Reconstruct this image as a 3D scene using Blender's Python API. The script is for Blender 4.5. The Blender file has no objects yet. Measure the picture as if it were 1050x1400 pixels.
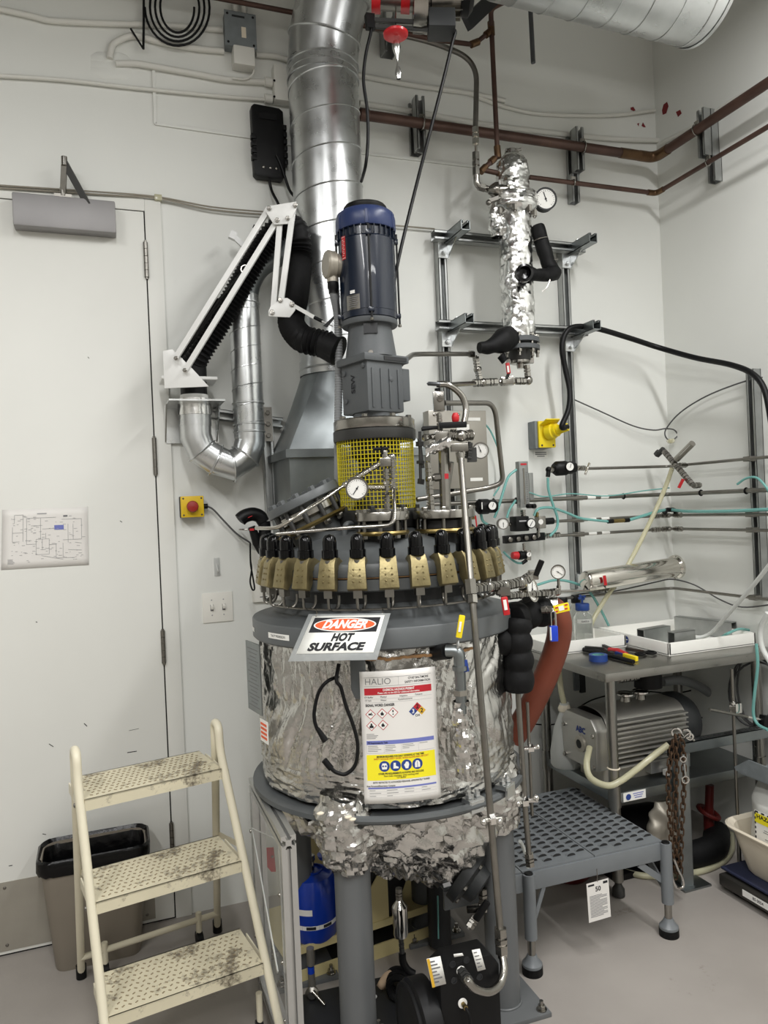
import bpy, bmesh, math, random
from mathutils import Vector, Matrix, noise

random.seed(7)
S = bpy.context.scene
COL = S.collection
PI = math.pi

# ------------------------------------------------------------------ camera
FPX = 1025.0
YAW, PITCH, ROLL = math.radians(20.1), math.radians(0.335), math.radians(2.45)
CAM = Vector((0.0, 0.0, 1.55))
UZ = Vector((0, 0, 1))
RT = Vector((math.cos(YAW), -math.sin(YAW), 0))
FW = Vector((math.sin(YAW), math.cos(YAW), 0))
_f = FW * math.cos(PITCH) - UZ * math.sin(PITCH)
_u0 = UZ * math.cos(PITCH) + FW * math.sin(PITCH)
_r = RT * math.cos(ROLL) - _u0 * math.sin(ROLL)
_u = _u0 * math.cos(ROLL) + RT * math.sin(ROLL)
cd = bpy.data.cameras.new('camera')
cam = bpy.data.objects.new('camera', cd)
COL.objects.link(cam)
cam.matrix_world = Matrix(((_r.x, _u.x, -_f.x, CAM.x), (_r.y, _u.y, -_f.y, CAM.y), (_r.z, _u.z, -_f.z, CAM.z), (0, 0, 0, 1)))
cd.sensor_fit = 'VERTICAL'
cd.sensor_height = 36.0
cd.lens = FPX / 1400 * 36.0
cd.clip_start = 0.05
S.camera = cam

# ------------------------------------------------------------------ world, lights, exposure
w = bpy.data.worlds.new('world')
S.world = w
w.use_nodes = True
w.node_tree.nodes['Background'].inputs[0].default_value = (0.8, 0.85, 0.9, 1)
w.node_tree.nodes['Background'].inputs[1].default_value = 0.05

def area(name, loc, sx, sy, power, col=(1.0, 0.995, 0.985), rot=(0, 0, 0)):
    l = bpy.data.lights.new(name, 'AREA')
    l.shape = 'RECTANGLE'
    l.size, l.size_y, l.energy, l.color = sx, sy, power, col
    o = bpy.data.objects.new(name, l)
    o.location, o.rotation_euler = loc, rot
    COL.objects.link(o)
    return o

area('ceiling_strip_light', (1.85, 0.60, 3.60), 0.16, 2.3, 70)
area('ceiling_strip_light', (0.0, -0.4, 3.60), 0.16, 2.3, 60)
area('ceiling_strip_light', (-1.4, -0.1, 3.60), 0.16, 2.3, 74)
area('ceiling_strip_light', (0.6, -1.9, 3.60), 2.3, 0.16, 44)
S.view_settings.view_transform = 'Standard'
S.view_settings.look = 'None'
S.view_settings.gamma = 1.0
S.view_settings.use_curve_mapping = False
S.view_settings.exposure = 0.0

# ------------------------------------------------------------------ geometry of the place
YW, XW = 3.02, 2.63                 # back wall plane, right wall plane
DA = 2.42                           # depth of the reactor axis
AX = CAM + FW * DA + RT * -0.02
AX.z = 0

def ray(px, py):
    return _f + _r * ((px - 525) / FPX) + _u * ((700 - py) / FPX)
def P(px, py, d):
    return CAM + ray(px, py) * d
def A(px, py, df=0.0):
    return P(px, py, DA + df)
def W(px, py, off=0.0):
    r = ray(px, py)
    return CAM + r * ((YW - off) / r.y)
def X(px, py, off=0.0):
    r = ray(px, py)
    return CAM + r * ((XW - off) / r.x)
def F(px, py, z=0.0):
    r = ray(px, py)
    return CAM + r * ((z - CAM.z) / r.z)
def V(r, f, z):
    p = AX + RT * r + FW * f
    return Vector((p.x, p.y, z))
def VC(r, deg, z):                  # around the reactor axis, 0 deg faces the camera, + to the right
    t = math.radians(deg)
    return V(r * math.sin(t), -r * math.cos(t), z)
def proj(p):
    q = Vector(p) - CAM
    d = q.dot(_f)
    return (525 + FPX * q.dot(_r) / d, 700 - FPX * q.dot(_u) / d, d)

# ------------------------------------------------------------------ materials
def lin(c):
    c = c / 255.0
    return c / 12.92 if c <= 0.04045 else ((c + 0.055) / 1.055) ** 2.4
def rgb(r, g, b):
    return (lin(r), lin(g), lin(b), 1.0)
M = {}
def mat(name, c, rough=0.5, metal=0.0, var=0.0, vscale=8.0, dirt=None, dirtamt=0.0, dscale=3.0, bump=0.0, bscale=60.0, btype='noise', trans=0.0, ior=1.45, alpha=1.0, rvar=0.0, aniso=None, coat=0.0, spec=None):
    m = bpy.data.materials.new(name)
    m.use_nodes = True
    nt = m.node_tree
    b = nt.nodes['Principled BSDF']
    b.inputs['Base Color'].default_value = c
    b.inputs['Roughness'].default_value = rough
    b.inputs['Metallic'].default_value = metal
    b.inputs['Transmission Weight'].default_value = trans
    b.inputs['IOR'].default_value = ior
    b.inputs['Alpha'].default_value = alpha
    b.inputs['Coat Weight'].default_value = coat
    if spec is not None:
        b.inputs['Specular IOR Level'].default_value = spec
    N = nt.nodes.new
    L = nt.links.new
    tc = N('ShaderNodeTexCoord')
    src = tc.outputs['Object']
    if aniso:
        mp = N('ShaderNodeMapping')
        mp.inputs['Scale'].default_value = aniso
        L(src, mp.inputs['Vector'])
        src = mp.outputs[0]
    cur = None
    if var > 0 or dirt:
        nz = N('ShaderNodeTexNoise')
        nz.inputs['Scale'].default_value = vscale
        nz.inputs['Detail'].default_value = 5
        L(src, nz.inputs['Vector'])
        mx = N('ShaderNodeMix')
        mx.data_type = 'RGBA'
        mx.inputs[6].default_value = tuple(max(0, x * (1 - var)) for x in c[:3]) + (1,)
        mx.inputs[7].default_value = tuple(min(1, x * (1 + var)) for x in c[:3]) + (1,)
        rm = N('ShaderNodeMapRange')
        rm.inputs[1].default_value, rm.inputs[2].default_value = 0.3, 0.7
        L(nz.outputs['Fac'], rm.inputs[0])
        L(rm.outputs[0], mx.inputs[0])
        cur = mx.outputs[2]
        if rvar > 0:
            r2 = N('ShaderNodeMapRange')
            r2.inputs[1].default_value, r2.inputs[2].default_value = 0.3, 0.7
            r2.inputs[3].default_value, r2.inputs[4].default_value = max(0, rough - rvar), min(1, rough + rvar)
            L(nz.outputs['Fac'], r2.inputs[0])
            L(r2.outputs[0], b.inputs['Roughness'])
        if dirt:
            n2 = N('ShaderNodeTexNoise')
            n2.inputs['Scale'].default_value = dscale
            n2.inputs['Detail'].default_value = 9
            n2.inputs['Roughness'].default_value = 0.75
            L(src, n2.inputs['Vector'])
            r3 = N('ShaderNodeMapRange')
            r3.inputs[1].default_value, r3.inputs[2].default_value = 0.72 - dirtamt * 0.3, 0.82 - dirtamt * 0.3
            L(n2.outputs['Fac'], r3.inputs[0])
            m2 = N('ShaderNodeMix')
            m2.data_type = 'RGBA'
            L(r3.outputs[0], m2.inputs[0])
            L(cur, m2.inputs[6])
            m2.inputs[7].default_value = dirt
            cur = m2.outputs[2]
        L(cur, b.inputs['Base Color'])
    if bump > 0:
        bp = N('ShaderNodeBump')
        bp.inputs['Strength'].default_value = bump
        bp.inputs['Distance'].default_value = 0.01
        if btype == 'foil':
            v = N('ShaderNodeTexVoronoi')
            v.feature = 'F1'
            v.inputs['Scale'].default_value = bscale
            nn = N('ShaderNodeTexNoise')
            nn.inputs['Scale'].default_value = bscale * 0.5
            nn.inputs['Detail'].default_value = 3
            L(src, nn.inputs['Vector'])
            ad = N('ShaderNodeMix')
            ad.data_type = 'VECTOR'
            ad.inputs[0].default_value = 0.25
            L(src, ad.inputs[4])
            L(nn.outputs['Color'], ad.inputs[5])
            L(ad.outputs[1], v.inputs['Vector'])
            L(v.outputs['Distance'], bp.inputs['Height'])
        else:
            nb = N('ShaderNodeTexNoise')
            nb.inputs['Scale'].default_value = bscale
            nb.inputs['Detail'].default_value = 4
            L(src, nb.inputs['Vector'])
            L(nb.outputs['Fac'], bp.inputs['Height'])
        L(bp.outputs[0], b.inputs['Normal'])
    M[name] = m
    return m

mat('wall', rgb(224, 225, 220), 0.55, var=0.025, vscale=1.7, bump=0.04, bscale=30)
mat('door', rgb(226, 226, 220), 0.45, var=0.02, vscale=2.0, dirt=rgb(190, 187, 178), dirtamt=0.1, dscale=2.2)
mat('frame_paint', rgb(223, 223, 217), 0.42, var=0.02)
mat('ceiling', rgb(140, 140, 137), 0.8)
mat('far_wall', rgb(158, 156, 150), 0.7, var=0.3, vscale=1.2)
mat('floor', rgb(156, 150, 144), 0.45, var=0.10, vscale=2.2, dirt=rgb(104, 96, 84), dirtamt=0.28, dscale=3.1, bump=0.05, bscale=50, rvar=0.1)
mat('conduit_paint', rgb(218, 217, 210), 0.45)
mat('seam', rgb(40, 40, 40), 0.7)
mat('galv', rgb(208, 210, 210), 0.30, 0.95, var=0.08, vscale=14, rvar=0.05)
mat('galv_dull', rgb(140, 145, 146), 0.38, 1.0, var=0.12, vscale=10)
mat('strut', rgb(172, 174, 173), 0.36, 0.9, var=0.1, vscale=20)
mat('steel', rgb(158, 155, 149), 0.22, 1.0, var=0.08, vscale=20)
mat('steel_dull', rgb(136, 133, 127), 0.36, 1.0, var=0.08, vscale=30)
mat('steel_bright', rgb(214, 210, 202), 0.12, 1.0, bump=0.02, bscale=14)
mat('chrome', rgb(220, 218, 214), 0.1, 1.0)
mat('foil', rgb(206, 204, 200), 0.23, 1.0, bump=0.10, bscale=60, aniso=(1, 1, 0.6), btype='foil')
mat('foil_fine', rgb(228, 228, 226), 0.22, 1.0, bump=0.12, bscale=45)
mat('meter', rgb(168, 170, 167), 0.2, trans=0.55)
mat('vessel_grey', rgb(87, 90, 91), 0.42, var=0.06, vscale=9, dirt=rgb(150, 150, 148), dirtamt=0.06, dscale=6)
mat('vessel_dark', rgb(36, 37, 39), 0.45)
mat('leg_grey', rgb(98, 100, 101), 0.4, var=0.04, vscale=6)
mat('gear_grey', rgb(82, 85, 87), 0.5, var=0.05, vscale=12, bump=0.06, bscale=120)
mat('navy', rgb(17, 26, 42), 0.25, coat=0.3)
mat('blue_cover', rgb(42, 54, 92), 0.35)
mat('black', rgb(13, 13, 14), 0.45, spec=0.3)
mat('black_gloss', rgb(6, 6, 7), 0.16, spec=0.35)
mat('rubber', rgb(15, 15, 16), 0.6, spec=0.25, bump=0.1, bscale=60)
mat('insulation', rgb(15, 15, 16), 0.6, spec=0.25, bump=0.2, bscale=40)
mat('gold', rgb(146, 134, 98), 0.40, 0.8, var=0.22, vscale=24, rvar=0.08, bump=0.1, bscale=160)
mat('brass', rgb(150, 132, 86), 0.34, 1.0, var=0.2, vscale=25)
mat('dark_metal', rgb(74, 74, 73), 0.45, 0.7)
mat('yellow', rgb(222, 186, 28), 0.42)
mat('yellow_mesh', rgb(204, 188, 30), 0.5)
mat('yellow_bright', rgb(240, 214, 30), 0.4)
mat('red', rgb(190, 34, 40), 0.4)
mat('red_hoist', rgb(206, 40, 46), 0.3, coat=0.3)
mat('estop_red', rgb(150, 38, 30), 0.45)
mat('copper', rgb(84, 62, 54), 0.45, 0.35, var=0.3, vscale=7, dirt=rgb(120, 92, 52), dirtamt=0.3, dscale=9)
mat('copper_joint', rgb(106, 82, 60), 0.4, 0.8, var=0.25, vscale=20)
mat('white_paint', rgb(228, 228, 225), 0.35)
mat('white_plastic', rgb(232, 230, 222), 0.4)
mat('tray_white', rgb(240, 239, 233), 0.35)
mat('paper', rgb(226, 223, 218), 0.6, var=0.01)
mat('ink', rgb(34, 34, 38), 0.7)
mat('ink_grey', rgb(120, 120, 122), 0.8)
mat('ink_light', rgb(164, 164, 165), 0.8)
mat('print_red', rgb(186, 36, 48), 0.6)
mat('print_blue', rgb(112, 120, 186), 0.6)
mat('print_navy', rgb(36, 62, 132), 0.6)
mat('print_yellow', rgb(240, 226, 38), 0.6)
mat('print_white', rgb(236, 235, 230), 0.6)
mat('print_gold', rgb(222, 176, 52), 0.6)
mat('orange', rgb(232, 96, 54), 0.5)
mat('sign_white', rgb(238, 238, 232), 0.3)
mat('laminate', rgb(200, 204, 204), 0.15, alpha=0.45)
mat('teal', rgb(140, 204, 198), 0.25, trans=0.45)
mat('clear_hose', rgb(226, 222, 190), 0.2, trans=0.45)
mat('milky', rgb(228, 230, 226), 0.3, trans=0.35)
mat('clear', rgb(240, 242, 240), 0.06, trans=0.95, ior=1.3)
mat('acrylic', rgb(225, 228, 228), 0.05, alpha=0.10)
mat('grey_hose', rgb(132, 134, 135), 0.5)
mat('dark_grey_cable', rgb(84, 84, 84), 0.5)
mat('orange_hose', rgb(112, 54, 36), 0.5, var=0.1, vscale=8)
mat('cream', rgb(220, 213, 190), 0.42, var=0.04, vscale=7, dirt=rgb(128, 114, 92), dirtamt=0.22, dscale=14)
mat('tread', rgb(206, 198, 172), 0.5, var=0.08, vscale=6, dirt=rgb(104, 95, 80), dirtamt=0.62, dscale=11)
mat('tread_pip', rgb(140, 127, 102), 0.6)
mat('bin_taupe', rgb(128, 120, 108), 0.4, var=0.03)
mat('bin_bag', rgb(6, 6, 7), 0.25, spec=0.3, bump=0.5, bscale=18)
mat('alu', rgb(196, 196, 194), 0.34, 0.85, var=0.04)
mat('alu_dull', rgb(168, 163, 152), 0.42, 0.45, var=0.06)
mat('tank_blue', rgb(18, 58, 168), 0.28, coat=0.2)
mat('lock_blue', rgb(34, 66, 190), 0.35)
mat('steel_table', rgb(150, 148, 143), 0.32, 1.0, var=0.08, vscale=14, rvar=0.06)
mat('platform_grey', rgb(112, 116, 119), 0.32, var=0.05, vscale=10)
mat('pump_silver', rgb(176, 174, 168), 0.38, 0.75, var=0.06)
mat('pump_dark', rgb(44, 46, 47), 0.45)
mat('rusty', rgb(86, 66, 50), 0.55, 0.6, var=0.35, vscale=30)
mat('tub_cream', rgb(226, 216, 196), 0.4)
mat('scale_dark', rgb(68, 66, 62), 0.4, 0.5)
mat('scale_blue', rgb(46, 50, 72), 0.5)
mat('bag_white', rgb(214, 214, 208), 0.5, bump=0.25, bscale=9)
mat('bag_gloss', rgb(216, 216, 212), 0.35, bump=0.25, bscale=9)
mat('tape_blue', rgb(34, 64, 130), 0.5)
mat('panel_grey', rgb(158, 154, 146), 0.35, 0.8, var=0.05)
mat('beige_box', rgb(158, 152, 140), 0.4, 0.4)
mat('box_grey', rgb(118, 124, 126), 0.5, var=0.1, vscale=30)
mat('closer_silver', rgb(146, 144, 144), 0.5, 0.5, var=0.08, vscale=6)
mat('chip_red', rgb(120, 32, 36), 0.7)
mat('cart_cream', rgb(206, 192, 142), 0.5)
mat('rag_tan', rgb(196, 170, 142), 0.6)
mat('dark_red', rgb(92, 24, 20), 0.5)
mat('burnt', rgb(124, 92, 58), 0.7, var=0.3, vscale=30)
mat('rod_grey', rgb(98, 100, 102), 0.45, 0.5)
# ------------------------------------------------------------------ mesh helpers
def v3(p):
    return p if isinstance(p, Vector) else Vector(p)
def basis(axis, ref=None):
    a = v3(axis).normalized()
    if ref is None:
        ref = UZ if abs(a.z) < 0.9 else Vector((1, 0, 0))
    x = v3(ref) - a * v3(ref).dot(a)
    x.normalize()
    return x, a.cross(x), a
def fillet(pts, r, seg=6):
    pts = [v3(p) for p in pts]
    out = [pts[0]]
    for i in range(1, len(pts) - 1):
        p, a, b = pts[i], pts[i - 1], pts[i + 1]
        da, db = (a - p), (b - p)
        k = min(r, da.length * 0.49, db.length * 0.49)
        s, e = p + da.normalized() * k, p + db.normalized() * k
        for j in range(seg + 1):
            t = j / seg
            out.append(s * (1 - t) ** 2 + p * 2 * t * (1 - t) + e * t * t)
    out.append(pts[-1])
    return out
def spline(pts, n=8):
    pts = [v3(p) for p in pts]
    q = [pts[0] * 2 - pts[1]] + pts + [pts[-1] * 2 - pts[-2]]
    out = []
    for i in range(1, len(q) - 2):
        for j in range(n):
            t = j / n
            a, b, c, d = q[i - 1], q[i], q[i + 1], q[i + 2]
            out.append(0.5 * (b * 2 + (c - a) * t + (a * 2 - b * 5 + c * 4 - d) * t * t + (b * 3 - a - c * 3 + d) * t ** 3))
    out.append(pts[-1])
    return out

class MB:
    def __init__(s):
        s.v, s.f = [], []
    def add(s, vs, fs):
        o = len(s.v)
        s.v += [v3(p) for p in vs]
        s.f += [tuple(i + o for i in f) for f in fs]
        return s
    def obox(s, c, x, y, z):                       # centre and three half axes
        c, x, y, z = v3(c), v3(x), v3(y), v3(z)
        vs = [c + x * i + y * j + z * k for k in (-1, 1) for j in (-1, 1) for i in (-1, 1)]
        fs = [(0, 2, 3, 1), (4, 5, 7, 6), (0, 1, 5, 4), (2, 6, 7, 3), (0, 4, 6, 2), (1, 3, 7, 5)]
        if x.cross(y).dot(z) < 0:
            fs = [f[::-1] for f in fs]
        return s.add(vs, fs)
    def box(s, c, sx, sy, sz, rz=0.0):             # full sizes, turned about z
        ca, sa = math.cos(rz), math.sin(rz)
        return s.obox(c, (ca * sx / 2, sa * sx / 2, 0), (-sa * sy / 2, ca * sy / 2, 0), (0, 0, sz / 2))
    def bar(s, p0, p1, wd, th, up=None):           # rectangular bar between two points
        p0, p1 = v3(p0), v3(p1)
        x, y, a = basis(p1 - p0, up)
        return s.obox((p0 + p1) / 2, a * ((p1 - p0).length / 2), x * wd / 2, y * th / 2)
    def lathe(s, prof, o, axis=(0, 0, 1), n=24, cap=True, ref=None, arc=None):
        o = v3(o)
        x, y, a = basis(axis, ref)
        base = len(s.v)
        for r, t in prof:
            for i in range(n):
                th = 2 * PI * i / n
                s.v.append(o + a * t + (x * math.cos(th) + y * math.sin(th)) * r)
        for k in range(len(prof) - 1):
            for i in range(n):
                j = (i + 1) % n
                b = base + k * n
                s.f.append((b + i, b + j, b + n + j, b + n + i))
        if cap:
            if prof[0][0] > 1e-5:
                s.f.append(tuple(base + i for i in range(n))[::-1])
            if prof[-1][0] > 1e-5:
                s.f.append(tuple(base + (len(prof) - 1) * n + i for i in range(n)))
        return s
    def cyl(s, p0, p1, r, r1=None, n=16, ref=None):
        p0, p1 = v3(p0), v3(p1)
        return s.lathe([(r, 0), (r if r1 is None else r1, (p1 - p0).length)], p0, p1 - p0, n, ref=ref)
    def hexn(s, p0, p1, r):
        return s.cyl(p0, p1, r, n=6)
    def tube(s, pts, r, n=10, closed=False, cap=True):
        pts = [v3(p) for p in pts]
        m = len(pts)
        base = len(s.v)
        x = None
        for i, p in enumerate(pts):
            if closed:
                t = pts[(i + 1) % m] - pts[i - 1]
            else:
                t = pts[min(i + 1, m - 1)] - pts[max(i - 1, 0)]
            if t.length < 1e-9:
                t = UZ
            t = t.normalized()
            if x is None:
                x, y, _ = basis(t)
            else:
                x = x - t * x.dot(t)
                if x.length < 1e-6:
                    x, y, _ = basis(t)
                x.normalize()
            y = t.cross(x)
            rr = r[i] if isinstance(r, (list, tuple)) else r
            for k in range(n):
                th = 2 * PI * k / n
                s.v.append(p + (x * math.cos(th) + y * math.sin(th)) * rr)
        for i in range(m if closed else m - 1):
            b, b2 = base + i * n, base + ((i + 1) % m) * n
            for k in range(n):
                j = (k + 1) % n
                s.f.append((b + k, b + j, b2 + j, b2 + k))
        if cap and not closed:
            s.f.append(tuple(base + k for k in range(n))[::-1])
            s.f.append(tuple(base + (m - 1) * n + k for k in range(n)))
        return s
    def torus(s, c, axis, R, r, n=24, m=8):
        x, y, a = basis(axis)
        c = v3(c)
        return s.tube([c + (x * math.cos(2 * PI * i / n) + y * math.sin(2 * PI * i / n)) * R for i in range(n)], r, m, True)
    def prism(s, poly, o, x, y, th):                # polygon in x,y extruded by th along x cross y
        o, x, y = v3(o), v3(x), v3(y)
        nn = x.cross(y).normalized() * th
        k = len(poly)
        vs = [o + x * a + y * b for a, b in poly] + [o + x * a + y * b + nn for a, b in poly]
        fs = [tuple(range(k))[::-1], tuple(range(k, 2 * k))] + [(i, (i + 1) % k, k + (i + 1) % k, k + i) for i in range(k)]
        return s.add(vs, fs)
    def ball(s, c, r, n=14, m=8, sc=(1, 1, 1)):
        c = v3(c)
        vs = [c + Vector((0, 0, r * sc[2]))]
        for j in range(1, m):
            ph = PI * j / m
            for i in range(n):
                th = 2 * PI * i / n
                vs.append(c + Vector((r * sc[0] * math.sin(ph) * math.cos(th), r * sc[1] * math.sin(ph) * math.sin(th), r * sc[2] * math.cos(ph))))
        vs.append(c - Vector((0, 0, r * sc[2])))
        fs = [(0, 1 + i, 1 + (i + 1) % n) for i in range(n)]
        for j in range(m - 2):
            for i in range(n):
                a, b = 1 + j * n + i, 1 + j * n + (i + 1) % n
                fs.append((a, a + n, b + n, b))
        l = len(vs) - 1
        fs += [(l, 1 + (m - 2) * n + (i + 1) % n, 1 + (m - 2) * n + i) for i in range(n)]
        return s.add(vs, fs)
    def grid(s, fn, nu, nv, wrap=False):
        b = len(s.v)
        cu = nu if wrap else nu + 1
        for j in range(nv + 1):
            for i in range(cu):
                s.v.append(v3(fn(i / nu, j / nv)))
        for j in range(nv):
            for i in range(nu):
                i2 = (i + 1) % cu
                s.f.append((b + j * cu + i, b + j * cu + i2, b + (j + 1) * cu + i2, b + (j + 1) * cu + i))
        return s
    def quad(s, a, b, c, d):
        return s.add([a, b, c, d], [(0, 1, 2, 3)])
    def build(s, name, m, parent=None, bevel=0.0, sharp=38, origin=None, warp=None, solid=0.0):
        vs = [warp(p) for p in s.v] if warp else s.v
        if origin is None:
            lo = [min(p[i] for p in vs) for i in range(3)]
            hi = [max(p[i] for p in vs) for i in range(3)]
            origin = Vector(((lo[0] + hi[0]) / 2, (lo[1] + hi[1]) / 2, lo[2]))
        origin = v3(origin)
        me = bpy.data.meshes.new(name)
        me.from_pydata([p - origin for p in vs], [], s.f)
        if bevel > 0:
            bm = bmesh.new()
            bm.from_mesh(me)
            es = [e for e in bm.edges if len(e.link_faces) == 2 and e.calc_face_angle(0) > 0.6]
            bmesh.ops.bevel(bm, geom=es, offset=bevel, segments=2, affect='EDGES', profile=0.6)
            bm.to_mesh(me)
            bm.free()
        me.materials.append(M[m])
        me.polygons.foreach_set('use_smooth', [True] * len(me.polygons))
        me.set_sharp_from_angle(angle=math.radians(sharp))
        me.update()
        o = bpy.data.objects.new(name, me)
        COL.objects.link(o)
        if solid:
            md = o.modifiers.new('thickness', 'SOLIDIFY')
            md.thickness = solid
            md.offset = 0
        WL[o] = origin
        me.name = name
        if parent is not None:
            o.parent = parent
            o.location = origin - WL[parent]
        else:
            o.location = origin
        return o
WL = {}
def tag(o, label, cat, group=None):
    o['label'], o['category'] = label, cat
    if group:
        o['group'] = group
    return o
def T(name, label, cat, group=None):
    o = bpy.data.objects.new(name, None)
    o.empty_display_size = 0.05
    COL.objects.link(o)
    WL[o] = Vector((0, 0, 0))
    return tag(o, label, cat, group)
def struct(o):
    o['kind'] = 'structure'
    return o
def B():
    return MB()
def text(s, o, x, y, size, m, parent, name='lettering', align='CENTER', bold=0.0, shear=0.0, warp=None, th=0.0004, wfit=None):
    """flat lettering standing on x (reading direction) and y (up) at o"""
    cu = bpy.data.curves.new('t', 'FONT')
    cu.body, cu.size, cu.align_x, cu.align_y = s, size, align, 'CENTER'
    cu.offset, cu.shear = bold * size, shear
    cu.resolution_u = 3
    ob = bpy.data.objects.new('t', cu)
    me = bpy.data.meshes.new_from_object(ob)
    o, x, y = v3(o), v3(x).normalized(), v3(y).normalized()
    n = x.cross(y)
    k = 1.0
    if wfit and len(me.vertices):
        xs = [v.co.x for v in me.vertices]
        k = wfit / max(1e-6, max(xs) - min(xs))
    b = MB()
    b.v = [o + x * v.co.x * k + y * v.co.y + n * th for v in me.vertices]
    b.f = [tuple(p.vertices) for p in me.polygons]
    bpy.data.objects.remove(ob)
    bpy.data.meshes.remove(me)
    bpy.data.curves.remove(cu)
    if not b.f:
        return None
    return b.build(name, m, parent, warp=warp)

_bolts = {}
def bolts(parent, items, r=0.008, h=0.006, m='steel', name='bolt', stud=0.0, kind='hex'):
    """separate bolt heads sharing one mesh; items = [(point, axis)]"""
    key = (r, h, m, stud, kind)
    if key not in _bolts:
        b = MB()
        if kind == 'hex':
            b.lathe([(r, 0), (r, h * 0.85), (r * 0.85, h)], (0, 0, 0), UZ, 6)
        elif kind == 'dome':
            b.lathe([(r, 0), (r * 0.9, h * 0.5), (r * 0.5, h * 0.9), (0.0001, h)], (0, 0, 0), UZ, 10)
        elif kind == 'washer':
            b.lathe([(r * 1.35, 0), (r * 1.35, h * 0.2)], (0, 0, 0), UZ, 14)
            b.lathe([(r, h * 0.2), (r, h * 0.85), (r * 0.85, h)], (0, 0, 0), UZ, 6)
        if stud:
            b.cyl((0, 0, 0), (0, 0, h + stud), r * 0.52, n=8)
        o = b.build('bolt_pattern', m, None, origin=(0, 0, 0))
        _bolts[key] = o.data
        COL.objects.unlink(o)
        bpy.data.objects.remove(o)
    out = []
    for p, a in items:
        o = bpy.data.objects.new(name, _bolts[key])
        COL.objects.link(o)
        o.parent = parent
        o.location = v3(p) - WL[parent]
        o.rotation_mode = 'QUATERNION'
        o.rotation_quaternion = v3(a).to_track_quat('Z', 'Y')
        out.append(o)
    return out
def circle_pts(c, axis, R, n, a0=0.0, ref=None):
    x, y, a = basis(axis, ref)
    c = v3(c)
    return [c + (x * math.cos(a0 + 2 * PI * i / n) + y * math.sin(a0 + 2 * PI * i / n)) * R for i in range(n)]
def stuff(o):
    o['kind'] = 'stuff'
    return o

# ------------------------------------------------------------------ small recurring pieces
def hexbolt(b, p, ax, r=0.008, h=0.006):
    p, ax = v3(p), v3(ax).normalized()
    b.hexn(p, p + ax * h, r)
    b.cyl(p + ax * h, p + ax * (h + r * 0.5), r * 0.55, n=8)
def fitting(b, p0, p1, r=0.011):
    """a tube fitting: nut, shoulder, nut between two points"""
    p0, p1 = v3(p0), v3(p1)
    d = p1 - p0
    b.cyl(p0, p1, r * 0.62, n=10)
    b.hexn(p0 + d * 0.02, p0 + d * 0.34, r)
    b.hexn(p0 + d * 0.42, p0 + d * 0.58, r * 1.05)
    b.hexn(p0 + d * 0.66, p0 + d * 0.98, r)
def run(b, pts, r=0.011, step=0.05, rod=0.45):
    """a chain of fittings along a polyline"""
    pts = [v3(p) for p in pts]
    for a, c in zip(pts[:-1], pts[1:]):
        L = (c - a).length
        k = max(1, round(L / step))
        for i in range(k):
            q0, q1 = a.lerp(c, i / k), a.lerp(c, (i + 1) / k)
            fitting(b, q0, q0.lerp(q1, 0.9), r)
            b.cyl(q0, q1, r * rod, n=8)
    for p in pts[1:-1]:
        b.ball(p, r * 1.15, 10, 6)
def gauge(name, label, c, nrm, r, stem=None, case='steel', needle=40.0, dial='print_white', group=None, back=0.03, up=UZ, ink='ink'):
    """a dial gauge facing nrm"""
    c, nrm = v3(c), v3(nrm).normalized()
    x, y, _ = basis(nrm, up)            # x = up on the dial, y = left
    t = T(name, label, 'gauge', group)
    B().lathe([(r * 0.75, -back), (r * 0.98, -back * 0.85), (r, -0.004), (r * 1.04, 0), (r * 1.04, 0.004), (r * 0.9, 0.004), (r * 0.88, 0.0)], c, nrm, 28).build('case', case, t)
    d = B().lathe([(0.0001, 0.0012), (r * 0.88, 0.0012)], c, nrm, 28, cap=False).build('dial', dial, t)
    b = B()
    for i in range(21):
        a = math.radians(-135 + 270 * i / 20)
        u = x * math.cos(a) - y * math.sin(a)
        l = 0.16 if i % 5 == 0 else 0.09
        b.bar(c + u * r * (0.8 - l) + nrm * 0.0016, c + u * r * 0.8 + nrm * 0.0016, r * 0.03, 0.0004, up=nrm.cross(u))
    b.build('dial_markings', ink, d)
    a = math.radians(needle)
    u = x * math.cos(a) - y * math.sin(a)
    b = B().bar(c - u * r * 0.25 + nrm * 0.0026, c + u * r * 0.65 + nrm * 0.0026, r * 0.07, 0.0006, up=nrm.cross(u))
    b.cyl(c + nrm * 0.0015, c + nrm * 0.0035, r * 0.09, n=10)
    b.build('needle', 'ink', t)
    if stem is not None:
        b = B()
        st = v3(stem)
        b.cyl(c - nrm * back * 0.5, st, r * 0.22, n=10)
        m_ = (c - nrm * back * 0.5).lerp(st, 0.75)
        b.hexn(m_, st, r * 0.36)
        b.build('stem', 'steel', t)
    return t
def finalize():
    """put every Empty at the base of its thing"""
    for o in list(COL.objects):
        if o.type == 'EMPTY' and o.parent is None:
            pts = []
            def walk(q, base):
                for ch in q.children:
                    mw = base @ ch.matrix_basis
                    if ch.type == 'MESH':
                        pts.extend(mw @ Vector(c) for c in ch.bound_box)
                    walk(ch, mw)
            walk(o, Matrix.Identity(4))
            if not pts:
                continue
            lo = Vector([min(p[i] for p in pts) for i in range(3)])
            hi = Vector([max(p[i] for p in pts) for i in range(3)])
            d = Vector(((lo.x + hi.x) / 2, (lo.y + hi.y) / 2, lo.z))
            o.location = d
            for ch in o.children:
                ch.location = ch.location - d
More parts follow.
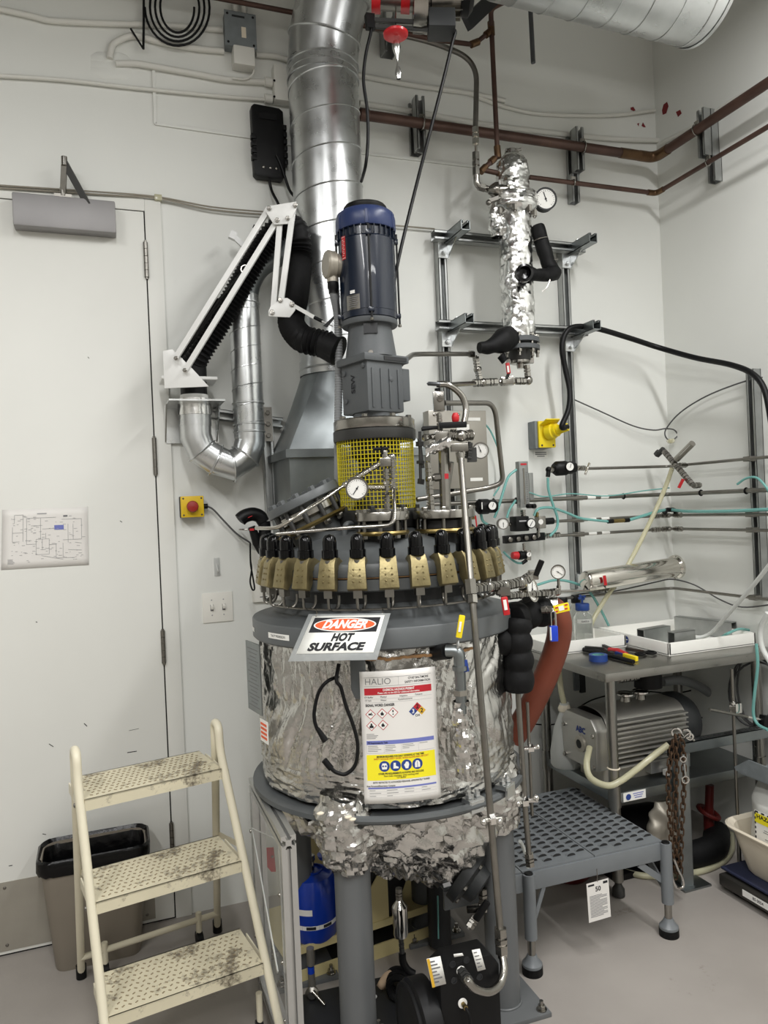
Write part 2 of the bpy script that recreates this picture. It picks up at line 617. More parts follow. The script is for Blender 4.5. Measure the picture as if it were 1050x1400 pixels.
# ================================================================== the room
ZC, XL, YF = 4.5, -2.7, -2.7
struct(B().box(((XL + XW) / 2, (YF + YW) / 2, -0.05), XW - XL + 0.2, YW - YF + 0.2, 0.1).build('floor', 'floor'))
struct(B().box(((XL + XW) / 2, (YF + YW) / 2, ZC + 0.05), XW - XL + 0.2, YW - YF + 0.2, 0.1).build('ceiling', 'ceiling'))
wall_back = struct(B().box(((XL + XW) / 2, YW + 0.05, ZC / 2), XW - XL + 0.2, 0.1, ZC).build('wall_back', 'wall'))
wall_right = struct(B().box((XW + 0.05, (YF + YW) / 2, ZC / 2), 0.1, YW - YF, ZC).build('wall_right', 'wall'))
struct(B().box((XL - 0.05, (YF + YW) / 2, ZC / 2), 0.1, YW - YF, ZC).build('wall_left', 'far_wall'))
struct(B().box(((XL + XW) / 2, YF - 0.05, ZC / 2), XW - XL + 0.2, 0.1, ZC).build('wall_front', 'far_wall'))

hx = W(214, 700).x                                   # hinge edge of the door
dz = W(150, 287.5).z                                 # top of the door
door = struct(B().box((hx - 0.55, YW - 0.007, dz / 2 + 0.004), 1.1, 0.014, dz - 0.008).build('door_1', 'door', bevel=0.001))
b = B()
b.box((hx + 0.002, YW - 0.002, dz / 2), 0.006, 0.004, dz)
b.box((hx - 0.55, YW - 0.002, dz + 0.002), 1.11, 0.004, 0.006)
b.box((hx - 0.55, YW - 0.004, 0.003), 1.1, 0.006, 0.006)
b.build('door_gap', 'seam', door)
b = B()
b.box((hx + 0.035, YW - 0.006, (dz + 0.05) / 2), 0.060, 0.012, dz + 0.05)
b.box((hx - 0.56, YW - 0.006, dz + 0.03), 1.13, 0.012, 0.05)
struct(b.build('trim_1', 'frame_paint', bevel=0.002))
for y0, y1, x in ((333, 381, 196), (599, 649, 210.5), (861, 906, 222.5), (1123, 1170, 233.5)):
    c = W(x, (y0 + y1) / 2)
    h = W(x, y0).z - W(x, y1).z
    g = B()
    for k in range(5):
        z0 = c.z - h / 2 + h * k / 5
        g.cyl((hx + 0.002, YW - 0.018, z0 + 0.001), (hx + 0.002, YW - 0.018, z0 + h / 5 - 0.001), 0.0085, n=12)
    g.cyl((hx + 0.002, YW - 0.018, c.z - h / 2 - 0.006), (hx + 0.002, YW - 0.018, c.z + h / 2 + 0.006), 0.005, n=10)
    g.box((hx + 0.002, YW - 0.013, c.z), 0.016, 0.004, h)
    g.build('hinge', 'steel_dull', door)
kz = W(100, 1186).z
kp = B().box((hx - 0.60, YW - 0.0155, 0.02 + (kz - 0.02) / 2), 1.06, 0.003, kz - 0.02).build('kick_plate', 'alu_dull', door)
bolts(kp, [((hx - 0.10 - i * 0.24, YW - 0.017, zz), (0, -1, 0)) for i in range(4) for zz in (0.04, kz - 0.02)], 0.006, 0.003, 'steel_dull', 'screw', 0, 'dome')
for (x0, y0, x1, y1, wd) in ((174, 1029, 187, 1027, 0.005), (115, 989, 119, 993, 0.005), (67, 1017, 73, 1021, 0.004), (58, 1140, 63, 1141, 0.004), (12, 1184, 17, 1183, 0.004), (164, 712, 167, 714, 0.004), (49, 850, 51, 851, 0.005), (176, 999, 190, 996, 0.0018), (120, 488, 122, 490, 0.004)):
    p, q = W(x0, y0, 0.0146), W(x1, y1, 0.0146)
    B().bar(p, q, wd * 0.55, 0.0006, up=(0, 0, 1)).build('scuff_mark', 'ink', door)
# raised seams of the wall panels
b = B()
b.bar(W(209.5, 88, 0.004), W(212.5, 170, 0.004), 0.012, 0.008, up=(1, 0, 0))
b.bar(W(212, 169, 0.004), W(345, 188, 0.004), 0.012, 0.008)
b.bar(W(386, 196, 0.004), W(650, 228, 0.004), 0.012, 0.008)
struct(b.build('trim_2', 'wall', bevel=0.002))
# old red paint flecks in the corner
for pts, side in (([(862, 147), (866, 146), (869, 151), (866, 152), (862, 150)], 'b'), ([(871, 169), (874, 168), (873, 173)], 'b'), ([(877, 172), (879, 167), (883, 174), (880, 174)], 'b'),
                  ([(905, 151), (907, 143), (912, 139), (914, 145), (911, 155), (906, 157)], 'r'), ([(924, 153), (930, 150), (932, 155), (927, 160)], 'r')):
    q = [(W if side == 'b' else X)(x, y, 0.0008) for x, y in pts]
    bb = B()
    bb.add(q, [tuple(range(len(q)))])
    bb.build('paint_fleck', 'chip_red', wall_back if side == 'b' else wall_right)
# ================================================================== reactor vessel
def zfront(py, r=0.0):               # height of a point on the near side of a cylinder of radius r about the axis
    return P(517, py, DA - r).z
oax = Vector((AX.x, AX.y, 0))
RV = T('reactor_vessel', 'large foil-wrapped grey jacketed reactor vessel standing on grey pipe legs', 'reactor')
# foil jacket ----------------------------------------------------
def crumple(p, n, amp, s, stretch=1.0):
    q = Vector((p.x * s, p.y * s, p.z * s * stretch))
    j = noise.noise(Vector((p.x * 190, p.y * 190, p.z * 120))) * 0.10
    a = j + abs(noise.noise(q)) + 0.5 * abs(noise.noise(q * 2.3 + Vector((3, 7, 1)))) + 0.3 * abs(noise.noise(q * 5.1))
    return p + n * (amp * (a - 0.45))
prof = [(0.395, 1.16), (0.398, 1.10), (0.402, 1.0), (0.408, 0.90), (0.410, 0.82), (0.408, 0.765), (0.404, 0.735)]
def prof_r(z):
    for (r0, z0), (r1, z1) in zip(prof[:-1], prof[1:]):
        if z1 <= z <= z0:
            return r0 + (r1 - r0) * (z0 - z) / (z0 - z1)
    return prof[0][0] if z > prof[0][1] else prof[-1][0]
def jacket(u, v):
    th = 2 * PI * u
    z = 1.165 - v * (1.165 - 0.735)
    r = prof_r(z) - 0.008
    n = Vector((math.cos(th), math.sin(th), 0))
    p = Vector((AX.x, AX.y, z)) + n * r
    k = 1.0
    f = min(1.0, max(0.0, (z - 0.79) / 0.08))
    a = 26 * noise.noise(Vector((math.cos(th) * 1.5, math.sin(th) * 1.5, z * 3)))
    q = Vector((th * 9 + a * 0.12, z * 5, 0))
    w1 = abs(noise.noise(q)) + 0.40 * abs(noise.noise(q * 2.4 + Vector((3, 1, 7)))) + 0.19 * abs(noise.noise(Vector((th * 44, z * 24, 4)))) + 0.03 * noise.noise(Vector((th * 60, z * 90, 9)))
    w0 = abs(noise.noise(Vector((th * 5, z * 60, 2)))) + 0.5 * abs(noise.noise(Vector((th * 16, z * 130, 6))))
    return p + n * (0.026 * (w1 - 0.4) * f + 0.010 * (w0 - 0.35) * (1 - f))
B().grid(jacket, 420, 110, True).build('foil_jacket', 'foil', RV, sharp=50)
# foil under the support ring, sagging to a lump
def sag(u, v):
    th = 2 * PI * u
    d = Vector((math.cos(th), math.sin(th), 0))
    r = 0.402 * (1 - v ** 1.7) + 0.0
    fr = max(0.0, d.dot(-FW))
    rt = d.dot(RT)
    z = 0.705 - (0.235 + 0.07 * max(0, rt + fr)) * math.sin(v * PI / 2) ** 1.1
    p = Vector((AX.x, AX.y, z)) + d * r + RT * (0.05 * v)
    p.z -= 0.05 * noise.noise(Vector((th * 1.5, v * 3, 0))) * v
    return crumple(p, Vector((d.x, d.y, -0.6)), 0.040, 13, 1.0)
B().grid(sag, 200, 60, True).build('foil_underside', 'foil', RV, sharp=40)
# support ring and its legs
zs = 0.717
def ringpart(name, z0, z1, r0, r1, m, n=96, bev=0.0):
    o = AX.copy()
    return B().lathe([(r0, z0), (r1, z0), (r1, z1), (r0, z1), (r0, z0)], o, UZ, n, cap=False).build(name, m, RV, bevel=bev)
ringpart('support_ring', 0.706, 0.720, 0.36, 0.432, 'vessel_grey')
LEGS = [(-0.112, -0.326), (0.326, -0.112), (0.112, 0.326), (-0.326, 0.112)]
for i, (r, f) in enumerate(LEGS):
    p = V(r, f, 0)
    lg = B().cyl((p.x, p.y, 0.012), (p.x, p.y, 0.71), 0.051, n=32).build('leg', 'leg_grey', RV)
    bp = B().box((p.x, p.y, 0.007), 0.21, 0.21, 0.014, rz=-YAW + 0.33)
    bp.build('base_plate', 'leg_grey', lg, bevel=0.002)
    a0 = -YAW + 0.33
    bolts(lg, [(Vector((p.x, p.y, 0.014)) + Vector((math.cos(a0), math.sin(a0), 0)) * 0.083 * sx + Vector((-math.sin(a0), math.cos(a0), 0)) * 0.083 * sy, UZ) for sx in (-1, 1) for sy in (-1, 1)], 0.012, 0.015, 'steel', 'anchor_bolt', 0.013, 'washer')
    if i == 0:
        P0 = p
    if i in (0, 1):
        def sleeve(u, v, p=p):
            th = 2 * PI * u
            d = Vector((math.cos(th), math.sin(th), 0))
            q = Vector((p.x, p.y, 0.775 - v * 0.22 + 0.02 * noise.noise(Vector((th, v * 4, 3))))) + d * (0.062 + 0.024 * math.sin(v * PI)) + (p - oax).normalized() * (0.045 * (1 - v) ** 0.7 if p is P0 else 0.0)
            return crumple(q, d, 0.022, 24, 1.0)
        B().grid(sleeve, 64, 30, True).build('foil_sleeve', 'foil', lg, sharp=26)
    wld = B().torus((p.x, p.y, 0.016), UZ, 0.052, 0.004, 32, 6).build('weld_bead', 'leg_grey', lg)
# hoop band with clamps (right front) on the foil
hb = B()
hb.tube([VC(0.437, a, 0.722) for a in range(-12, 46, 3)], 0.011, 8)
hb.build('edge_hose', 'vessel_grey', RV)
for a in (33, 52):
    q = VC(0.425, a, 0.735)
    b = B()
    dr = (VC(1, a, 0) - VC(0, a, 0)).normalized()
    tg = UZ.cross(dr)
    b.obox(q, tg * 0.026, dr * 0.018, UZ * 0.006)
    b.obox(q + dr * 0.016 - UZ * 0.014, tg * 0.022, dr * 0.004, UZ * 0.016)
    for s in (-1, 1):
        b.cyl(q + tg * 0.014 * s, q + tg * 0.014 * s + UZ * 0.026, 0.006, n=10)
        b.hexn(q + tg * 0.014 * s + UZ * 0.008, q + tg * 0.014 * s + UZ * 0.017, 0.010)
    b.build('ring_clamp', 'galv', RV)
b = B()
for px, py in ((438, 1112), (482, 1120), (476, 1117)):
    b.ball(A(px, py, -0.45), 0.008, 8, 5, (1.3, 1, 0.5))
b.build('torn_insulation', 'tub_cream', RV)
# heavy ring below the clamps
ring = B().lathe([(0.30, 1.166), (0.408, 1.166), (0.413, 1.171), (0.413, 1.222), (0.410, 1.226), (0.36, 1.233), (0.336, 1.246), (0.318, 1.262), (0.305, 1.28)], AX, UZ, 120, cap=False).build('body_flange', 'vessel_grey', RV)
B().lathe([(0.305, 1.262), (0.303, 1.345)], AX, UZ, 96, cap=False).build('vessel_neck', 'vessel_dark', RV)
B().lathe([(0.30, 1.318), (0.345, 1.318), (0.350, 1.322), (0.350, 1.352), (0.30, 1.354)], AX, UZ, 120, cap=False).build('lower_lip', 'vessel_grey', RV)
B().lathe([(0.30, 1.354), (0.349, 1.3555), (0.349, 1.3575), (0.30, 1.359)], AX, UZ, 120, cap=False).build('gasket', 'burnt', RV)
B().lathe([(0.30, 1.359), (0.350, 1.359), (0.352, 1.363), (0.352, 1.388), (0.347, 1.396), (0.330, 1.402), (0.305, 1.412), (0.28, 1.43), (0.24, 1.452), (0.19, 1.472), (0.12, 1.487), (0.0001, 1.492)], AX, UZ, 120, cap=False).build('dome_head', 'vessel_grey', RV)
# swing clamps around the lip -------------------------------------
R0 = 0.352
def clamp_mesh():
    """one clamp at angle 0 (towards the camera); origin on the axis"""
    rad, tg = -FW, RT
    o = Vector((AX.x, AX.y, 0))
    def q(r, t, z):
        return o + rad * r + tg * t + UZ * z
    body = B()
    # jaw: outer plate leaning outwards towards the foot, side cheeks reaching in over the lip
    sec = [(R0 - 0.03, 1.405), (R0 + 0.0, 1.418), (R0 + 0.022, 1.418), (R0 + 0.034, 1.400), (R0 + 0.046, 1.333), (R0 + 0.030, 1.325), (R0 + 0.010, 1.345), (R0 + 0.004, 1.380), (R0 - 0.03, 1.388)]
    wds = [0.020, 0.022, 0.0225, 0.0235, 0.0275, 0.0275, 0.022, 0.019, 0.019]
    k = len(sec)
    vs = [q(r, -w_, z) for (r, z), w_ in zip(sec, wds)] + [q(r, w_, z) for (r, z), w_ in zip(sec, wds)]
    body.add(vs, [tuple(range(k)), tuple(range(k, 2 * k))[::-1]] + [(i, k + i, k + (i + 1) % k, (i + 1) % k) for i in range(k)])
    for dx in (-0.009, 0.009):
        for z in (1.385, 1.369, 1.352):
            rr = R0 + 0.034 + (1.400 - z) * 0.18
            body.ball(q(rr, dx, z), 0.003, 8, 5)
    cap = B().lathe([(0.023, 0), (0.023, 0.022), (0.0198, 0.0235), (0.0196, 0.045), (0.0175, 0.056), (0.011, 0.064), (0.0001, 0.067)], q(R0 + 0.010, 0, 1.416), UZ, 20)
    hook = B()
    hook.obox(q(R0 + 0.024, 0, 1.319), tg * 0.0125, rad * 0.010, UZ * 0.013)
    hook.cyl(q(R0 + 0.024, 0, 1.31), q(R0 + 0.024, 0, 1.41), 0.009, n=12)
    hook.tube(fillet([q(R0 + 0.024, -0.004, 1.31), q(R0 + 0.024, -0.004, 1.274), q(R0 + 0.005, 0.006, 1.268), q(R0 - 0.012, 0.012, 1.285), q(R0 - 0.012, 0.012, 1.31)], 0.012), 0.0042, 8)
    return body, cap, hook
cb, cc, ch = clamp_mesh()
oax = Vector((AX.x, AX.y, 0))
proto = cb.build('clamp', 'gold', RV, origin=oax, bevel=0.002)
pc = cc.build('cap', 'black_gloss', proto, origin=oax)
ph = ch.build('hook_bolt', 'steel_dull', proto, origin=oax)
NCL = 28
for i in range(NCL):
    ang = math.radians(3.8 + i * 360 / NCL)
    if i == 0:
        c = proto
    else:
        c = proto.copy()
        COL.objects.link(c)
        c.parent = RV
        for s_ in (pc, ph):
            k = s_.copy()
            COL.objects.link(k)
            k.parent = c
    c.rotation_euler = (0, 0, ang)
b = B().tube([VC(0.366, a, 1.272) for a in range(0, 360, 5)], 0.0035, 6, True)
b.build('retaining_wire', 'steel_dull', RV)
# labels on the ring
def ring_label(deg, z, wd, ht, txt, name):
    dr = (VC(1, deg, 0) - VC(0, deg, 0)).normalized()
    tg = UZ.cross(dr)
    def wp(p):
        u, vv, h = p.x, p.y, p.z
        return VC(0.4138 + h, deg + math.degrees(u / 0.413), z + vv)
    g = B()
    g.grid(lambda u, v: Vector(((u - 0.5) * wd, (v - 0.5) * ht, 0)), 6, 1)
    o = g.build(name, 'print_white', RV, warp=wp)
    text(txt, (0, 0, 0.0004), (1, 0, 0), (0, 1, 0), ht * 0.62, 'ink', o, warp=wp, wfit=wd * 0.68)
ring_label(-46, 1.196, 0.100, 0.016, 'TALTY MORRISON', 'name_label')
ring_label(-74, 1.194, 0.05, 0.013, '', 'name_label')
# nameplate plates at left flank of jacket
b = B()
dr = (VC(1, -76, 0) - VC(0, -76, 0)).normalized(); tg = UZ.cross(dr)
b.obox(VC(0.424, -68, 1.055), (UZ.cross((VC(1, -60, 0) - oax).normalized())) * 0.058, UZ * 0.105, (VC(1, -60, 0) - oax).normalized() * 0.002)
npz = b.build('nameplate', 'galv_dull', RV)
b = B()
d6 = (VC(1, -60, 0) - oax).normalized(); t6 = UZ.cross(d6)
for k in range(16):
    b.obox(VC(0.424, -68, 1.140 - k * 0.0115) + d6 * 0.0024, t6 * (0.045 - 0.01 * (k % 3)), UZ * 0.0012, d6 * 0.0003)
b.build('engraving', 'ink_grey', npz)
b = B()
b.obox(VC(0.417, -60, 0.905), t6 * 0.030, UZ * 0.033, d6 * 0.001)
st = b.build('sticker', 'print_white', RV)
b = B()
for k in range(4):
    b.obox(VC(0.417, -60, 0.925 - k * 0.013) + d6 * 0.0014, t6 * 0.024, UZ * 0.0035, d6 * 0.0003)
b.build('sticker_print', 'orange', st)
# lifting lug / bracket and scorched seam under the ring
b = B()
for a in range(-14, 40, 2):
    z = 1.143 + 0.006 * noise.noise(Vector((a * 0.7, 0, 0)))
    q = VC(0.399, a, z)
    d = (q - Vector((AX.x, AX.y, z))).normalized()
    b.obox(q, UZ.cross(d) * 0.009, d * 0.004, UZ * (0.003 + 0.002 * abs(noise.noise(Vector((a * 1.3, 5, 0))))))
b.build('scorched_seam', 'burnt', RV)
d2 = (VC(1, -9.5, 0) - oax).normalized(); t2 = UZ.cross(d2)
B().prism([(-0.020, 0.06), (0.020, 0.06), (0.020, -0.03), (0.010, -0.055), (-0.010, -0.055), (-0.020, -0.03)], VC(0.405, -9.5, 1.095), t2, UZ, 0.014).build('lifting_lug', 'vessel_grey', RV, bevel=0.002)
# ================================================================== agitator drive on top of the vessel
DR = T('agitator_drive', 'navy vertical electric motor on grey gearbox and yellow mesh guard', 'motor')
o = AX
mr = B().lathe([(0.135, 1.488), (0.138, 1.492), (0.138, 1.540), (0.134, 1.545), (0.06, 1.545)], o, UZ, 64).build('mounting_ring', 'dark_metal', DR)
bolts(mr, [(p, UZ) for p in circle_pts((o.x, o.y, 1.545), UZ, 0.126, 8, 0.3)], 0.011, 0.012, 'dark_metal')
b = B().lathe([(0.075, 1.54), (0.07, 1.60), (0.055, 1.62), (0.055, 1.70), (0.08, 1.72), (0.08, 1.77)], o, UZ, 32)
b.build('shaft_housing', 'vessel_dark', DR)
z0, z1, rg = 1.547, 1.768, 0.1225
b = B()
for k in range(18):
    z = z0 + (z1 - z0) * k / 17
    b.torus((o.x, o.y, z), UZ, rg, 0.00125, 64, 4)
for k in range(66):
    a = 2 * PI * k / 66
    p = Vector((o.x + rg * math.cos(a), o.y + rg * math.sin(a), 0))
    b.tube([p + UZ * z0, p + UZ * z1], 0.00135, 4)
stuff(b.build('mesh_guard', 'yellow_mesh', DR))
B().lathe([(0.07, 1.764), (0.131, 1.764), (0.133, 1.768), (0.133, 1.796), (0.07, 1.798)], o, UZ, 64).build('dark_flange', 'dark_metal', DR)
sf = B().lathe([(0.07, 1.798), (0.128, 1.798), (0.131, 1.802), (0.131, 1.828), (0.127, 1.832), (0.05, 1.832)], o, UZ, 64).build('steel_flange', 'steel', DR)
bolts(sf, [(p, UZ) for p in circle_pts((o.x, o.y, 1.832), UZ, 0.114, 8, 0.2)], 0.010, 0.010, 'steel')
ph_ = math.radians(37)
e1 = RT * math.cos(ph_) + FW * math.sin(ph_)
e2 = -RT * math.sin(ph_) + FW * math.cos(ph_)
def G(a, b_, z):
    p = AX + e1 * a + e2 * b_
    return Vector((p.x, p.y, z))
B().lathe([(0.066, 1.83), (0.066, 1.86)], o, UZ, 32).build('output_hub', 'gear_grey', DR)
gb = B()
gb.prism([(-0.071, -0.071), (0.071, -0.071), (0.071, 0.071), (-0.071, 0.071)], G(0, 0, 1.852), e1, e2, 0.160)
gbo = gb.build('gearbox', 'gear_grey', DR, bevel=0.006)
b = B()
for a in (-0.052, -0.018, 0.016, 0.050):
    b.obox(G(a, -0.072, 1.925), e1 * 0.003, e2 * 0.003, UZ * 0.062)
stuff(b.build('casting_rib', 'gear_grey', gbo, bevel=0.001))
B().obox(G(0.09, 0.0, 1.945), e1 * 0.022, e2 * 0.055, UZ * 0.052).build('side_cover', 'gear_grey', DR, bevel=0.004)
pl = B().prism([(-0.084, -0.080), (0.092, -0.080), (0.092, 0.08), (-0.084, 0.08)], G(0, 0, 2.008), e1, e2, 0.024).build('adapter_plate', 'gear_grey', DR, bevel=0.005)
B().obox(G(0.035, -0.0815, 2.019), e1 * 0.045, e2 * 0.001, UZ * 0.006).build('slot', 'vessel_dark', pl)
bolts(gbo, [(G(0.02, -0.072, 1.955), -e2), (G(-0.072, 0.045, 1.895), -e1), (G(-0.072, 0.05, 1.985), -e1), (G(-0.072, -0.055, 1.995), -e1)], 0.0085, 0.005, 'gear_grey', 'plug')
# vertical maker's mark on the left face: reads upwards
tx_up = UZ
text('SEW', G(-0.0722, 0.004, 1.945), UZ, e2, 0.030, 'ink', gbo, bold=0.02)
bel = B().lathe([(0.084, 2.030), (0.082, 2.038), (0.076, 2.08), (0.070, 2.125), (0.070, 2.135)], o, UZ, 40).build('bell_adapter', 'gear_grey', DR)
b = B().obox(VC(0.0745, 2, 2.112), RT * 0.022, FW * 0.003, UZ * 0.016)
b.build('inspection_window', 'vessel_dark', bel)
bolts(bel, [(VC(0.083, 0, 2.034), -FW)], 0.009, 0.008, 'steel_dull')
mf = B().lathe([(0.07, 2.132), (0.088, 2.132), (0.090, 2.135), (0.090, 2.148), (0.086, 2.150)], o, UZ, 48).build('motor_flange', 'gear_grey', DR)
mot = B().lathe([(0.086, 2.150), (0.0895, 2.152), (0.0895, 2.172), (0.0905, 2.173), (0.0905, 2.40), (0.086, 2.405), (0.086, 2.44)], o, UZ, 64).build('motor_body', 'navy', DR)
for k in range(4):
    a = 45 + 90 * k
    b = B().cyl(VC(0.0975, a - 43 + 3, 2.138), VC(0.0975, a - 43 + 3, 2.43), 0.0035, n=8)
    tr = b.build('tie_rod', 'black', mot)
    B().obox(VC(0.095, a - 40, 2.166), UZ * 0.007, (VC(1, a - 40, 0) - oax).normalized() * 0.007, UZ.cross((VC(1, a - 40, 0) - oax).normalized()) * 0.009).build('lug', 'navy', tr, bevel=0.002)
    B().obox(VC(0.095, a - 40, 2.405), UZ * 0.008, (VC(1, a - 40, 0) - oax).normalized() * 0.007, UZ.cross((VC(1, a - 40, 0) - oax).normalized()) * 0.009).build('lug', 'navy', tr, bevel=0.002)
    bolts(tr, [(VC(0.0975, a - 40, 2.139), -UZ)], 0.006, 0.008, 'steel')
fc = B().lathe([(0.089, 2.433), (0.0945, 2.433), (0.0965, 2.437), (0.0965, 2.470), (0.092, 2.488), (0.082, 2.496), (0.06, 2.498)], o, UZ, 64).build('fan_cover', 'blue_cover', DR)
for k in range(28):
    a = k * 360 / 28 + 4
    d = (VC(1, a, 0) - oax).normalized()
    B().obox(VC(0.0905, a, 2.420), d * 0.004, UZ.cross(d) * 0.0016, UZ * 0.014).build('cooling_fin', 'navy', mot)
for a in (-62, 0, 62):
    d = (VC(1, a, 0) - oax).normalized()
    B().obox(VC(0.096, a + 3, 2.455), d * 0.003, UZ.cross(d) * 0.005, UZ * 0.022).build('cover_clip', 'blue_cover', fc, bevel=0.001)
B().lathe([(0.066, 2.494), (0.070, 2.508), (0.070, 2.513), (0.066, 2.518), (0.04, 2.522), (0.0001, 2.523)], o, UZ, 48).build('rain_cap', 'black', DR)
# terminal box on the left
cb0 = VC(0.085, -84, P(450, 366, DA).z)
d = (-RT * 0.93 - FW * 0.36).normalized()
jb = B().lathe([(0.036, 0.0), (0.036, 0.018), (0.043, 0.022), (0.043, 0.036), (0.045, 0.037), (0.045, 0.046), (0.040, 0.052), (0.0001, 0.054)], cb0, d, 36).build('terminal_box', 'beige_box', DR)
g0 = cb0 + d * 0.030
B().cyl(g0 - UZ * 0.035, g0 - UZ * 0.055, 0.018, n=16).build('conduit_hub', 'beige_box', jb)
B().lathe([(0.017, 0), (0.017, -0.02), (0.014, -0.024), (0.014, -0.036)], g0 - UZ * 0.055, UZ, 16).build('cable_gland', 'black', jb)
# labels
def cyl_label(parent, deg, z, wd, ht, r, m, name, lines=(), ink='ink', frame=None):
    wp = lambda p: VC(r + p.z, deg + math.degrees(p.x / r), z + p.y)
    g = B().grid(lambda u, v: Vector(((u - 0.5) * wd, (v - 0.5) * ht, 0.0)), 6, 1).build(name, m, parent, warp=wp)
    b = B()
    for (x, y, w_, h_) in lines:
        b.grid(lambda u, v: Vector((x + (u - 0.5) * w_, y + (v - 0.5) * h_, 0.0005)), 3, 1)
    if lines:
        stuff(b.build('print', ink, g, warp=wp))
    return g
cyl_label(mot, -52, 2.372, 0.020, 0.074, 0.0912, 'red', 'warning_label', [(0, 0.033, 0.017, 0.0015), (0, -0.033, 0.017, 0.0015)] + [(-0.002 + 0.004 * (k % 2), 0.024 - k * 0.006, 0.008, 0.0015) for k in range(9)], 'print_white')
cyl_label(mot, -33, 2.195, 0.050, 0.046, 0.0908, 'steel', 'rating_plate', [(0, 0.016 - 0.006 * k, 0.04 - 0.006 * (k % 3), 0.002) for k in range(6)], 'ink_grey')
cyl_label(mot, -33, 2.227, 0.018, 0.010, 0.0908, 'print_white', 'rating_label')
# grey ribbed conduit from the terminal box down past the guard
b = B()
pth = spline([g0 - UZ * 0.085, A(462, 440, 0.03), A(463, 520, 0.05), A(462, 600, 0.02), A(463, 690, 0.04), A(468, 735, 0.10)], 44)
b.tube(pth, [0.0135 if i % 2 else 0.0118 for i in range(len(pth))], 12)
tag(b.build('flexible_conduit', 'grey_hose'), 'grey ribbed flexible conduit hanging from motor terminal box beside yellow guard', 'conduit')

# ================================================================== manway and nozzles of the vessel
def tilted_nozzle():
    c = A(414, 683, -0.03)
    ax = (-RT * math.sin(math.radians(24)) + UZ * math.cos(math.radians(24)) - FW * 0.04).normalized()
    mw = B().lathe([(0.0001, 0.012), (0.121, 0.012), (0.123, 0.009), (0.123, -0.013), (0.12, -0.016), (0.0001, -0.016)], c, ax, 64).build('manway_cover', 'vessel_grey', RV)
    bolts(mw, [(p, ax) for p in circle_pts(c + ax * 0.012, ax, 0.102, 12, 0.1)], 0.0125, 0.013, 'vessel_grey')
    lo = c - ax * 0.082
    lr = B().lathe([(0.085, 0.007), (0.122, 0.007), (0.128, 0.0), (0.122, -0.007), (0.085, -0.007)], lo, ax, 64, cap=False).build('manway_ring', 'brass', RV)
    b_ = B().lathe([(0.093, 0.066), (0.088, 0.02), (0.088, -0.10)], lo, ax, 48)
    b_.build('manway_neck', 'vessel_grey', RV)
    B().lathe([(0.094, 0.055), (0.104, 0.052), (0.104, 0.028), (0.09, 0.02)], lo, ax, 48).build('manway_stub_end', 'steel', RV)
    for p in circle_pts(lo, ax, 0.104, 12, 0.1):
        st = B().cyl(p - ax * 0.01, p + ax * 0.075, 0.0085, n=12).build('stud', 'dark_metal', mw)
        bolts(st, [(p - ax * 0.007, -ax)], 0.0125, 0.016, 'steel')
    return c, ax
mwc, mwa = tilted_nozzle()
hd = B()
hd.tube(fillet([mwc + mwa * 0.012 + RT * 0.05, mwc + mwa * 0.05 + RT * 0.05, mwc + mwa * 0.05 - RT * 0.03, mwc + mwa * 0.012 - RT * 0.03], 0.02), 0.006, 8)
def flange_nozzle(c, r, nb_, name):
    """loose flange, gold backing ring, bolts and stub on the head; c = centre of the top face"""
    fl_ = B().lathe([(0.03, 0), (r, 0), (r + 0.001, -0.002), (r + 0.001, -0.024), (r * 0.95, -0.026), (0.03, -0.026)], c, UZ, 56).build('nozzle_flange', 'steel', RV)
    lo = c - UZ * 0.062
    B().lathe([(r * 0.6, 0.006), (r * 0.97, 0.006), (r * 1.0, 0), (r * 0.97, -0.006), (r * 0.6, -0.006)], lo, UZ, 56, cap=False).build('backing_ring', 'brass', RV)
    B().lathe([(r * 0.68, 0.036), (r * 0.74, 0.030), (r * 0.74, 0.008), (r * 0.6, 0.0), (r * 0.56, -0.08)], lo, UZ, 40).build('nozzle_stub', 'vessel_dark', RV)
    for p in circle_pts(c, UZ, r * 0.84, nb_, 0.35):
        st = B().cyl(p - UZ * 0.075, p + UZ * 0.004, 0.006, n=10).build('stud', 'steel_dull', fl_)
        bolts(st, [(p, UZ), (p - UZ * 0.068, -UZ)], 0.010, 0.010, 'steel')
    return fl_
N1 = A(522, 700, -0.20)
N2 = A(606, 697, -0.10)
flange_nozzle(N1, 0.080, 8, 'a')
flange_nozzle(N2, 0.096, 8, 'b')
B().tube(fillet([A(472, 765, -0.15), A(471, 716, -0.15), A(484, 716, -0.10), A(486, 765, -0.08)], 0.03), 0.0095, 12).build('lifting_loop', 'vessel_grey', RV)

# ---------------- needle valve tree with gauge on the front nozzle
q = lambda x, y, d=-0.20: A(x, y, d)
t = T('needle_valve_tree', 'stainless needle valve tree with black bar handle before the yellow guard', 'valve')
b = B(); run(b, [q(530, 702), q(528, 640)], 0.0105, 0.034); b.build('riser', 'steel', t)
b = B(); b.obox(q(527, 632), RT * 0.017, FW * 0.013, UZ * 0.013); b.cyl(q(527, 632), q(526, 616), 0.0085, n=12); b.build('valve_body', 'steel', t, bevel=0.003)
b = B(); b.cyl(q(510, 614), q(531, 613), 0.0045, n=10); b.cyl(q(524, 621), q(523, 611), 0.007, n=10); b.build('bar_handle', 'black', t)
b = B(); run(b, [q(529, 629), q(536, 625), q(538, 670)], 0.0105, 0.032); b.build('drop_leg', 'steel', t)
b = B(); run(b, [q(519, 634), q(468, 665)], 0.0088, 0.034); b.build('side_branch', 'steel_bright', t)
tb = B().tube(fillet([q(538, 666), q(539, 688, -0.27), q(541, 718, -0.30), q(470, 722, -0.31), q(378, 730, -0.30)], 0.045), 0.0058, 10)
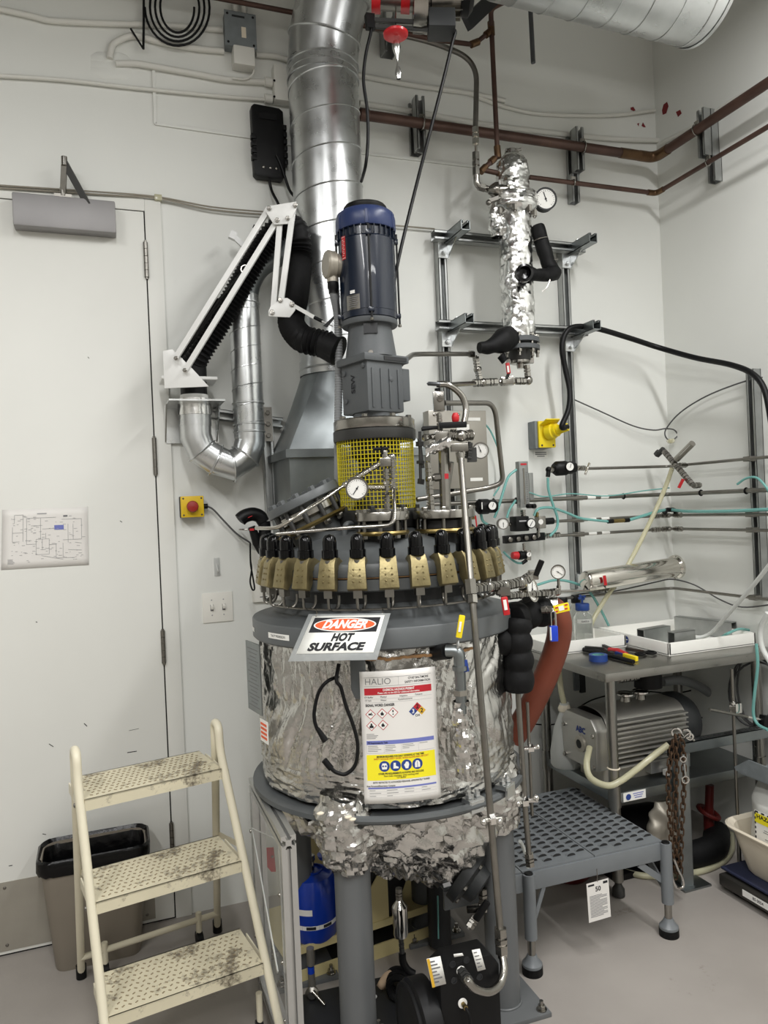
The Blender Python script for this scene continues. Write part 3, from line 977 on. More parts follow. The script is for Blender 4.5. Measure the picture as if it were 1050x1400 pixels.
tag(tb.build('steel_tube', 'steel'), 'thin polished steel tube bending from valve tree along the cap tops', 'tube')
tb = B().tube(spline([q(470, 664), q(440, 684, -0.25), q(405, 706, -0.28), q(386, 718, -0.28), q(372, 722, -0.26), q(350, 722, -0.22)], 6), 0.0055, 10)
tag(tb.build('steel_tube', 'steel_bright'), 'thin bright steel tube slanting down across the bolted manway cover', 'tube')
gauge('pressure_gauge', 'round silver pressure gauge in front of the yellow mesh guard', q(488, 668, -0.235), -FW - UZ * 0.03 - RT * 0.1, 0.0325, None, 'steel', -145)
b = B(); run(b, [q(500, 666, -0.21), q(527, 666, -0.20)], 0.009, 0.028)
b.build('gauge_branch', 'steel_bright', t)

# ---------------- tall valve cluster on the second nozzle
q = lambda x, y, d=-0.10: A(x, y, d)
t = T('sampling_valve_stack', 'stainless valve stack with black lever beside the yellow mesh guard', 'valve')
B().cyl(q(609, 697), q(606, 600), 0.0175, n=10).build('ribbed_column', 'steel', t, sharp=20)
b = B(); run(b, [q(590, 697), q(587, 655), q(585, 630)], 0.0115, 0.05); b.build('side_riser', 'steel', t)
b = B(); b.cyl(q(592, 653), q(612, 651), 0.010, n=10); b.hexn(q(594, 653), q(602, 652), 0.013); b.build('cross_fitting', 'steel_dull', t)
B().obox(q(610.5, 651, -0.125), RT * 0.006, FW * 0.001, UZ * 0.008).build('red_tag', 'print_red', t)
b = B()
b.obox(q(604, 597, -0.11), RT * 0.022, FW * 0.018, UZ * 0.017)
b.cyl(q(582, 598, -0.11), q(597, 597, -0.11), 0.010, n=12)
b.hexn(q(580, 598, -0.13), q(588, 598, -0.11), 0.012)
b.build('ball_valve_body', 'steel', t, bevel=0.003)
b = B(); run(b, [q(602, 590), q(600, 564)], 0.010, 0.03); b.build('upper_riser', 'steel', t)
b = B(); b.obox(q(599.5, 549), RT * 0.017, FW * 0.017, UZ * 0.030); b.cyl(q(602, 544, -0.115), q(602, 544, -0.13), 0.011, n=14); b.build('relief_valve_body', 'steel', t, bevel=0.004)
b = B(); b.cyl(q(599, 538), q(598, 531), 0.009, n=12); b.build('valve_neck', 'black', t)
b = B(); b.lathe([(0.0001, 0.006), (0.022, 0.006), (0.027, 0), (0.022, -0.006), (0.0001, -0.006)], q(595, 525), UZ + RT * 0.1 - FW * 0.15, 28); b.build('hand_wheel', 'rod_grey', t)
b = B(); b.obox(q(619, 581, -0.14), RT * 0.042, FW * 0.006, UZ * 0.009); b.build('lever', 'black', t, bevel=0.002)
b = B(); b.obox(q(588, 585, -0.13), RT * 0.024, FW * 0.004, UZ * 0.006); b.cyl(q(576, 587, -0.13), q(592, 585, -0.13), 0.006, n=10); b.build('lever', 'black', t, bevel=0.002)
b = B(); b.lathe([(0.006, 0), (0.011, 0.006), (0.012, 0.02), (0.007, 0.03), (0.0001, 0.031)], q(623, 578, -0.13), UZ, 14); b.build('red_knob', 'red', t)
b = B(); run(b, [q(615, 594, -0.13), q(630, 596, -0.14), q(648, 594, -0.13)], 0.0165, 0.045); b.build('tee_fitting', 'steel', t)
b = B(); b.obox(q(628, 612, -0.14), RT * 0.026, FW * 0.015, UZ * 0.012); b.hexn(q(628, 618, -0.14), q(630, 632, -0.14), 0.0135); b.build('outlet_union', 'steel', t, bevel=0.002)
b = B(); b.grid(lambda u, v: crumple(q(582, 617, -0.13).lerp(q(616, 603, -0.14), v) + (UZ * math.cos(2 * PI * u) + FW * math.sin(2 * PI * u)) * 0.017, UZ * math.cos(2 * PI * u) + FW * math.sin(2 * PI * u), 0.012, 40), 20, 14, True); b.build('foil_wrap', 'foil_fine', t)
b = B(); b.cyl(q(578, 640, -0.05), q(573, 600, -0.05), 0.006, n=10); b.hexn(q(576, 655, -0.05), q(575, 662, -0.05), 0.012); b.cyl(q(575, 660, -0.05), q(574, 590, -0.05), 0.005, n=10); b.hexn(q(574, 604, -0.05), q(574, 610, -0.05), 0.014); b.hexn(q(575, 630, -0.05), q(575, 634, -0.05), 0.014); b.build('sight_rod', 'dark_metal', t)
b = B(); run(b, [q(640, 627, -0.08), q(642, 604, -0.08)], 0.012, 0.03); b.obox(q(645, 622, -0.07), RT * 0.014, FW * 0.014, UZ * 0.022); b.build('side_regulator', 'dark_metal', t)
tb = B().tube(fillet([q(617, 632, -0.11), q(609, 690, -0.05)], 0.01), 0.0085, 10); tb.build('diagonal_tube', 'steel', t)
b = B().tube(fillet([q(607, 551, -0.08), q(676, 551, 0.10), q(688, 660, 0.15), q(668, 667, 0.15), q(570, 683, 0.05)], 0.05, 8), 0.0085, 12)
tag(b.build('steel_tube', 'steel_dull'), 'bent steel tube framing the grey wall panel', 'tube')
pth = spline([q(597, 525, -0.11), q(614, 527, -0.11), q(631, 541, -0.10), q(637, 560, -0.10), q(634, 580, -0.11)], 12)
b = B().tube(pth, [0.0105 if i % 2 else 0.0098 for i in range(len(pth))], 12)
tag(b.build('braided_hose', 'steel'), 'arched braided steel hose between hand wheel and black lever', 'hose')
gauge('pressure_gauge', 'small white-faced gauge beside the grey wall panel', q(657, 616, -0.03), -FW - RT * 0.15, 0.026, q(643, 616, -0.02), 'steel_dull', -20)
# long vertical tube in front of the clamps, down to the pump
t = T('drain_tube', 'long vertical steel tube running down the front of the vessel', 'tube')
r0, r1 = P(630, 628, 2.20), P(684.5, 1278, 1.96)
p2 = P(643.5, 790, 2.02)
p3 = P(650, 870, 1.985)
B().tube(fillet([r0, P(637, 715, 2.10), p2, p3, r1], 0.12), 0.0092, 14).build('tube', 'steel_dull', t)
b = B(); b.hexn(P(643, 792, 2.018), P(645, 812, 2.01), 0.0165); b.hexn(P(645.5, 814, 2.01), P(646.5, 825, 2.0), 0.014); b.build('tee_nut', 'steel', t)
b = B(); b.cyl(P(658, 1122, 1.955), P(685, 1119, 1.975), 0.007, n=10); b.hexn(P(669, 1121, 1.962), P(676, 1120, 1.965), 0.016); b.ball(P(661, 1124, 1.95), 0.009, 10, 6); b.ball(P(683, 1123, 1.95), 0.008, 10, 6); b.build('rod_clamp', 'chrome', t)
b = B(); fitting(b, P(684, 1268, 1.962), P(686, 1304, 1.955), 0.0175); b.build('union', 'steel', t)
# ================================================================== ducts on the back wall
def spiral_duct(b, p0, p1, r, pitch, n=40, seam=0.004, phase=0.0):
    """smooth pipe; returns list of helical seam points"""
    p0, p1 = v3(p0), v3(p1)
    b.cyl(p0, p1, r, n=n)
    x, y, a = basis(p1 - p0)
    L = (p1 - p0).length
    pts = []
    turns = L / pitch
    m = int(turns * 40)
    for i in range(m + 1):
        th = 2 * PI * turns * i / m + phase
        pts.append(p0 + a * (L * i / m) + (x * math.cos(th) + y * math.sin(th)) * (r + 0.0006))
    return pts
dcx = W(443.5, 150, 0.17)
dcx = Vector((dcx.x, dcx.y, 0))
r_d = 0.138
t = T('exhaust_duct', 'tall shiny spiral exhaust duct rising behind the blue motor', 'duct')
zt, zb = W(447, 92, 0.17).z, W(458, 505, 0.17).z
b = B(); sp = spiral_duct(b, dcx + UZ * zb, dcx + UZ * zt, r_d, 0.145); b.build('duct_pipe', 'galv', t)
B().tube(sp, 0.0028, 5).build('spiral_seam', 'galv', t)
b = B()
for z in (zt - 0.012, zt - 0.065):
    b.torus(dcx + UZ * z, UZ, r_d + 0.002, 0.004, 48, 6)
b.torus(dcx + UZ * (zt - 0.038), UZ, r_d - 0.003, 0.006, 48, 6)
b.build('joint_bead', 'galv', t)
# elbow: gores bending towards the room
p = [dcx + UZ * zt, dcx + UZ * (zt + 0.10) + RT * 0.012 - FW * 0.01, dcx + UZ * (zt + 0.24) + RT * 0.055 - FW * 0.05, dcx + UZ * (zt + 0.75) + RT * 0.20 - FW * 0.2]
B().tube(p, r_d + 0.001, 40).build('elbow', 'galv', t)
B().torus(p[1], p[2] - p[0], r_d + 0.004, 0.005, 40, 6).build('gore_seam', 'galv', t)
B().torus(p[2], p[3] - p[1], r_d + 0.004, 0.005, 40, 6).build('gore_seam', 'galv', t)
# collar and square-to-round transition
B().lathe([(r_d + 0.004, 0), (r_d + 0.004, 0.02), (r_d + 0.008, 0.024), (r_d + 0.004, 0.028), (r_d + 0.004, 0.055)], dcx + UZ * (zb - 0.03), UZ, 40, cap=False).build('collar', 'galv', t)
zr = W(378, 618, 0.30).z
bx0, bx1 = W(374, 624, 0.10).x, dcx.x + 0.28
by0, by1 = YW - 0.37, YW - 0.03
def trans(u, v):
    th = 2 * PI * u
    c = dcx + Vector((math.cos(th), math.sin(th), 0)) * r_d + UZ * (zb - 0.03)
    # matching point of the rectangle, corner to corner
    k = u * 4 + 0.5
    s = int(k) % 4
    f = k - int(k)
    cx, cy = (bx0 + bx1) / 2, (by0 + by1) / 2
    hx_, hy_ = (bx1 - bx0) / 2, (by1 - by0) / 2
    cor = [(hx_, -hy_), (hx_, hy_), (-hx_, hy_), (-hx_, -hy_)]
    a_, b_ = cor[s], cor[(s + 1) % 4]
    e = Vector((cx + a_[0] + (b_[0] - a_[0]) * f, cy + a_[1] + (b_[1] - a_[1]) * f, zr))
    return c.lerp(e, v)
B().grid(trans, 64, 4, True).build('transition', 'galv_dull', t, sharp=20)
b = B()
zbx = 1.30
b.box(((bx0 + bx1) / 2, (by0 + by1) / 2, (zr + zbx) / 2), bx1 - bx0, by1 - by0, zr - zbx)
b.build('plenum_box', 'galv_dull', t)
b = B()
for (ax_, ay_, sx_, sy_) in (((bx0 + bx1) / 2, by0 - 0.008, bx1 - bx0 + 0.03, 0.018), (bx0 - 0.006, (by0 + by1) / 2, 0.014, by1 - by0)):
    b.box((ax_, ay_, zr - 0.012), sx_, sy_, 0.03)
b.build('plenum_flange', 'galv_dull', t)
# ------------------------------------------------ overhead duct with an open end
t = T('overhead_duct', 'pale spiral duct overhead with an open cut end', 'duct')
e0, e1_ = P(690, -88, 2.45), P(962, -13, 2.72)
b = B(); sp = spiral_duct(b, e0, e1_, 0.182, 0.118, 48); b.build('duct_pipe', 'galv', t)
B().tube(sp, 0.0026, 5).build('spiral_seam', 'galv', t)
a_ = (e1_ - e0).normalized()
B().lathe([(0.185, -0.012), (0.187, 0), (0.180, 0.003), (0.175, -0.02), (0.175, -0.10)], e1_, a_, 40, cap=False).build('end_rim', 'galv', t)
B().lathe([(0.0001, -0.002), (0.176, -0.002)], e1_, a_, 40, cap=False).build('end_damper', 'dark_metal', t)
# ------------------------------------------------ fume arm
t = T('fume_extraction_arm', 'white jointed fume extraction arm with black ribbed hose', 'extraction arm')
sx = W(337, 500, 0.13); sxv = Vector((sx.x, sx.y, 0)); r_s = 0.058
lx = W(268, 600, 0.13); lxv = Vector((lx.x, lx.y, 0))
z_top, z_u = W(336, 405, 0.13).z, W(340, 598, 0.13).z
ts = T('branch_duct', 'small spiral duct with a U bend feeding the white extraction arm', 'duct')
b = B(); sp = spiral_duct(b, sxv + UZ * z_u, sxv + UZ * z_top, r_s, 0.072, 32); b.build('duct_pipe', 'galv', ts)
B().tube(sp, 0.002, 5).build('spiral_seam', 'galv', ts)
B().tube(fillet([sxv + UZ * (z_top - 0.005), sxv + UZ * (z_top + 0.05) + RT * 0.01, sxv + UZ * (z_top + 0.12) + RT * 0.05, dcx + UZ * (z_top + 0.26) - RT * 0.08], 0.05), r_s * 0.96, 28).build('tee_branch', 'galv_dull', ts)
for z in (z_top - 0.03, z_u + 0.13, z_u + 0.05, z_u + 0.02):
    B().torus(sxv + UZ * z, UZ, r_s + 0.001, 0.0035, 32, 6).build('clamp_band', 'galv', ts)
cz = (sxv + lxv) / 2
R_u = (sxv - lxv).length / 2
du = (sxv - lxv).normalized()
k = 5
ub = []
z_l = W(264, 590, 0.13).z
for i in range(k + 1):
    th = PI * i / k
    ub.append(cz + du * (R_u * math.cos(th)) + UZ * ((z_u if i < k / 2 else z_l) - 0.02 - R_u * 0.92 * math.sin(th)))
ub = [sxv + UZ * z_u] + ub + [lxv + UZ * (z_l + 0.04)]
B().tube(ub, r_s, 32).build('u_bend', 'galv', ts, sharp=14)
for i in range(2, len(ub) - 2):
    B().torus(ub[i], ub[i + 1] - ub[i - 1], r_s + 0.0035, 0.0035, 32, 6).build('gore_seam', 'galv', ts)
B().cyl(lxv + UZ * (z_l + 0.02), lxv + UZ * (z_l + 0.10), r_s + 0.001, n=32).build('riser', 'galv', ts)
B().cyl(lxv + UZ * (z_l + 0.06), lxv + UZ * (z_l + 0.12), r_s + 0.004, n=32).build('foil_tape', 'foil_fine', ts)
z_p = W(262, 553, 0.13).z
B().cyl(lxv + UZ * (z_l + 0.10), lxv + UZ * (z_p + 0.01), r_s - 0.002, n=32).build('upper_riser', 'galv', ts)
# mounting plate with gussets
br = B()
br.box((lxv.x, lxv.y - 0.0, z_p + 0.003), 0.20, 0.20, 0.006)
br.prism([(0, 0), (0.12, 0), (0.0, -0.13)], (lxv.x - 0.10, YW - 0.02, z_p), (0, -1, 0), (0, 0, 1), 0.005)
br.prism([(0, 0), (0.12, 0), (0.0, -0.13)], (lxv.x + 0.095, YW - 0.02, z_p), (0, -1, 0), (0, 0, 1), 0.005)
br.box((lxv.x, YW - 0.014, z_p - 0.065), 0.20, 0.006, 0.14)
br.build('wall_bracket', 'galv', t)
z_c = W(262, 545, 0.13).z
B().cyl(lxv + UZ * (z_p + 0.006), lxv + UZ * (z_c + 0.012), 0.052, n=32).build('swivel_collar', 'white_paint', t)
z_w = W(262, 523, 0.13).z
B().cyl(lxv + UZ * (z_c + 0.012), lxv + UZ * (z_w), 0.049, n=32).build('rubber_collar', 'black', t)
pb = B().box((lxv.x - 0.02, lxv.y, z_w + 0.006), 0.20, 0.14, 0.012)
pb.build('base_plate', 'white_paint', t, bevel=0.003)
# arm geometry (real positions swinging out from the wall towards the motor)
a0p, a1p = W(243, 490, 0.16), W(254, 507, 0.16)
el = P(388, 291, 2.78)
B().prism([(-0.085, -0.095), (0.075, -0.095), (0.02, -0.03), (-0.05, 0.045), (-0.085, 0.04)], W(256, 494, 0.235), RT, UZ, 0.006).build('base_bracket', 'white_paint', t, bevel=0.001)
B().prism([(-0.085, -0.095), (0.075, -0.095), (0.02, -0.03), (-0.05, 0.045), (-0.085, 0.04)], W(256, 494, 0.11), RT, UZ, 0.006).build('base_bracket', 'white_paint', t, bevel=0.001)
j0, j2 = P(368, 285, 2.69), P(379, 302, 2.69)
k0, k1, k2 = P(372, 427, 2.55), P(383, 410, 2.55), P(399, 416, 2.55)
def armbar(p, q, nm='arm_bar'):
    B().bar(p, q, 0.020, 0.014, up=RT).build(nm, 'white_paint', t, bevel=0.002)
armbar(W(240, 490, 0.24), j0)
armbar(W(253, 507, 0.24), j2)
armbar(P(383, 300, 2.70), k0 + RT * 0.004)
armbar(P(401, 284, 2.70), k1 + RT * 0.004)
B().cyl(W(243, 489, 0.22), W(300, 410, 0.26), 0.014, n=14).build('gas_spring', 'black_gloss', t)
B().cyl(W(300, 410, 0.26), P(334, 369, 2.74), 0.006, n=10).build('gas_spring_rod', 'black', t)
B().torus(P(335, 368, 2.70), FW, 0.014, 0.003, 20, 6).build('eye_bolt', 'steel', t)
poly = [(0.0, 0.0), (-0.055, 0.03), (-0.062, 0.045), (-0.055, 0.058), (0.052, 0.066), (0.062, 0.056), (0.050, 0.010), (0.036, 0.002)]
def plate(c, poly, nm, r_=RT):
    B().prism(poly, c, r_, UZ, 0.005).build(nm, 'white_paint', t, bevel=0.0012)
plate(P(386, 307, 2.675), [(-0.030, 0.0), (0.026, 0.0), (0.055, 0.056), (0.054, 0.078), (-0.050, 0.066), (-0.058, 0.05)], 'elbow_plate')
plate(P(386, 307, 2.80) , [(-0.030, 0.0), (0.026, 0.0), (0.055, 0.056), (0.054, 0.078), (-0.050, 0.066), (-0.058, 0.05)], 'elbow_plate')
plate(P(386, 430, 2.53), [(-0.045, -0.005), (0.025, -0.012), (0.045, 0.012), (0.042, 0.038), (0.020, 0.054), (0.0, 0.054), (-0.038, 0.028), (-0.046, 0.012)], 'wrist_plate')
plate(P(386, 430, 2.60), [(-0.045, -0.005), (0.025, -0.012), (0.045, 0.012), (0.042, 0.038), (0.020, 0.054), (0.0, 0.054), (-0.038, 0.028), (-0.046, 0.012)], 'wrist_plate')
bolts(t, [(P(x, y, 2.668), -FW) for x, y in ((368, 285), (404, 281), (379, 301), (393.5, 298.5))] + [(P(x, y, 2.522), -FW) for x, y in ((372, 427), (383, 410), (399, 416))] + [(W(241, 490, 0.255), -FW), (W(253, 506.5, 0.255), -FW)], 0.0085, 0.006, 'steel', 'pivot_bolt', 0.004)
B().bar(P(402, 418, 2.53), P(430, 434, 2.50), 0.012, 0.006, up=UZ).build('wrist_rod', 'white_paint', t)
B().cyl(P(430, 434, 2.50), P(440, 439, 2.49), 0.006, n=10).build('rod_end', 'black', t)
B().cyl(P(440, 439, 2.49), P(455, 446, 2.48), 0.002, n=8).build('pull_cord', 'white_paint', t)
B().prism([(-0.02, -0.02), (0.02, 0.014), (0.028, 0.016), (0.02, 0.005), (-0.008, -0.026)], P(450, 437, 2.47), RT, UZ, 0.004).build('hood_clip', 'black', t)
def ribbed(path, r, nm):
    m = len(path)
    L = sum((path[i + 1] - path[i]).length for i in range(m - 1))
    # resample at ~5 mm
    n_ = int(L / 0.0075)
    out, acc, i = [path[0]], 0.0, 0
    seg = [(path[k_ + 1] - path[k_]).length for k_ in range(m - 1)]
    cum = [0]
    for s_ in seg:
        cum.append(cum[-1] + s_)
    for k_ in range(1, n_ + 1):
        d_ = L * k_ / n_
        while i < m - 2 and cum[i + 1] < d_:
            i += 1
        out.append(path[i].lerp(path[i + 1], min(1, (d_ - cum[i]) / max(seg[i], 1e-9))))
    B().tube(out, [r if k_ % 2 else r * 0.80 for k_ in range(len(out))], 20).build(nm, 'rubber', t, sharp=80)
h0 = lxv + UZ * (z_w + 0.012)
ribbed(spline([h0, h0 + UZ * 0.05, W(276, 478, 0.165), W(312, 420, 0.19), P(352, 348, 2.81), P(374, 318, 2.80), P(394, 308, 2.80), P(408, 322, 2.78), P(409, 360, 2.78), P(404, 405, 2.64), P(398, 440, 2.58), P(412, 462, 2.52), P(432, 468, 2.50), P(450, 472, 2.49)], 12), 0.047, 'flexible_hose')
B().cyl(P(440, 470, 2.495), P(463, 480, 2.475), 0.044, 0.050, n=24).build('hood_nozzle', 'rubber', t)
B().cyl(h0 + UZ * 0.0, h0 + UZ * 0.045, 0.050, n=28).build('hose_cuff', 'black', t)
for px, py in ((263, 470), (303, 396), (352, 312)):
    B().cyl(W(px, py, 0.22), W(px - 6, py - 3, 0.22), 0.007, n=10).build('hose_clip', 'black', t)
# ------------------------------------------------ struts behind the ducts
def strut(b, p0, p1, open_dir, wd=0.041, dp=0.041, th=0.0028, slots=None):
    """C channel from p0 to p1, open towards open_dir"""
    p0, p1 = v3(p0), v3(p1)
    a = (p1 - p0).normalized()
    o_ = v3(open_dir) - a * v3(open_dir).dot(a)
    o_.normalize()
    s_ = a.cross(o_)
    h = a * ((p1 - p0).length / 2)
    c = (p0 + p1) / 2
    b.obox(c - o_ * (dp / 2 - th / 2), h, s_ * wd / 2, o_ * th / 2)
    for k_ in (-1, 1):
        b.obox(c + s_ * (wd / 2 - th / 2) * k_, h, s_ * th / 2, o_ * dp / 2)
        b.obox(c + s_ * (wd / 2 - 0.0055) * k_ + o_ * (dp / 2 - th / 2), h, s_ * 0.0055, o_ * th / 2)
        b.obox(c + s_ * (wd / 2 - 0.0098) * k_ + o_ * (dp / 2 - 0.005), h, s_ * 0.0012, o_ * 0.005)
    return b
OUT = Vector((0, -1, 0))
b = B(); strut(b, W(290, 566, 0.021), W(385, 579, 0.021), OUT)
tag(b.build('strut_channel', 'strut'), 'short horizontal steel strut channel behind the branch duct', 'strut')
t = T('strut_channel', 'dark vertical strut channel with bolted splice plate beside the plenum', 'strut')
b = B(); strut(b, W(364, 570, 0.062), W(371, 705, 0.062), OUT); b.build('channel', 'strut', t)
c = W(366, 580, 0.084)
sp_ = B().box(c, 0.036, 0.006, 0.135).build('splice_plate', 'steel_dull', t)
bolts(sp_, [(c + Vector((0, -0.003, z)), OUT) for z in (0.045, 0.0, -0.045)], 0.010, 0.008, 'steel')
# bracket seen behind the arm
t = T('damper_lever', 'small metal damper bracket poking out behind the white arm', 'bracket')
b = B(); b.bar(W(318, 322, 0.10), W(336, 339, 0.10), 0.020, 0.012); b.bar(W(314, 320, 0.10), W(322, 324, 0.10), 0.03, 0.02); b.build('bracket', 'alu', t)
B().bar(W(360, 362, 0.14), W(372, 368, 0.14), 0.016, 0.012).build('handle', 'alu', t)

# ================================================================== things on the back wall, upper part
def painted(pts, r, label, off=0.012, fn=W):
    b = B().tube(spline([fn(x, y, off) for x, y in pts], 5), r, 10)
    return tag(b.build('painted_conduit', 'conduit_paint'), label, 'conduit')
painted([(-160, -22), (30, 19), (69, 28), (140, 32), (229, 35), (304, 41)], 0.011, 'topmost white painted conduit running into the grey junction box')
painted([(150, 80), (152, 68), (158, 58), (183, 49), (221, 58), (265, 66), (306, 70)], 0.012, 'white painted conduit curling up from the patch to the junction box')
painted([(158, 87), (185, 87), (210, 91), (267, 101), (312, 109), (372, 113)], 0.012, 'white painted conduit between plaster patch and white wall box')
painted([(-160, 96), (57, 107), (164, 118), (212, 123), (305, 132), (372, 137)], 0.0075, 'thin white painted conduit ending at the lower inlet of the wall box')
painted([(350, 75), (375, 77), (400, 84)], 0.011, 'short white painted conduit leaving the grey junction box')
painted([(486, 102), (560, 116), (640, 127), (690, 138)], 0.011, 'white painted conduit behind the red hoist hook')
painted([(492, 141), (560, 152), (650, 168), (740, 180), (840, 190), (905, 192)], 0.012, 'white painted conduit just above the large copper pipe')
painted([(650, 132), (690, 146), (740, 156), (830, 158), (895, 151)], 0.009, 'white painted conduit sagging towards the red paint flecks')
painted([(905, 195), (935, 180), (960, 165), (1000, 138), (1060, 104)], 0.010, 'white painted conduit above the copper pipe on the side wall', fn=X)
b = B()
for i in range(9):
    b.ball(W(143 + (i % 3) * 9, 82 + (i // 3) * 8, 0.0), 0.035, 8, 5, (1.5, 0.18, 0.9))
tag(b.build('plaster_patch', 'wall'), 'lumpy white plaster patch around the conduit hole', 'patch')
def wall_box(name, label, cat, x0, y0, x1, y1, dep, m, bev=0.004):
    c = W((x0 + x1) / 2, (y0 + y1) / 2)
    wd = (W(x1, (y0 + y1) / 2) - W(x0, (y0 + y1) / 2)).length
    ht = W((x0 + x1) / 2, y0).z - W((x0 + x1) / 2, y1).z
    t_ = T(name, label, cat)
    B().box((c.x, YW - dep / 2, c.z), wd, dep, ht).build('enclosure', m, t_, bevel=bev)
    return t_, c, wd, ht
t, c, wd, ht = wall_box('junction_box', 'square grey junction box high on the wall', 'junction box', 306, 29, 346, 74, 0.05, 'box_grey')
B().box((c.x, YW - 0.052, c.z), wd * 1.04, 0.003, ht * 1.04).build('cover', 'box_grey', t)
B().box((c.x + 0.012, YW - 0.0545, c.z - 0.01), 0.018, 0.001, 0.042).build('label', 'tub_cream', t)
bolts(t, [((c.x + sx_ * wd * 0.42, YW - 0.054, c.z + sz_ * ht * 0.42), OUT) for sx_ in (-1, 1) for sz_ in (-1, 1)], 0.005, 0.003, 'black', 'screw', 0, 'dome')
B().box((c.x - 0.008, YW - 0.0540, c.z + 0.05), 0.05, 0.0006, 0.008).build('faded_print', 'pump_dark', t)
B().box((c.x + 0.01, YW - 0.03, W(327, 86).z), 0.085, 0.055, 0.075).build('conduit_body', 'conduit_paint', t, bevel=0.006)
B().tube(spline([W(344, 84, 0.03), W(347, 98, 0.03), W(337, 108, 0.03), W(318, 107, 0.03)], 6), 0.004, 8).build('lead', 'conduit_paint', t)
for px in (322, 334):
    B().cyl(W(px, 29, 0.03), W(px - 1, -10, 0.03), 0.011, n=12).build('conduit_stub', 'conduit_paint', t)
t, c, wd, ht = wall_box('outlet_box', 'plain white wall box beside the tall duct', 'wall box', 372, 98, 400, 146, 0.05, 'conduit_paint')
for yy in (113, 136):
    p = W(372, yy, 0.02)
    B().cyl(p, p - Vector((0.03, 0, 0)), 0.018, n=12).build('connector', 'conduit_paint', t)
bolts(t, [(W(375, y, 0.051), OUT) for y in (110, 132)], 0.005, 0.003, 'black', 'screw', 0, 'dome')
# coil of black cable
pts = []
for i in range(127):
    th = 2 * PI * i / 36 + PI
    k_ = i / 36
    pts.append(W(244 + math.cos(th) * (46 - 7 * k_), 10 + math.sin(th) * -1 * (56 - 8 * k_) if False else 10 - math.sin(th) * (54 - 6 * k_), 0.03 + 0.015 * k_))
b = B().tube(pts, 0.0045, 8)
b.tube(spline([W(196.5, -5, 0.03), W(196.5, 30, 0.03), W(196, 67, 0.03)], 4) , 0.0045, 8)
b.tube([W(196, 67, 0.03), W(178.5, 39, 0.03)], 0.004, 8)
tag(b.build('cable_coil', 'black'), 'coil of thin black cable hanging from the ceiling', 'cable')
# black transmitter
t = T('black_wall_device', 'black ribbed plastic device with cables on the wall beside the duct', 'device')
c = W(364, 201)
B().prism([(-0.064, 0.135), (-0.052, 0.147), (0.05, 0.142), (0.066, 0.130), (0.066, -0.125), (0.052, -0.145), (-0.05, -0.142), (-0.062, -0.13)], (c.x, YW - 0.002, c.z), (1, 0, 0), (0, 0, 1), 0.045).build('housing', 'black', t, bevel=0.006)
for i in range(6):
    B().obox((c.x + 0.072, YW - 0.025, c.z + 0.07 - 0.028 * i), (0.007, 0, 0), (0, 0.016, 0), (0, 0, 0.010)).build('side_rib', 'black', t, bevel=0.002)
    if i > 1:
        B().obox((c.x - 0.060, YW - 0.040, c.z + 0.07 - 0.028 * i), (0.010, 0, 0), (0, 0.012, 0), (0, 0, 0.010)).build('side_rib', 'black', t, bevel=0.002)
B().obox((c.x, YW - 0.048, c.z + 0.10), (0.036, 0, 0), (0, 0.002, 0), (0, 0, 0.012)).build('recess', 'rubber', t)
bolts(t, [((c.x + x, YW - 0.047, c.z - 0.105), OUT) for x in (-0.024, 0.004, 0.028)], 0.006, 0.004, 'steel', 'screw', 0, 'dome')
b = B().tube(spline([W(368, 247, 0.03), W(372, 262, 0.04), W(380, 278, 0.10), W(384, 290, 0.2)], 6), 0.006, 8); b.build('cable', 'black', t)
b = B().tube(spline([W(378, 212, 0.05), W(385, 228, 0.05), W(395, 258, 0.06), W(402, 268, 0.08)], 6), 0.006, 8); b.build('cable', 'black', t)
# door closer
t = T('door_closer', 'silver hydraulic door closer with folded arm above the white door', 'door closer')
c0, c1 = W(19, 293, 0.03), W(158, 301, 0.03)
zc = W(90, 297, 0.03).z
B().box(((c0.x + c1.x) / 2, YW - 0.045, zc), c1.x - c0.x, 0.062, 0.118).build('body', 'closer_silver', t, bevel=0.006)
k0_ = W(86, 268, 0.05); k1_ = W(88, 222, 0.08); k2_ = W(120, 280, 0.07)
B().bar(k0_, k1_, 0.020, 0.010, up=RT).build('forearm', 'steel_dull', t)
B().bar(k1_, k2_, 0.024, 0.008, up=RT).build('main_arm', 'dark_metal', t)
B().cyl(k1_ - UZ * 0.012, k1_ + UZ * 0.02, 0.011, n=16).build('pivot', 'steel', t)
b = B(); b.box((k0_.x, YW - 0.035, k0_.z), 0.06, 0.045, 0.012); b.cyl(k0_, k0_ + UZ * 0.03, 0.010, n=12); b.build('shoe', 'steel_dull', t)
# twin thin cables across wall
for dy, lab in ((0, 'upper thin grey cable of the pair above the door'), (3.5, 'lower thin grey cable of the pair above the door')):
    b = B().tube(spline([W(-160, 243 + dy, 0.02), W(115, 261 + dy, 0.02), W(214, 269 + dy * 0.6, 0.02), W(290, 283 + dy, 0.02), W(378, 291 + dy, 0.02)], 5), 0.0034, 8)
    tag(b.build('wall_cable', 'beige_box'), lab, 'cable')
b = B().tube([W(536, 308, 0.02), W(594, 313, 0.02)], 0.0038, 8)
tag(b.build('wall_cable', 'beige_box'), 'short thin grey cable emerging from behind the motor', 'cable')
b = B().box(W(216, 271, 0.012), 0.028, 0.024, 0.022)
tag(b.build('cable_clip', 'clear_hose', bevel=0.002), 'small translucent cable clip at the door frame corner', 'clip')

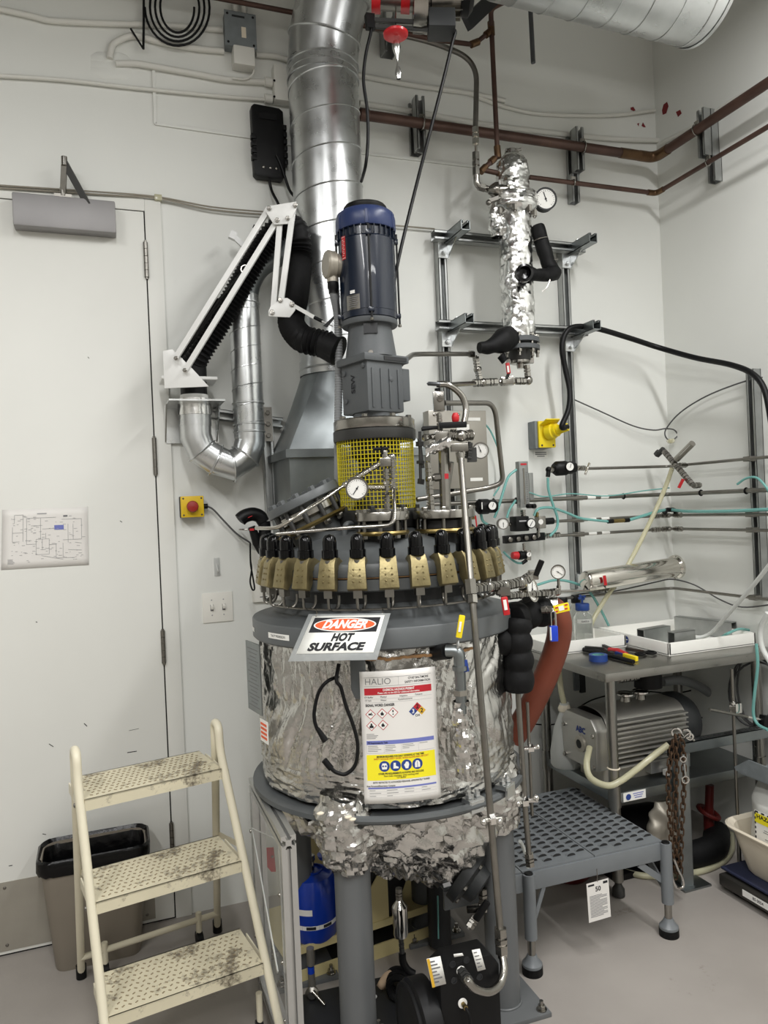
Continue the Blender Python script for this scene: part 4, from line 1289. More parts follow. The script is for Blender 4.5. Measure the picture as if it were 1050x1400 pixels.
# ================================================================== things on the door and wall, lower part
t = T('emergency_stop', 'yellow emergency stop box with red mushroom button', 'stop button')
c = W(260.5, 693)
B().box((c.x, YW - 0.016, c.z), 0.086, 0.032, 0.082).build('back_box', 'black', t, bevel=0.003)
B().box((c.x + 0.002, YW - 0.044, c.z), 0.086, 0.028, 0.082).build('cover', 'yellow', t, bevel=0.004)
B().lathe([(0.014, 0), (0.014, 0.012), (0.021, 0.014), (0.0225, 0.022), (0.019, 0.030), (0.0001, 0.034)], (c.x, YW - 0.058, c.z), (0, -1, 0), 24).build('button', 'estop_red', t)
bolts(t, [((c.x + 0.002 + sx_ * 0.034, YW - 0.0575, c.z + sz_ * 0.032), OUT) for sx_ in (-1, 1) for sz_ in (-1, 1)], 0.004, 0.002, 'dark_metal', 'screw', 0, 'dome')
B().cyl((c.x + 0.043, YW - 0.03, c.z), (c.x + 0.062, YW - 0.03, c.z), 0.010, n=12).build('cable_gland', 'black', t)
b = B().tube(spline([(c.x + 0.06, YW - 0.03, c.z), W(292, 697, 0.03), W(308, 714, 0.03), W(324, 730, 0.03), W(342, 742, 0.05)], 8), 0.0036, 8)
b.build('cord', 'dark_grey_cable', t)
t = T('light_switch', 'white double light switch plate on the wall', 'switch')
c = W(297.5, 830)
B().box((c.x, YW - 0.003, c.z), 0.118, 0.006, 0.117).build('plate', 'white_plastic', t, bevel=0.002)
for sx_ in (-0.023, 0.023):
    B().obox((c.x + sx_, YW - 0.0065, c.z), (0.006, 0, 0), (0, 0.001, 0), (0, 0, 0.0125)).build('slot', 'ink_grey', t)
    B().obox((c.x + sx_, YW - 0.012, c.z + 0.004), (0.0045, 0, 0), (0, 0.009, 0.004), (0, -0.002, 0.006)).build('toggle', 'white_plastic', t, bevel=0.001)
    bolts(t, [((c.x + sx_, YW - 0.006, c.z + z), OUT) for z in (-0.03, 0.03)], 0.0028, 0.0012, 'ink_light', 'screw', 0, 'dome')
t = T('adhesive_hook', 'clear adhesive hook above the light switch', 'hook')
c = W(296.5, 775)
B().box((c.x, YW - 0.002, c.z), 0.022, 0.004, 0.072).build('pad', 'milky', t, bevel=0.0015)
B().tube(fillet([(c.x, YW - 0.004, c.z + 0.01), (c.x, YW - 0.014, c.z - 0.01), (c.x, YW - 0.02, c.z - 0.022), (c.x, YW - 0.026, c.z - 0.012)], 0.006), 0.003, 8).build('hook', 'milky', t)
# hung hand tool with strap
t = T('thermometer_gun', 'black hand-held tool hanging by its strap beside the vessel', 'hand tool')
hc = lambda x, y, o_=0.16: W(x, y, o_)
def flat_strap(pts, wd, th, m, nm):
    pts = spline(pts, 6)
    b_ = B()
    for a_, c_ in zip(pts[:-1], pts[1:]):
        b_.bar(a_ - (c_ - a_) * 0.1, c_ + (c_ - a_) * 0.1, wd, th, up=Vector((0.3, -0.6, 0.75)))
    return b_.build(nm, m, t, sharp=60)
pad = B().tube(spline([hc(327, 712), hc(334, 706), hc(345, 703), hc(355, 706), hc(361, 714)], 6), [0.010] + [0.026] * 23 + [0.022], 12)
pad.v = [p + UZ * 0 for p in pad.v]
pad.build('strap_pad', 'black', t)
B().tube(spline([hc(361, 713), hc(362, 730), hc(356, 750)], 6), 0.024, 12).build('barrel', 'black', t)
B().tube([hc(344, 720), hc(352, 742), hc(357, 756)], [0.014, 0.020, 0.012], 12).build('grip', 'black', t)
B().obox(hc(344.5, 724, 0.185), RT * 0.008, UZ * 0.004, FW * 0.004).build('red_trigger', 'red', t)
B().obox(hc(342, 706.5, 0.188), RT * 0.008 + UZ * 0.003, UZ * 0.0012, FW * 0.001).build('red_mark', 'red', t)
b = B().tube(spline([hc(342, 742), hc(342.5, 765), hc(344, 778), hc(342, 795), hc(345, 806), hc(348, 804), hc(345, 785), hc(342.5, 770), hc(342, 745)], 6), 0.0032, 8)
b.build('wrist_loop', 'black', t)
B().tube(fillet([hc(327, 724, 0.02), hc(328, 724, 0.13), hc(345, 724, 0.15)], 0.02), 0.003, 8).build('wire_hook', 'steel', t)
c = W(358, 785)
t = T('wall_cover', 'white flat wall cover partly hidden behind the vessel clamps', 'wall box')
B().box((c.x + 0.015, YW - 0.008, c.z - 0.005), 0.115, 0.016, 0.21).build('cover', 'white_plastic', t, bevel=0.003)
b = B()
for k_ in range(3):
    b.box((c.x - 0.012, YW - 0.0165, c.z + 0.035 - 0.012 * k_), 0.012, 0.0006, 0.005)
b.box((c.x + 0.0, YW - 0.0165, c.z - 0.09), 0.03, 0.0006, 0.004)
stuff(b.build('print', 'ink_grey', t))
# paper diagram on the door ------------------------------------------
t = T('process_diagram', 'white paper sheet with fine process diagram taped to the door', 'paper')
TL, TR, BR, BL = [W(x, y, 0.0155) for x, y in ((3, 697), (120, 692.5), (121.5, 772), (1.5, 779))]
def pap(u, v):
    p = TL.lerp(TR, u).lerp(BL.lerp(BR, u), v)
    return p + OUT * (0.004 * max(0, u - 0.9) * 10 * 0.3 + 0.006 * max(0, v - 0.85))
B().grid(pap, 10, 8).build('sheet', 'paper', t, solid=0.0003)
def dline(b_, u0, v0, u1, v1, w_=0.0012):
    p, q_ = pap(u0, v0) + OUT * 0.0012, pap(u1, v1) + OUT * 0.0012
    if (q_ - p).length > 1e-4:
        b_.bar(p, q_, w_, 0.0003, up=UZ if abs((q_ - p).normalized().z) < 0.7 else Vector((1, 0, 0)))
b = B()
for (u0, v0, u1, v1) in ((0.14, 0.1, 0.24, 0.1), (0.14, 0.1, 0.14, 0.24), (0.24, 0.1, 0.24, 0.55), (0.12, 0.24, 0.14, 0.24), (0.28, 0.16, 0.62, 0.16), (0.28, 0.16, 0.28, 0.6), (0.44, 0.16, 0.44, 0.52), (0.33, 0.29, 0.46, 0.29), (0.46, 0.35, 0.6, 0.35), (0.5, 0.42, 0.5, 0.52), (0.7, 0.2, 0.92, 0.2), (0.92, 0.2, 0.92, 0.55), (0.76, 0.28, 0.76, 0.6), (0.82, 0.28, 0.82, 0.55), (0.7, 0.55, 0.92, 0.55), (0.39, 0.52, 0.39, 0.78), (0.54, 0.52, 0.54, 0.78), (0.39, 0.52, 0.54, 0.52), (0.39, 0.78, 0.54, 0.78), (0.46, 0.52, 0.46, 0.7), (0.44, 0.7, 0.5, 0.7), (0.28, 0.6, 0.39, 0.6), (0.54, 0.62, 0.62, 0.62), (0.62, 0.62, 0.62, 0.85), (0.45, 0.8, 0.7, 0.88), (0.62, 0.85, 0.84, 0.86), (0.7, 0.6, 0.7, 0.84), (0.76, 0.72, 0.92, 0.74), (0.84, 0.6, 0.92, 0.62), (0.12, 0.3, 0.12, 0.55), (0.12, 0.4, 0.24, 0.4), (0.12, 0.55, 0.2, 0.55)):
    dline(b, u0, v0, u1, v1)
rr_ = random.Random(3)
for i in range(110):
    u_, v_ = 0.1 + 0.84 * rr_.random(), 0.12 + 0.78 * rr_.random()
    dline(b, u_, v_, u_ + 0.01 + 0.03 * rr_.random(), v_, 0.0014)
for k_ in range(6):
    dline(b, 0.07, 0.84 + 0.015 * k_, 0.12 + 0.04 * rr_.random(), 0.84 + 0.015 * k_, 0.0012)
dline(b, 0.4, 0.09, 0.51, 0.09, 0.004)
stuff(b.build('diagram_lines', 'ink_light', t))
B().bar(pap(0.6, 0.335) + OUT * 0.001, pap(0.71, 0.335) + OUT * 0.001, 0.017, 0.0003, up=UZ).build('shaded_cell', 'print_blue', t)
B().bar(pap(0.705, 0.145) + OUT * 0.001, pap(0.755, 0.145) + OUT * 0.001, 0.006, 0.0003, up=UZ).build('stamp', 'ink_grey', t)
# ================================================================== copper pipes round the corner
def corner_run(z, off, px0, px1, py0=200, py1=200):
    p0, p1 = W(px0, py0, off), X(px1, py1, off)
    return [Vector((p0.x, YW - off, z)), Vector((XW - off, YW - off, z)), Vector((XW - off, p1.y, z))]
def zW(px, py, off):
    return W(px, py, off).z
def strut_thing(label, p0, p1, od, group=None, wd=0.041, dp=0.041):
    b_ = B(); strut(b_, p0, p1, od, wd, dp)
    return tag(b_.build('strut_channel', 'strut'), label, 'strut', group)
t = T('copper_pipe', 'thick dull copper pipe running round the upper corner', 'pipe')
zl = zW(700, 187, 0.10)
pts = corner_run(zl, 0.10, 470, 1075)
B().tube(fillet(pts, 0.05), 0.0215, 16).build('pipe', 'copper', t)
b = B().tube(fillet([pts[1] - Vector((0.09, 0, 0)), pts[1], pts[1] - Vector((0, 0.09, 0))], 0.05), 0.0245, 16); b.build('elbow', 'copper_joint', t)
B().cyl(pts[1] - Vector((0.20, 0, 0)), pts[1] - Vector((0.09, 0, 0)), 0.0235, n=16).build('coupling', 'copper_joint', t)
B().cyl(Vector((W(492, 153, 0.10).x, YW - 0.10, zl)), Vector((W(503, 153, 0.10).x, YW - 0.10, zl)), 0.026, n=16).build('coupling', 'copper', t)
t = T('copper_pipe', 'thin copper pipe running round the corner below the thick one', 'pipe')
zs_ = zW(800, 252, 0.10)
pts2 = corner_run(zs_, 0.10, 722, 1075)
B().tube(fillet(pts2, 0.03), 0.0105, 12).build('pipe', 'copper', t)
B().tube(fillet([pts2[1] - Vector((0.05, 0, 0)), pts2[1], pts2[1] - Vector((0, 0.05, 0))], 0.03), 0.0135, 12).build('elbow', 'copper_joint', t)
def pipe_clamp(p, axis, r, label):
    t_ = T('pipe_clamp', label, 'clamp', 'pipe clamps on the copper pipes')
    B().torus(p, axis, r + 0.003, 0.0035, 20, 6).build('strap', 'steel', t_)
    x_, y_, a_ = basis(axis)
    B().obox(p + UZ * (r + 0.010) , a_ * 0.012, UZ * 0.008, UZ.cross(a_) * 0.003).build('ear', 'steel', t_)
XA, YA = Vector((1, 0, 0)), Vector((0, 1, 0))
for px, py, lab, zz, r in ((577, 164, 'steel clamp on the thick copper pipe behind the hoist cable', zl, 0.0215), (797, 202, 'steel clamp on the thick copper pipe above the dial gauge', zl, 0.0215), (784, 250, 'steel clamp on the thin copper pipe near the dial gauge', zs_, 0.0105)):
    pipe_clamp(Vector((W(px, py, 0.10).x, YW - 0.10, zz)), XA, r, lab)
for px, py, lab, zz, r in ((953, 188, 'steel clamp on the thick copper pipe of the side wall', zl, 0.0215), (968, 224, 'steel clamp on the thin copper pipe of the side wall', zs_, 0.0105)):
    pipe_clamp(Vector((XW - 0.10, X(px, py, 0.10).y, zz)), YA, r, lab)
for (x, y0, y1, lab) in ((568, 141, 212, 'short double strut channel behind the hoist cable'), (783, 182, 240, 'short double strut channel behind the copper pipes near the gauge')):
    p0, p1 = W(x - 1, y0, 0.02), W(x + 2, y1, 0.02)
    b = B(); strut(b, (p0.x - 0.002, YW - 0.021, p0.z), (p0.x - 0.002, YW - 0.021, p1.z), (-1, -0.2, 0)); strut(b, (p0.x - 0.002, YW - 0.063, p0.z), (p0.x - 0.002, YW - 0.063, p1.z), OUT)
    tag(b.build('double_strut', 'strut'), lab, 'strut')
p0, p1 = W(783, 240, 0.02), W(784, 278, 0.02)
strut_thing('short strut channel behind the thin copper pipe near the gauge', (p0.x, YW - 0.021, p0.z), (p0.x, YW - 0.021, p1.z), OUT)
p0, p1 = X(972, 152, 0.02), X(976, 215, 0.02)
b = B(); strut(b, (XW - 0.021, p0.y, p0.z), (XW - 0.021, p0.y, p1.z), (-1, 0, 0)); strut(b, (XW - 0.063, p0.y, p0.z), (XW - 0.063, p0.y, p1.z), (-1, 0, 0))
tag(b.build('double_strut', 'strut'), 'short double strut channel carrying the thick copper pipe on the side wall', 'strut')
p0, p1 = X(977, 215, 0.02), X(979, 249, 0.02)
strut_thing('short strut channel carrying the thin copper pipe on the side wall', (XW - 0.021, p0.y, p0.z), (XW - 0.021, p0.y, p1.z), (-1, 0, 0))
p0, p1 = W(528, 22, 0.02), W(530, 77, 0.02)
strut_thing('strut channel piece behind the red hoist hook', (p0.x, YW - 0.031, p0.z), (p0.x, YW - 0.031, p1.z), OUT, None, 0.055, 0.06)
# ------------------------------------------------ drop copper line and steel line to the condenser
CO = 0.22
t = T('copper_drop_line', 'thin vertical copper line dropping to the foil-wrapped condenser', 'pipe')
ch_ = lambda x, y, o_=CO: W(x, y, o_)
B().tube(fillet([ch_(735, -4, 0.4), ch_(690, 2, 0.35), ch_(671, 12, 0.3), ch_(672, 40, 0.27), ch_(680, 206), ch_(681, 213), ch_(659, 232), ch_(697, 240)], 0.02), 0.0105, 12).build('pipe', 'copper', t)
B().tube(fillet([ch_(671, 42, 0.27), ch_(648, 61, 0.25), ch_(600, 55, 0.2), ch_(556, 46, 0.18), ch_(400, 17, 0.10), ch_(130, -35, 0.10)], 0.02), 0.0095, 12).build('branch', 'copper', t)
for (x0, y0, x1, y1, o_) in ((671, 30, 672, 48, 0.27), (679.5, 200, 681, 216, CO), (676, 217, 670, 222, CO), (664, 228, 657, 235, CO), (680, 236, 690, 239, CO), (670, 43, 664, 48, 0.268), (654, 57, 644, 61, 0.25)):
    B().cyl(ch_(x0, y0, o_), ch_(x1, y1, o_), 0.0145, n=12).build('solder_joint', 'copper_joint', t)
t = T('steel_vent_line', 'bent grey steel line arching down to the condenser inlet', 'pipe')
B().tube(fillet([ch_(500, 36, 0.1), ch_(600, 60, 0.14), ch_(652, 84), ch_(650, 178)], 0.16, 10), 0.011, 12).build('pipe', 'steel_dull', t)
b = B(); fitting(b, ch_(650, 174), ch_(650.5, 198), 0.0155); b.build('union', 'steel_bright', t)
B().cyl(ch_(650.5, 198), ch_(651, 212), 0.006, n=10).build('thin_tube', 'steel_bright', t)
b = B(); fitting(b, ch_(650.5, 208), ch_(651, 240), 0.0165); b.build('union', 'steel', t)
b = B(); b.tube(fillet([ch_(651, 236), ch_(652, 254), ch_(668, 259)], 0.02), 0.014, 12); b.hexn(ch_(655, 255), ch_(662, 257), 0.018); b.build('elbow', 'steel', t)
b = B().cyl(W(724, -10, 0.35), W(729, 86, 0.35), 0.0095, n=12)
tag(b.build('ceiling_rod', 'rod_grey'), 'plain grey rod hanging down from the ceiling', 'rod')

# ================================================================== electric hoist
HD = 2.50
hp = lambda x, y, d=HD: P(x, y, d)
t = T('electric_hoist', 'electric hoist with red drum housing and finned motor overhead', 'hoist')
ha = (hp(640, -6) - hp(515, -8)).normalized()
up_ = UZ
B().cyl(hp(512, -12), hp(566, -9), 0.055, n=28).build('drum', 'steel_dull', t)
for x in (516, 556):
    B().cyl(hp(x - 6, -12), hp(x + 6, -11), 0.064, n=28).build('drum_flange', 'red_hoist', t)
B().obox(hp(535, -38), ha * 0.07, UZ * 0.03, FW * 0.06).build('drum_housing', 'red_hoist', t, bevel=0.008)
B().obox(Vector((hp(535, -38).x, hp(535, -38).y, (hp(535, -50).z + ZC) / 2)), ha * 0.03, FW * 0.006, UZ * ((ZC - hp(535, -50).z) / 2)).build('hanger_strap', 'dark_metal', t)
B().lathe([(0.05, 0), (0.098, 0.004), (0.100, 0.03), (0.096, 0.05), (0.07, 0.058)], hp(564, -1), ha, 32).build('gear_case', 'steel', t)
mc0, mc1 = hp(588, -7), hp(630, -10)
B().cyl(mc0, mc1, 0.062, n=32).build('motor_core', 'steel_dull', t)
for i in range(16):
    a_ = 2 * PI * i / 16
    d_ = UZ * math.cos(a_) + ha.cross(UZ) * math.sin(a_)
    B().obox((mc0 + mc1) / 2 + d_ * 0.068, ha * ((mc1 - mc0).length / 2), d_ * 0.010, ha.cross(d_) * 0.0025).build('motor_fin', 'steel', t)
B().lathe([(0.06, 0), (0.078, 0.002), (0.080, 0.03), (0.06, 0.045), (0.0001, 0.047)], hp(629, -14), ha, 28).build('fan_cover', 'black', t)
B().obox(hp(603, 34), ha * 0.044, UZ * 0.030, FW * 0.045).build('control_box', 'pump_dark', t, bevel=0.003)
for y in (27, 36):
    B().bar(hp(506, y), hp(585, y + 4), 0.012, 0.010).build('frame_bar', 'dark_metal', t)
B().bar(hp(505, 20), hp(507, 40), 0.03, 0.02).build('frame_end', 'black', t)
b = B(); b.bar(hp(638, 32, 2.7), hp(715, -40, 2.95), 0.05, 0.02, up=UZ)
tag(b.build('hoist_beam', 'vessel_dark'), 'dark steel beam slanting overhead behind the hoist', 'beam')
t2 = T('hoist_hook', 'red weighted hoist hook with a plastic-wrapped tail', 'hook')
B().lathe([(0.012, -0.010), (0.034, -0.009), (0.041, -0.004), (0.042, 0.003), (0.036, 0.008), (0.012, 0.010)], hp(541, 47), UZ, 32).build('weight', 'red_hoist', t2)
B().cyl(hp(541, 40), hp(541, 5), 0.0025, n=6).build('wire_rope', 'steel', t2)
def wrap(u, v):
    th = 2 * PI * u
    c_ = hp(541.5, 56).lerp(hp(545, 108), v)
    r_ = 0.010 * (1.0 - 0.45 * v) + 0.005 * math.sin(v * 9)
    return c_ + RT * math.cos(th) * r_ + FW * math.sin(th) * r_ * 0.7
B().grid(wrap, 12, 16, True).build('hook_wrap', 'foil_fine', t2)
b = B().tube(spline([hp(503, 33), hp(508, 38), hp(500, 75), hp(497, 110), hp(502, 150), hp(503, 190), hp(500, 225), hp(494, 248, 2.6)], 6), 0.0055, 8)
tag(b.build('power_cable', 'black'), 'wavy black cable hanging from the hoist beside the tall duct', 'cable')
b = B().tube(spline([hp(607, 44), hp(622, 42), hp(618, 60), hp(606, 110), hp(588, 180), hp(565, 270), hp(548, 340, 2.46), hp(540, 380, 2.44), hp(538.5, 400, 2.43)], 6), 0.0058, 8)
tag(b.build('power_cable', 'black'), 'long black cable slanting from the hoist to the motor', 'cable')

# ================================================================== strut frame for the condenser
S1x = W(601, 330, 0.02).x
S2x = W(772, 420, 0.02).x
zlo = 0.95
strut_thing('tall vertical wall strut nearest the motor', (S1x, YW - 0.021, W(600, 318, 0.02).z), (S1x, YW - 0.021, W(628, 700, 0.02).z), OUT, None, 0.041, 0.041)
strut_thing('tall vertical wall strut behind the yellow outlet cable', (S2x, YW - 0.021, W(768, 345, 0.02).z), (S2x, YW - 0.021, W(787, 805, 0.02).z), OUT, None, 0.041, 0.041)
zu, zd = W(690, 331, 0.065).z, W(690, 449, 0.065).z
for z, xl, xr, lab in ((zu, 592, 797, 'upper'), (zd, 598, 801, 'lower')):
    py = 325 if lab == 'upper' else 448
    b = B(); strut(b, (W(xl, py, 0.063).x, YW - 0.063, z), (W(xr, py + 15, 0.063).x, YW - 0.063, z), OUT, 0.041, 0.041)
    tag(b.build('cross_strut', 'strut'), lab + ' horizontal strut behind the foil condenser', 'strut')
    if lab == 'lower':
        pass
for z, sx_, lab in ((zu, S1x, 'strut arm at the motor side of the upper cross strut'), (zu, S2x, 'strut arm at the outlet side of the upper cross strut'), (zd, S1x, 'strut arm at the motor side of the lower cross strut'), (zd, S2x, 'strut arm at the outlet side of the lower cross strut')):
    t = T('support_bracket', lab, 'bracket')
    xx = sx_ + 0.028
    b = B(); strut(b, (xx, YW - 0.05, z - 0.004), (xx, YW - 0.22, z - 0.004), (0, 0, 1)); b.build('arm_channel', 'galv_dull', t)
    B().box((xx - 0.024, YW - 0.046, z - 0.045), 0.05, 0.006, 0.085).build('wall_plate', 'galv', t)
    B().prism([(0, 0), (0.09, 0), (0, -0.06)], (xx - 0.002, YW - 0.05, z - 0.026), (0, -1, 0), (0, 0, 1), 0.004).build('gusset', 'galv', t)
    bolts(t, [((xx - 0.024, YW - 0.049, z - 0.068), OUT), ((xx, YW - 0.10, z + 0.017), UZ)], 0.011, 0.009, 'galv', 'bolt', 0.004)
# ------------------------------------------------ condenser
cc0 = W(703, 300, CO)
cxv = Vector((cc0.x, cc0.y, 0))
zz = lambda py: W(710, py, CO).z
t = T('condenser', 'upright condenser column wrapped in crinkled foil', 'condenser')
def foiltube(prof_, nm, n=48, m=60, amp=0.012, s_=26, c=cxv):
    zt_, zb_ = prof_[0][1], prof_[-1][1]
    def fr(z):
        for (r0_, z0_), (r1_, z1_) in zip(prof_[:-1], prof_[1:]):
            if z1_ <= z <= z0_:
                return r0_ + (r1_ - r0_) * (z0_ - z) / max(1e-6, z0_ - z1_)
        return prof_[-1][0]
    def fn(u, v):
        z = zt_ + (zb_ - zt_) * v
        d_ = Vector((math.cos(2 * PI * u), math.sin(2 * PI * u), 0))
        return crumple(c + UZ * z + d_ * fr(z), d_, amp, s_, 0.9)
    return B().grid(fn, n, m, True).build(nm, 'foil_fine', t, sharp=24)
foiltube([(0.028, zz(212)), (0.045, zz(217)), (0.062, zz(224)), (0.070, zz(234)), (0.070, zz(268))], 'foil_head', m=30)
foiltube([(0.072, zz(266)), (0.096, zz(268)), (0.099, zz(272)), (0.099, zz(288)), (0.082, zz(294)), (0.072, zz(297))], 'foil_flange', m=24)
foiltube([(0.072, zz(293)), (0.070, zz(310)), (0.069, zz(400)), (0.069, zz(468))], 'foil_column', m=64)
bolts(t, [(p, -UZ) for p in circle_pts(cxv + UZ * zz(291), UZ, 0.086, 8, 0.3)], 0.012, 0.026, 'steel_dull', 'flange_bolt', 0.006)
foiltube([(0.03, zz(272)), (0.036, zz(290)), (0.034, zz(315)), (0.024, zz(326))], 'foil_side_lump', 28, 30, 0.014, 30, cxv + RT * -0.078 - FW * 0.02)
b = B(); b.lathe([(0.024, 0), (0.030, 0.006), (0.030, 0.018), (0.022, 0.022), (0.022, 0.03)], cxv + UZ * (zz(216)), UZ, 24); b.build('top_cap', 'steel', t)
b = B(); b.obox(cxv + UZ * (zz(208)), RT * 0.026, FW * 0.01, UZ * 0.008); b.cyl(cxv + UZ * zz(208) + RT * 0.02, cxv + UZ * zz(206) + RT * 0.042, 0.006, n=10); b.build('clamp_wing', 'steel_dull', t)
b = B(); ic = W(677, 260, CO + 0.03); b.lathe([(0.014, -0.03), (0.026, -0.012), (0.032, 0), (0.032, 0.012), (0.022, 0.018), (0.018, 0.05)], ic, RT, 24); b.build('side_port', 'steel', t)
b = B(); b.obox(W(675, 273, CO + 0.04), RT * 0.02 + UZ * 0.006, FW * 0.008, UZ * 0.008); b.ball(W(668, 277, CO + 0.04), 0.012, 10, 6); b.build('port_clamp', 'steel_dull', t)
# bottom flanges
for y, r_, h_ in ((464, 0.084, 0.020), (474.5, 0.085, 0.018)):
    B().lathe([(r_, 0), (r_, -h_)], cxv + UZ * zz(y), UZ, 48).build('flange_plate', 'gear_grey', t)
B().lathe([(0.055, 0), (0.05, -0.02), (0.044, -0.045)], cxv + UZ * zz(479), UZ, 32).build('reducer', 'dark_metal', t)
for p in circle_pts(cxv + UZ * zz(463), UZ, 0.074, 8, 0.25):
    st = B().cyl(p + UZ * 0.004, p - UZ * 0.085, 0.006, n=10).build('stud', 'steel', t)
    bolts(st, [(p, UZ), (p - UZ * 0.058, -UZ)], 0.010, 0.012, 'steel')
b = B(); b.lathe([(0.038, 0), (0.042, -0.004), (0.042, -0.016), (0.038, -0.02), (0.016, -0.022), (0.014, -0.04)], cxv + UZ * zz(491), UZ, 32); b.build('outlet_ferrule', 'steel', t)
b = B(); b.obox(cxv + UZ * zz(494) + RT * 0.045, RT * 0.012, FW * 0.012, UZ * 0.010); b.obox(cxv + UZ * zz(494) - RT * 0.045, RT * 0.012, FW * 0.012, UZ * 0.010); b.build('ferrule_clamp', 'steel_dull', t)
# insulated black stubs
def lump(pts, rs, nm, m='insulation', parent=None, n=16):
    pp = spline(pts, 6)
    k_ = len(pp) - 1
    rr = []
    for i in range(len(pp)):
        f = i / k_ * (len(rs) - 1)
        i0 = min(int(f), len(rs) - 2)
        rr.append(rs[i0] + (rs[i0 + 1] - rs[i0]) * (f - i0))
    b_ = B().tube(pp, rr, n)
    b_.v = [p + Vector((noise.noise(p * 30), noise.noise(p * 30 + Vector((9, 0, 0))), noise.noise(p * 30 + Vector((0, 9, 0))))) * 0.005 for p in b_.v]
    return b_.build(nm, m, parent or t, sharp=60)
lump([W(697, 460, CO + 0.04), W(684, 468, CO + 0.06), W(668, 474, CO + 0.07), W(655, 476, CO + 0.07)], [0.046, 0.052, 0.036, 0.026, 0.022], 'black_wrapping')
lump([W(684, 486, CO + 0.06), W(690, 494, CO + 0.06)], [0.018, 0.014], 'wrapping_tail')
lump([W(735, 311, CO + 0.02), W(742, 335, CO + 0.04), W(750, 360, CO + 0.05), W(756, 372, CO + 0.05)], [0.030, 0.032, 0.030, 0.034], 'black_wrapping')
lump([W(714, 373, CO + 0.12), W(730, 375, CO + 0.11), W(748, 376, CO + 0.08), W(758, 372, CO + 0.06)], [0.035, 0.026, 0.028, 0.034], 'black_wrapping')
B().lathe([(0.036, -0.02), (0.036, 0.006), (0.026, 0.008), (0.020, -0.012), (0.0001, -0.014)], W(717, 373, CO + 0.155), OUT + RT * -0.2, 24).build('stub_end', 'black_gloss', t)
for (x, y) in ((738, 328), (752, 358)):
    B().torus(W(x, y, CO + 0.04), Vector((0.25, 0, -1)), 0.0335, 0.002, 20, 5).build('wire_tie', 'steel', t)
B().tube(spline([W(752, 382, CO + 0.1), W(748, 392, CO + 0.1), W(741, 399, CO + 0.1)], 5), 0.0015, 5).build('loose_wire', 'steel', t)
gauge('temperature_gauge', 'round black-rimmed dial gauge beside the foil condenser', W(746, 272, CO + 0.06), Vector((-0.25, -1, -0.02)), 0.047, W(733, 274, CO), 'black', -18, back=0.04)
# outlet piping of the condenser ------------------------------------
t = T('condenser_outlet_piping', 'steel fittings and valve with red lever below the condenser', 'valve')
cp = lambda x, y, o_=CO: W(x, y, o_)
b = B(); run(b, [cp(720, 499), cp(722, 517)], 0.016, 0.06); b.ball(cp(722, 520), 0.02, 12, 8); b.build('elbow', 'steel', t)
b = B(); run(b, [cp(718, 521), cp(703, 521)], 0.0155, 0.05); b.build('nipple', 'steel', t)
b = B(); b.obox(cp(693, 521), RT * 0.026, FW * 0.018, UZ * 0.018); run(b, [cp(702, 521), cp(682, 522)], 0.018, 0.07); b.build('ball_valve', 'steel', t, bevel=0.002)
b = B(); b.bar(cp(693, 517, CO + 0.02), cp(696, 508, CO + 0.03), 0.012, 0.006); b.build('lever_stem', 'dark_metal', t)
lv = B().bar(cp(695.5, 511, CO + 0.035), cp(693.5, 496, CO + 0.035), 0.017, 0.010, up=RT).build('lever', 'red', t, bevel=0.003)
B().bar(cp(695.3, 509, CO + 0.041), cp(694.2, 500, CO + 0.041), 0.008, 0.001, up=RT).build('lever_label', 'print_white', lv)
b = B(); run(b, [cp(680, 522), cp(660, 523), cp(645, 524)], 0.0165, 0.055); b.build('tee', 'steel', t)
B().tube([cp(650, 524), cp(617, 526, CO + 0.12)], 0.0105, 10).build('side_tube', 'steel', t)
b = B(); run(b, [cp(656, 519), cp(653, 505), cp(650, 486)], 0.0155, 0.055); b.build('rising_branch', 'steel', t)
b = B(); run(b, [cp(648, 484), cp(640, 484)], 0.014, 0.03); b.build('top_elbow', 'steel', t)
b = B().tube(fillet([cp(642, 484), cp(565, 484, 0.35), A(553, 493, 0.10), A(548, 498, 0.08)], 0.08, 8), 0.0095, 12)
b.build('purge_tube', 'steel_dull', t)

# ================================================================== panel and instruments low on the back wall
t = T('instrument_panel', 'grey steel panel box on the wall behind the valve stack', 'panel')
p0, p1 = W(571, 566), W(652, 668)
B().box(((p0.x + p1.x) / 2, YW - 0.085, (p0.z + p1.z) / 2), p1.x - p0.x, 0.06, p0.z - p1.z).build('panel_box', 'panel_grey', t, bevel=0.003)
for z in (0.10, -0.10):
    B().box((p1.x - 0.06, YW - 0.117, (p0.z + p1.z) / 2 + z * 1.3), 0.06, 0.001, 0.014).build('panel_label', 'print_white', t)
bolts(t, [((p0.x + x * (p1.x - p0.x), YW - 0.115, p0.z - 0.018), OUT) for x in (0.1, 0.52)], 0.007, 0.004, 'steel', 'screw', 0, 'dome')
B().box(((p0.x * 0.42 + p1.x * 0.58), YW - 0.117, p0.z - 0.075), 0.06, 0.002, 0.032).build('warning_plate', 'print_white', t)
for z in (0.12, -0.12):
    B().box(((p0.x + p1.x) / 2, YW - 0.03, (p0.z + p1.z) / 2 + z), (p1.x - p0.x) * 0.8, 0.055, 0.041).build('mounting_rail', 'strut', t)
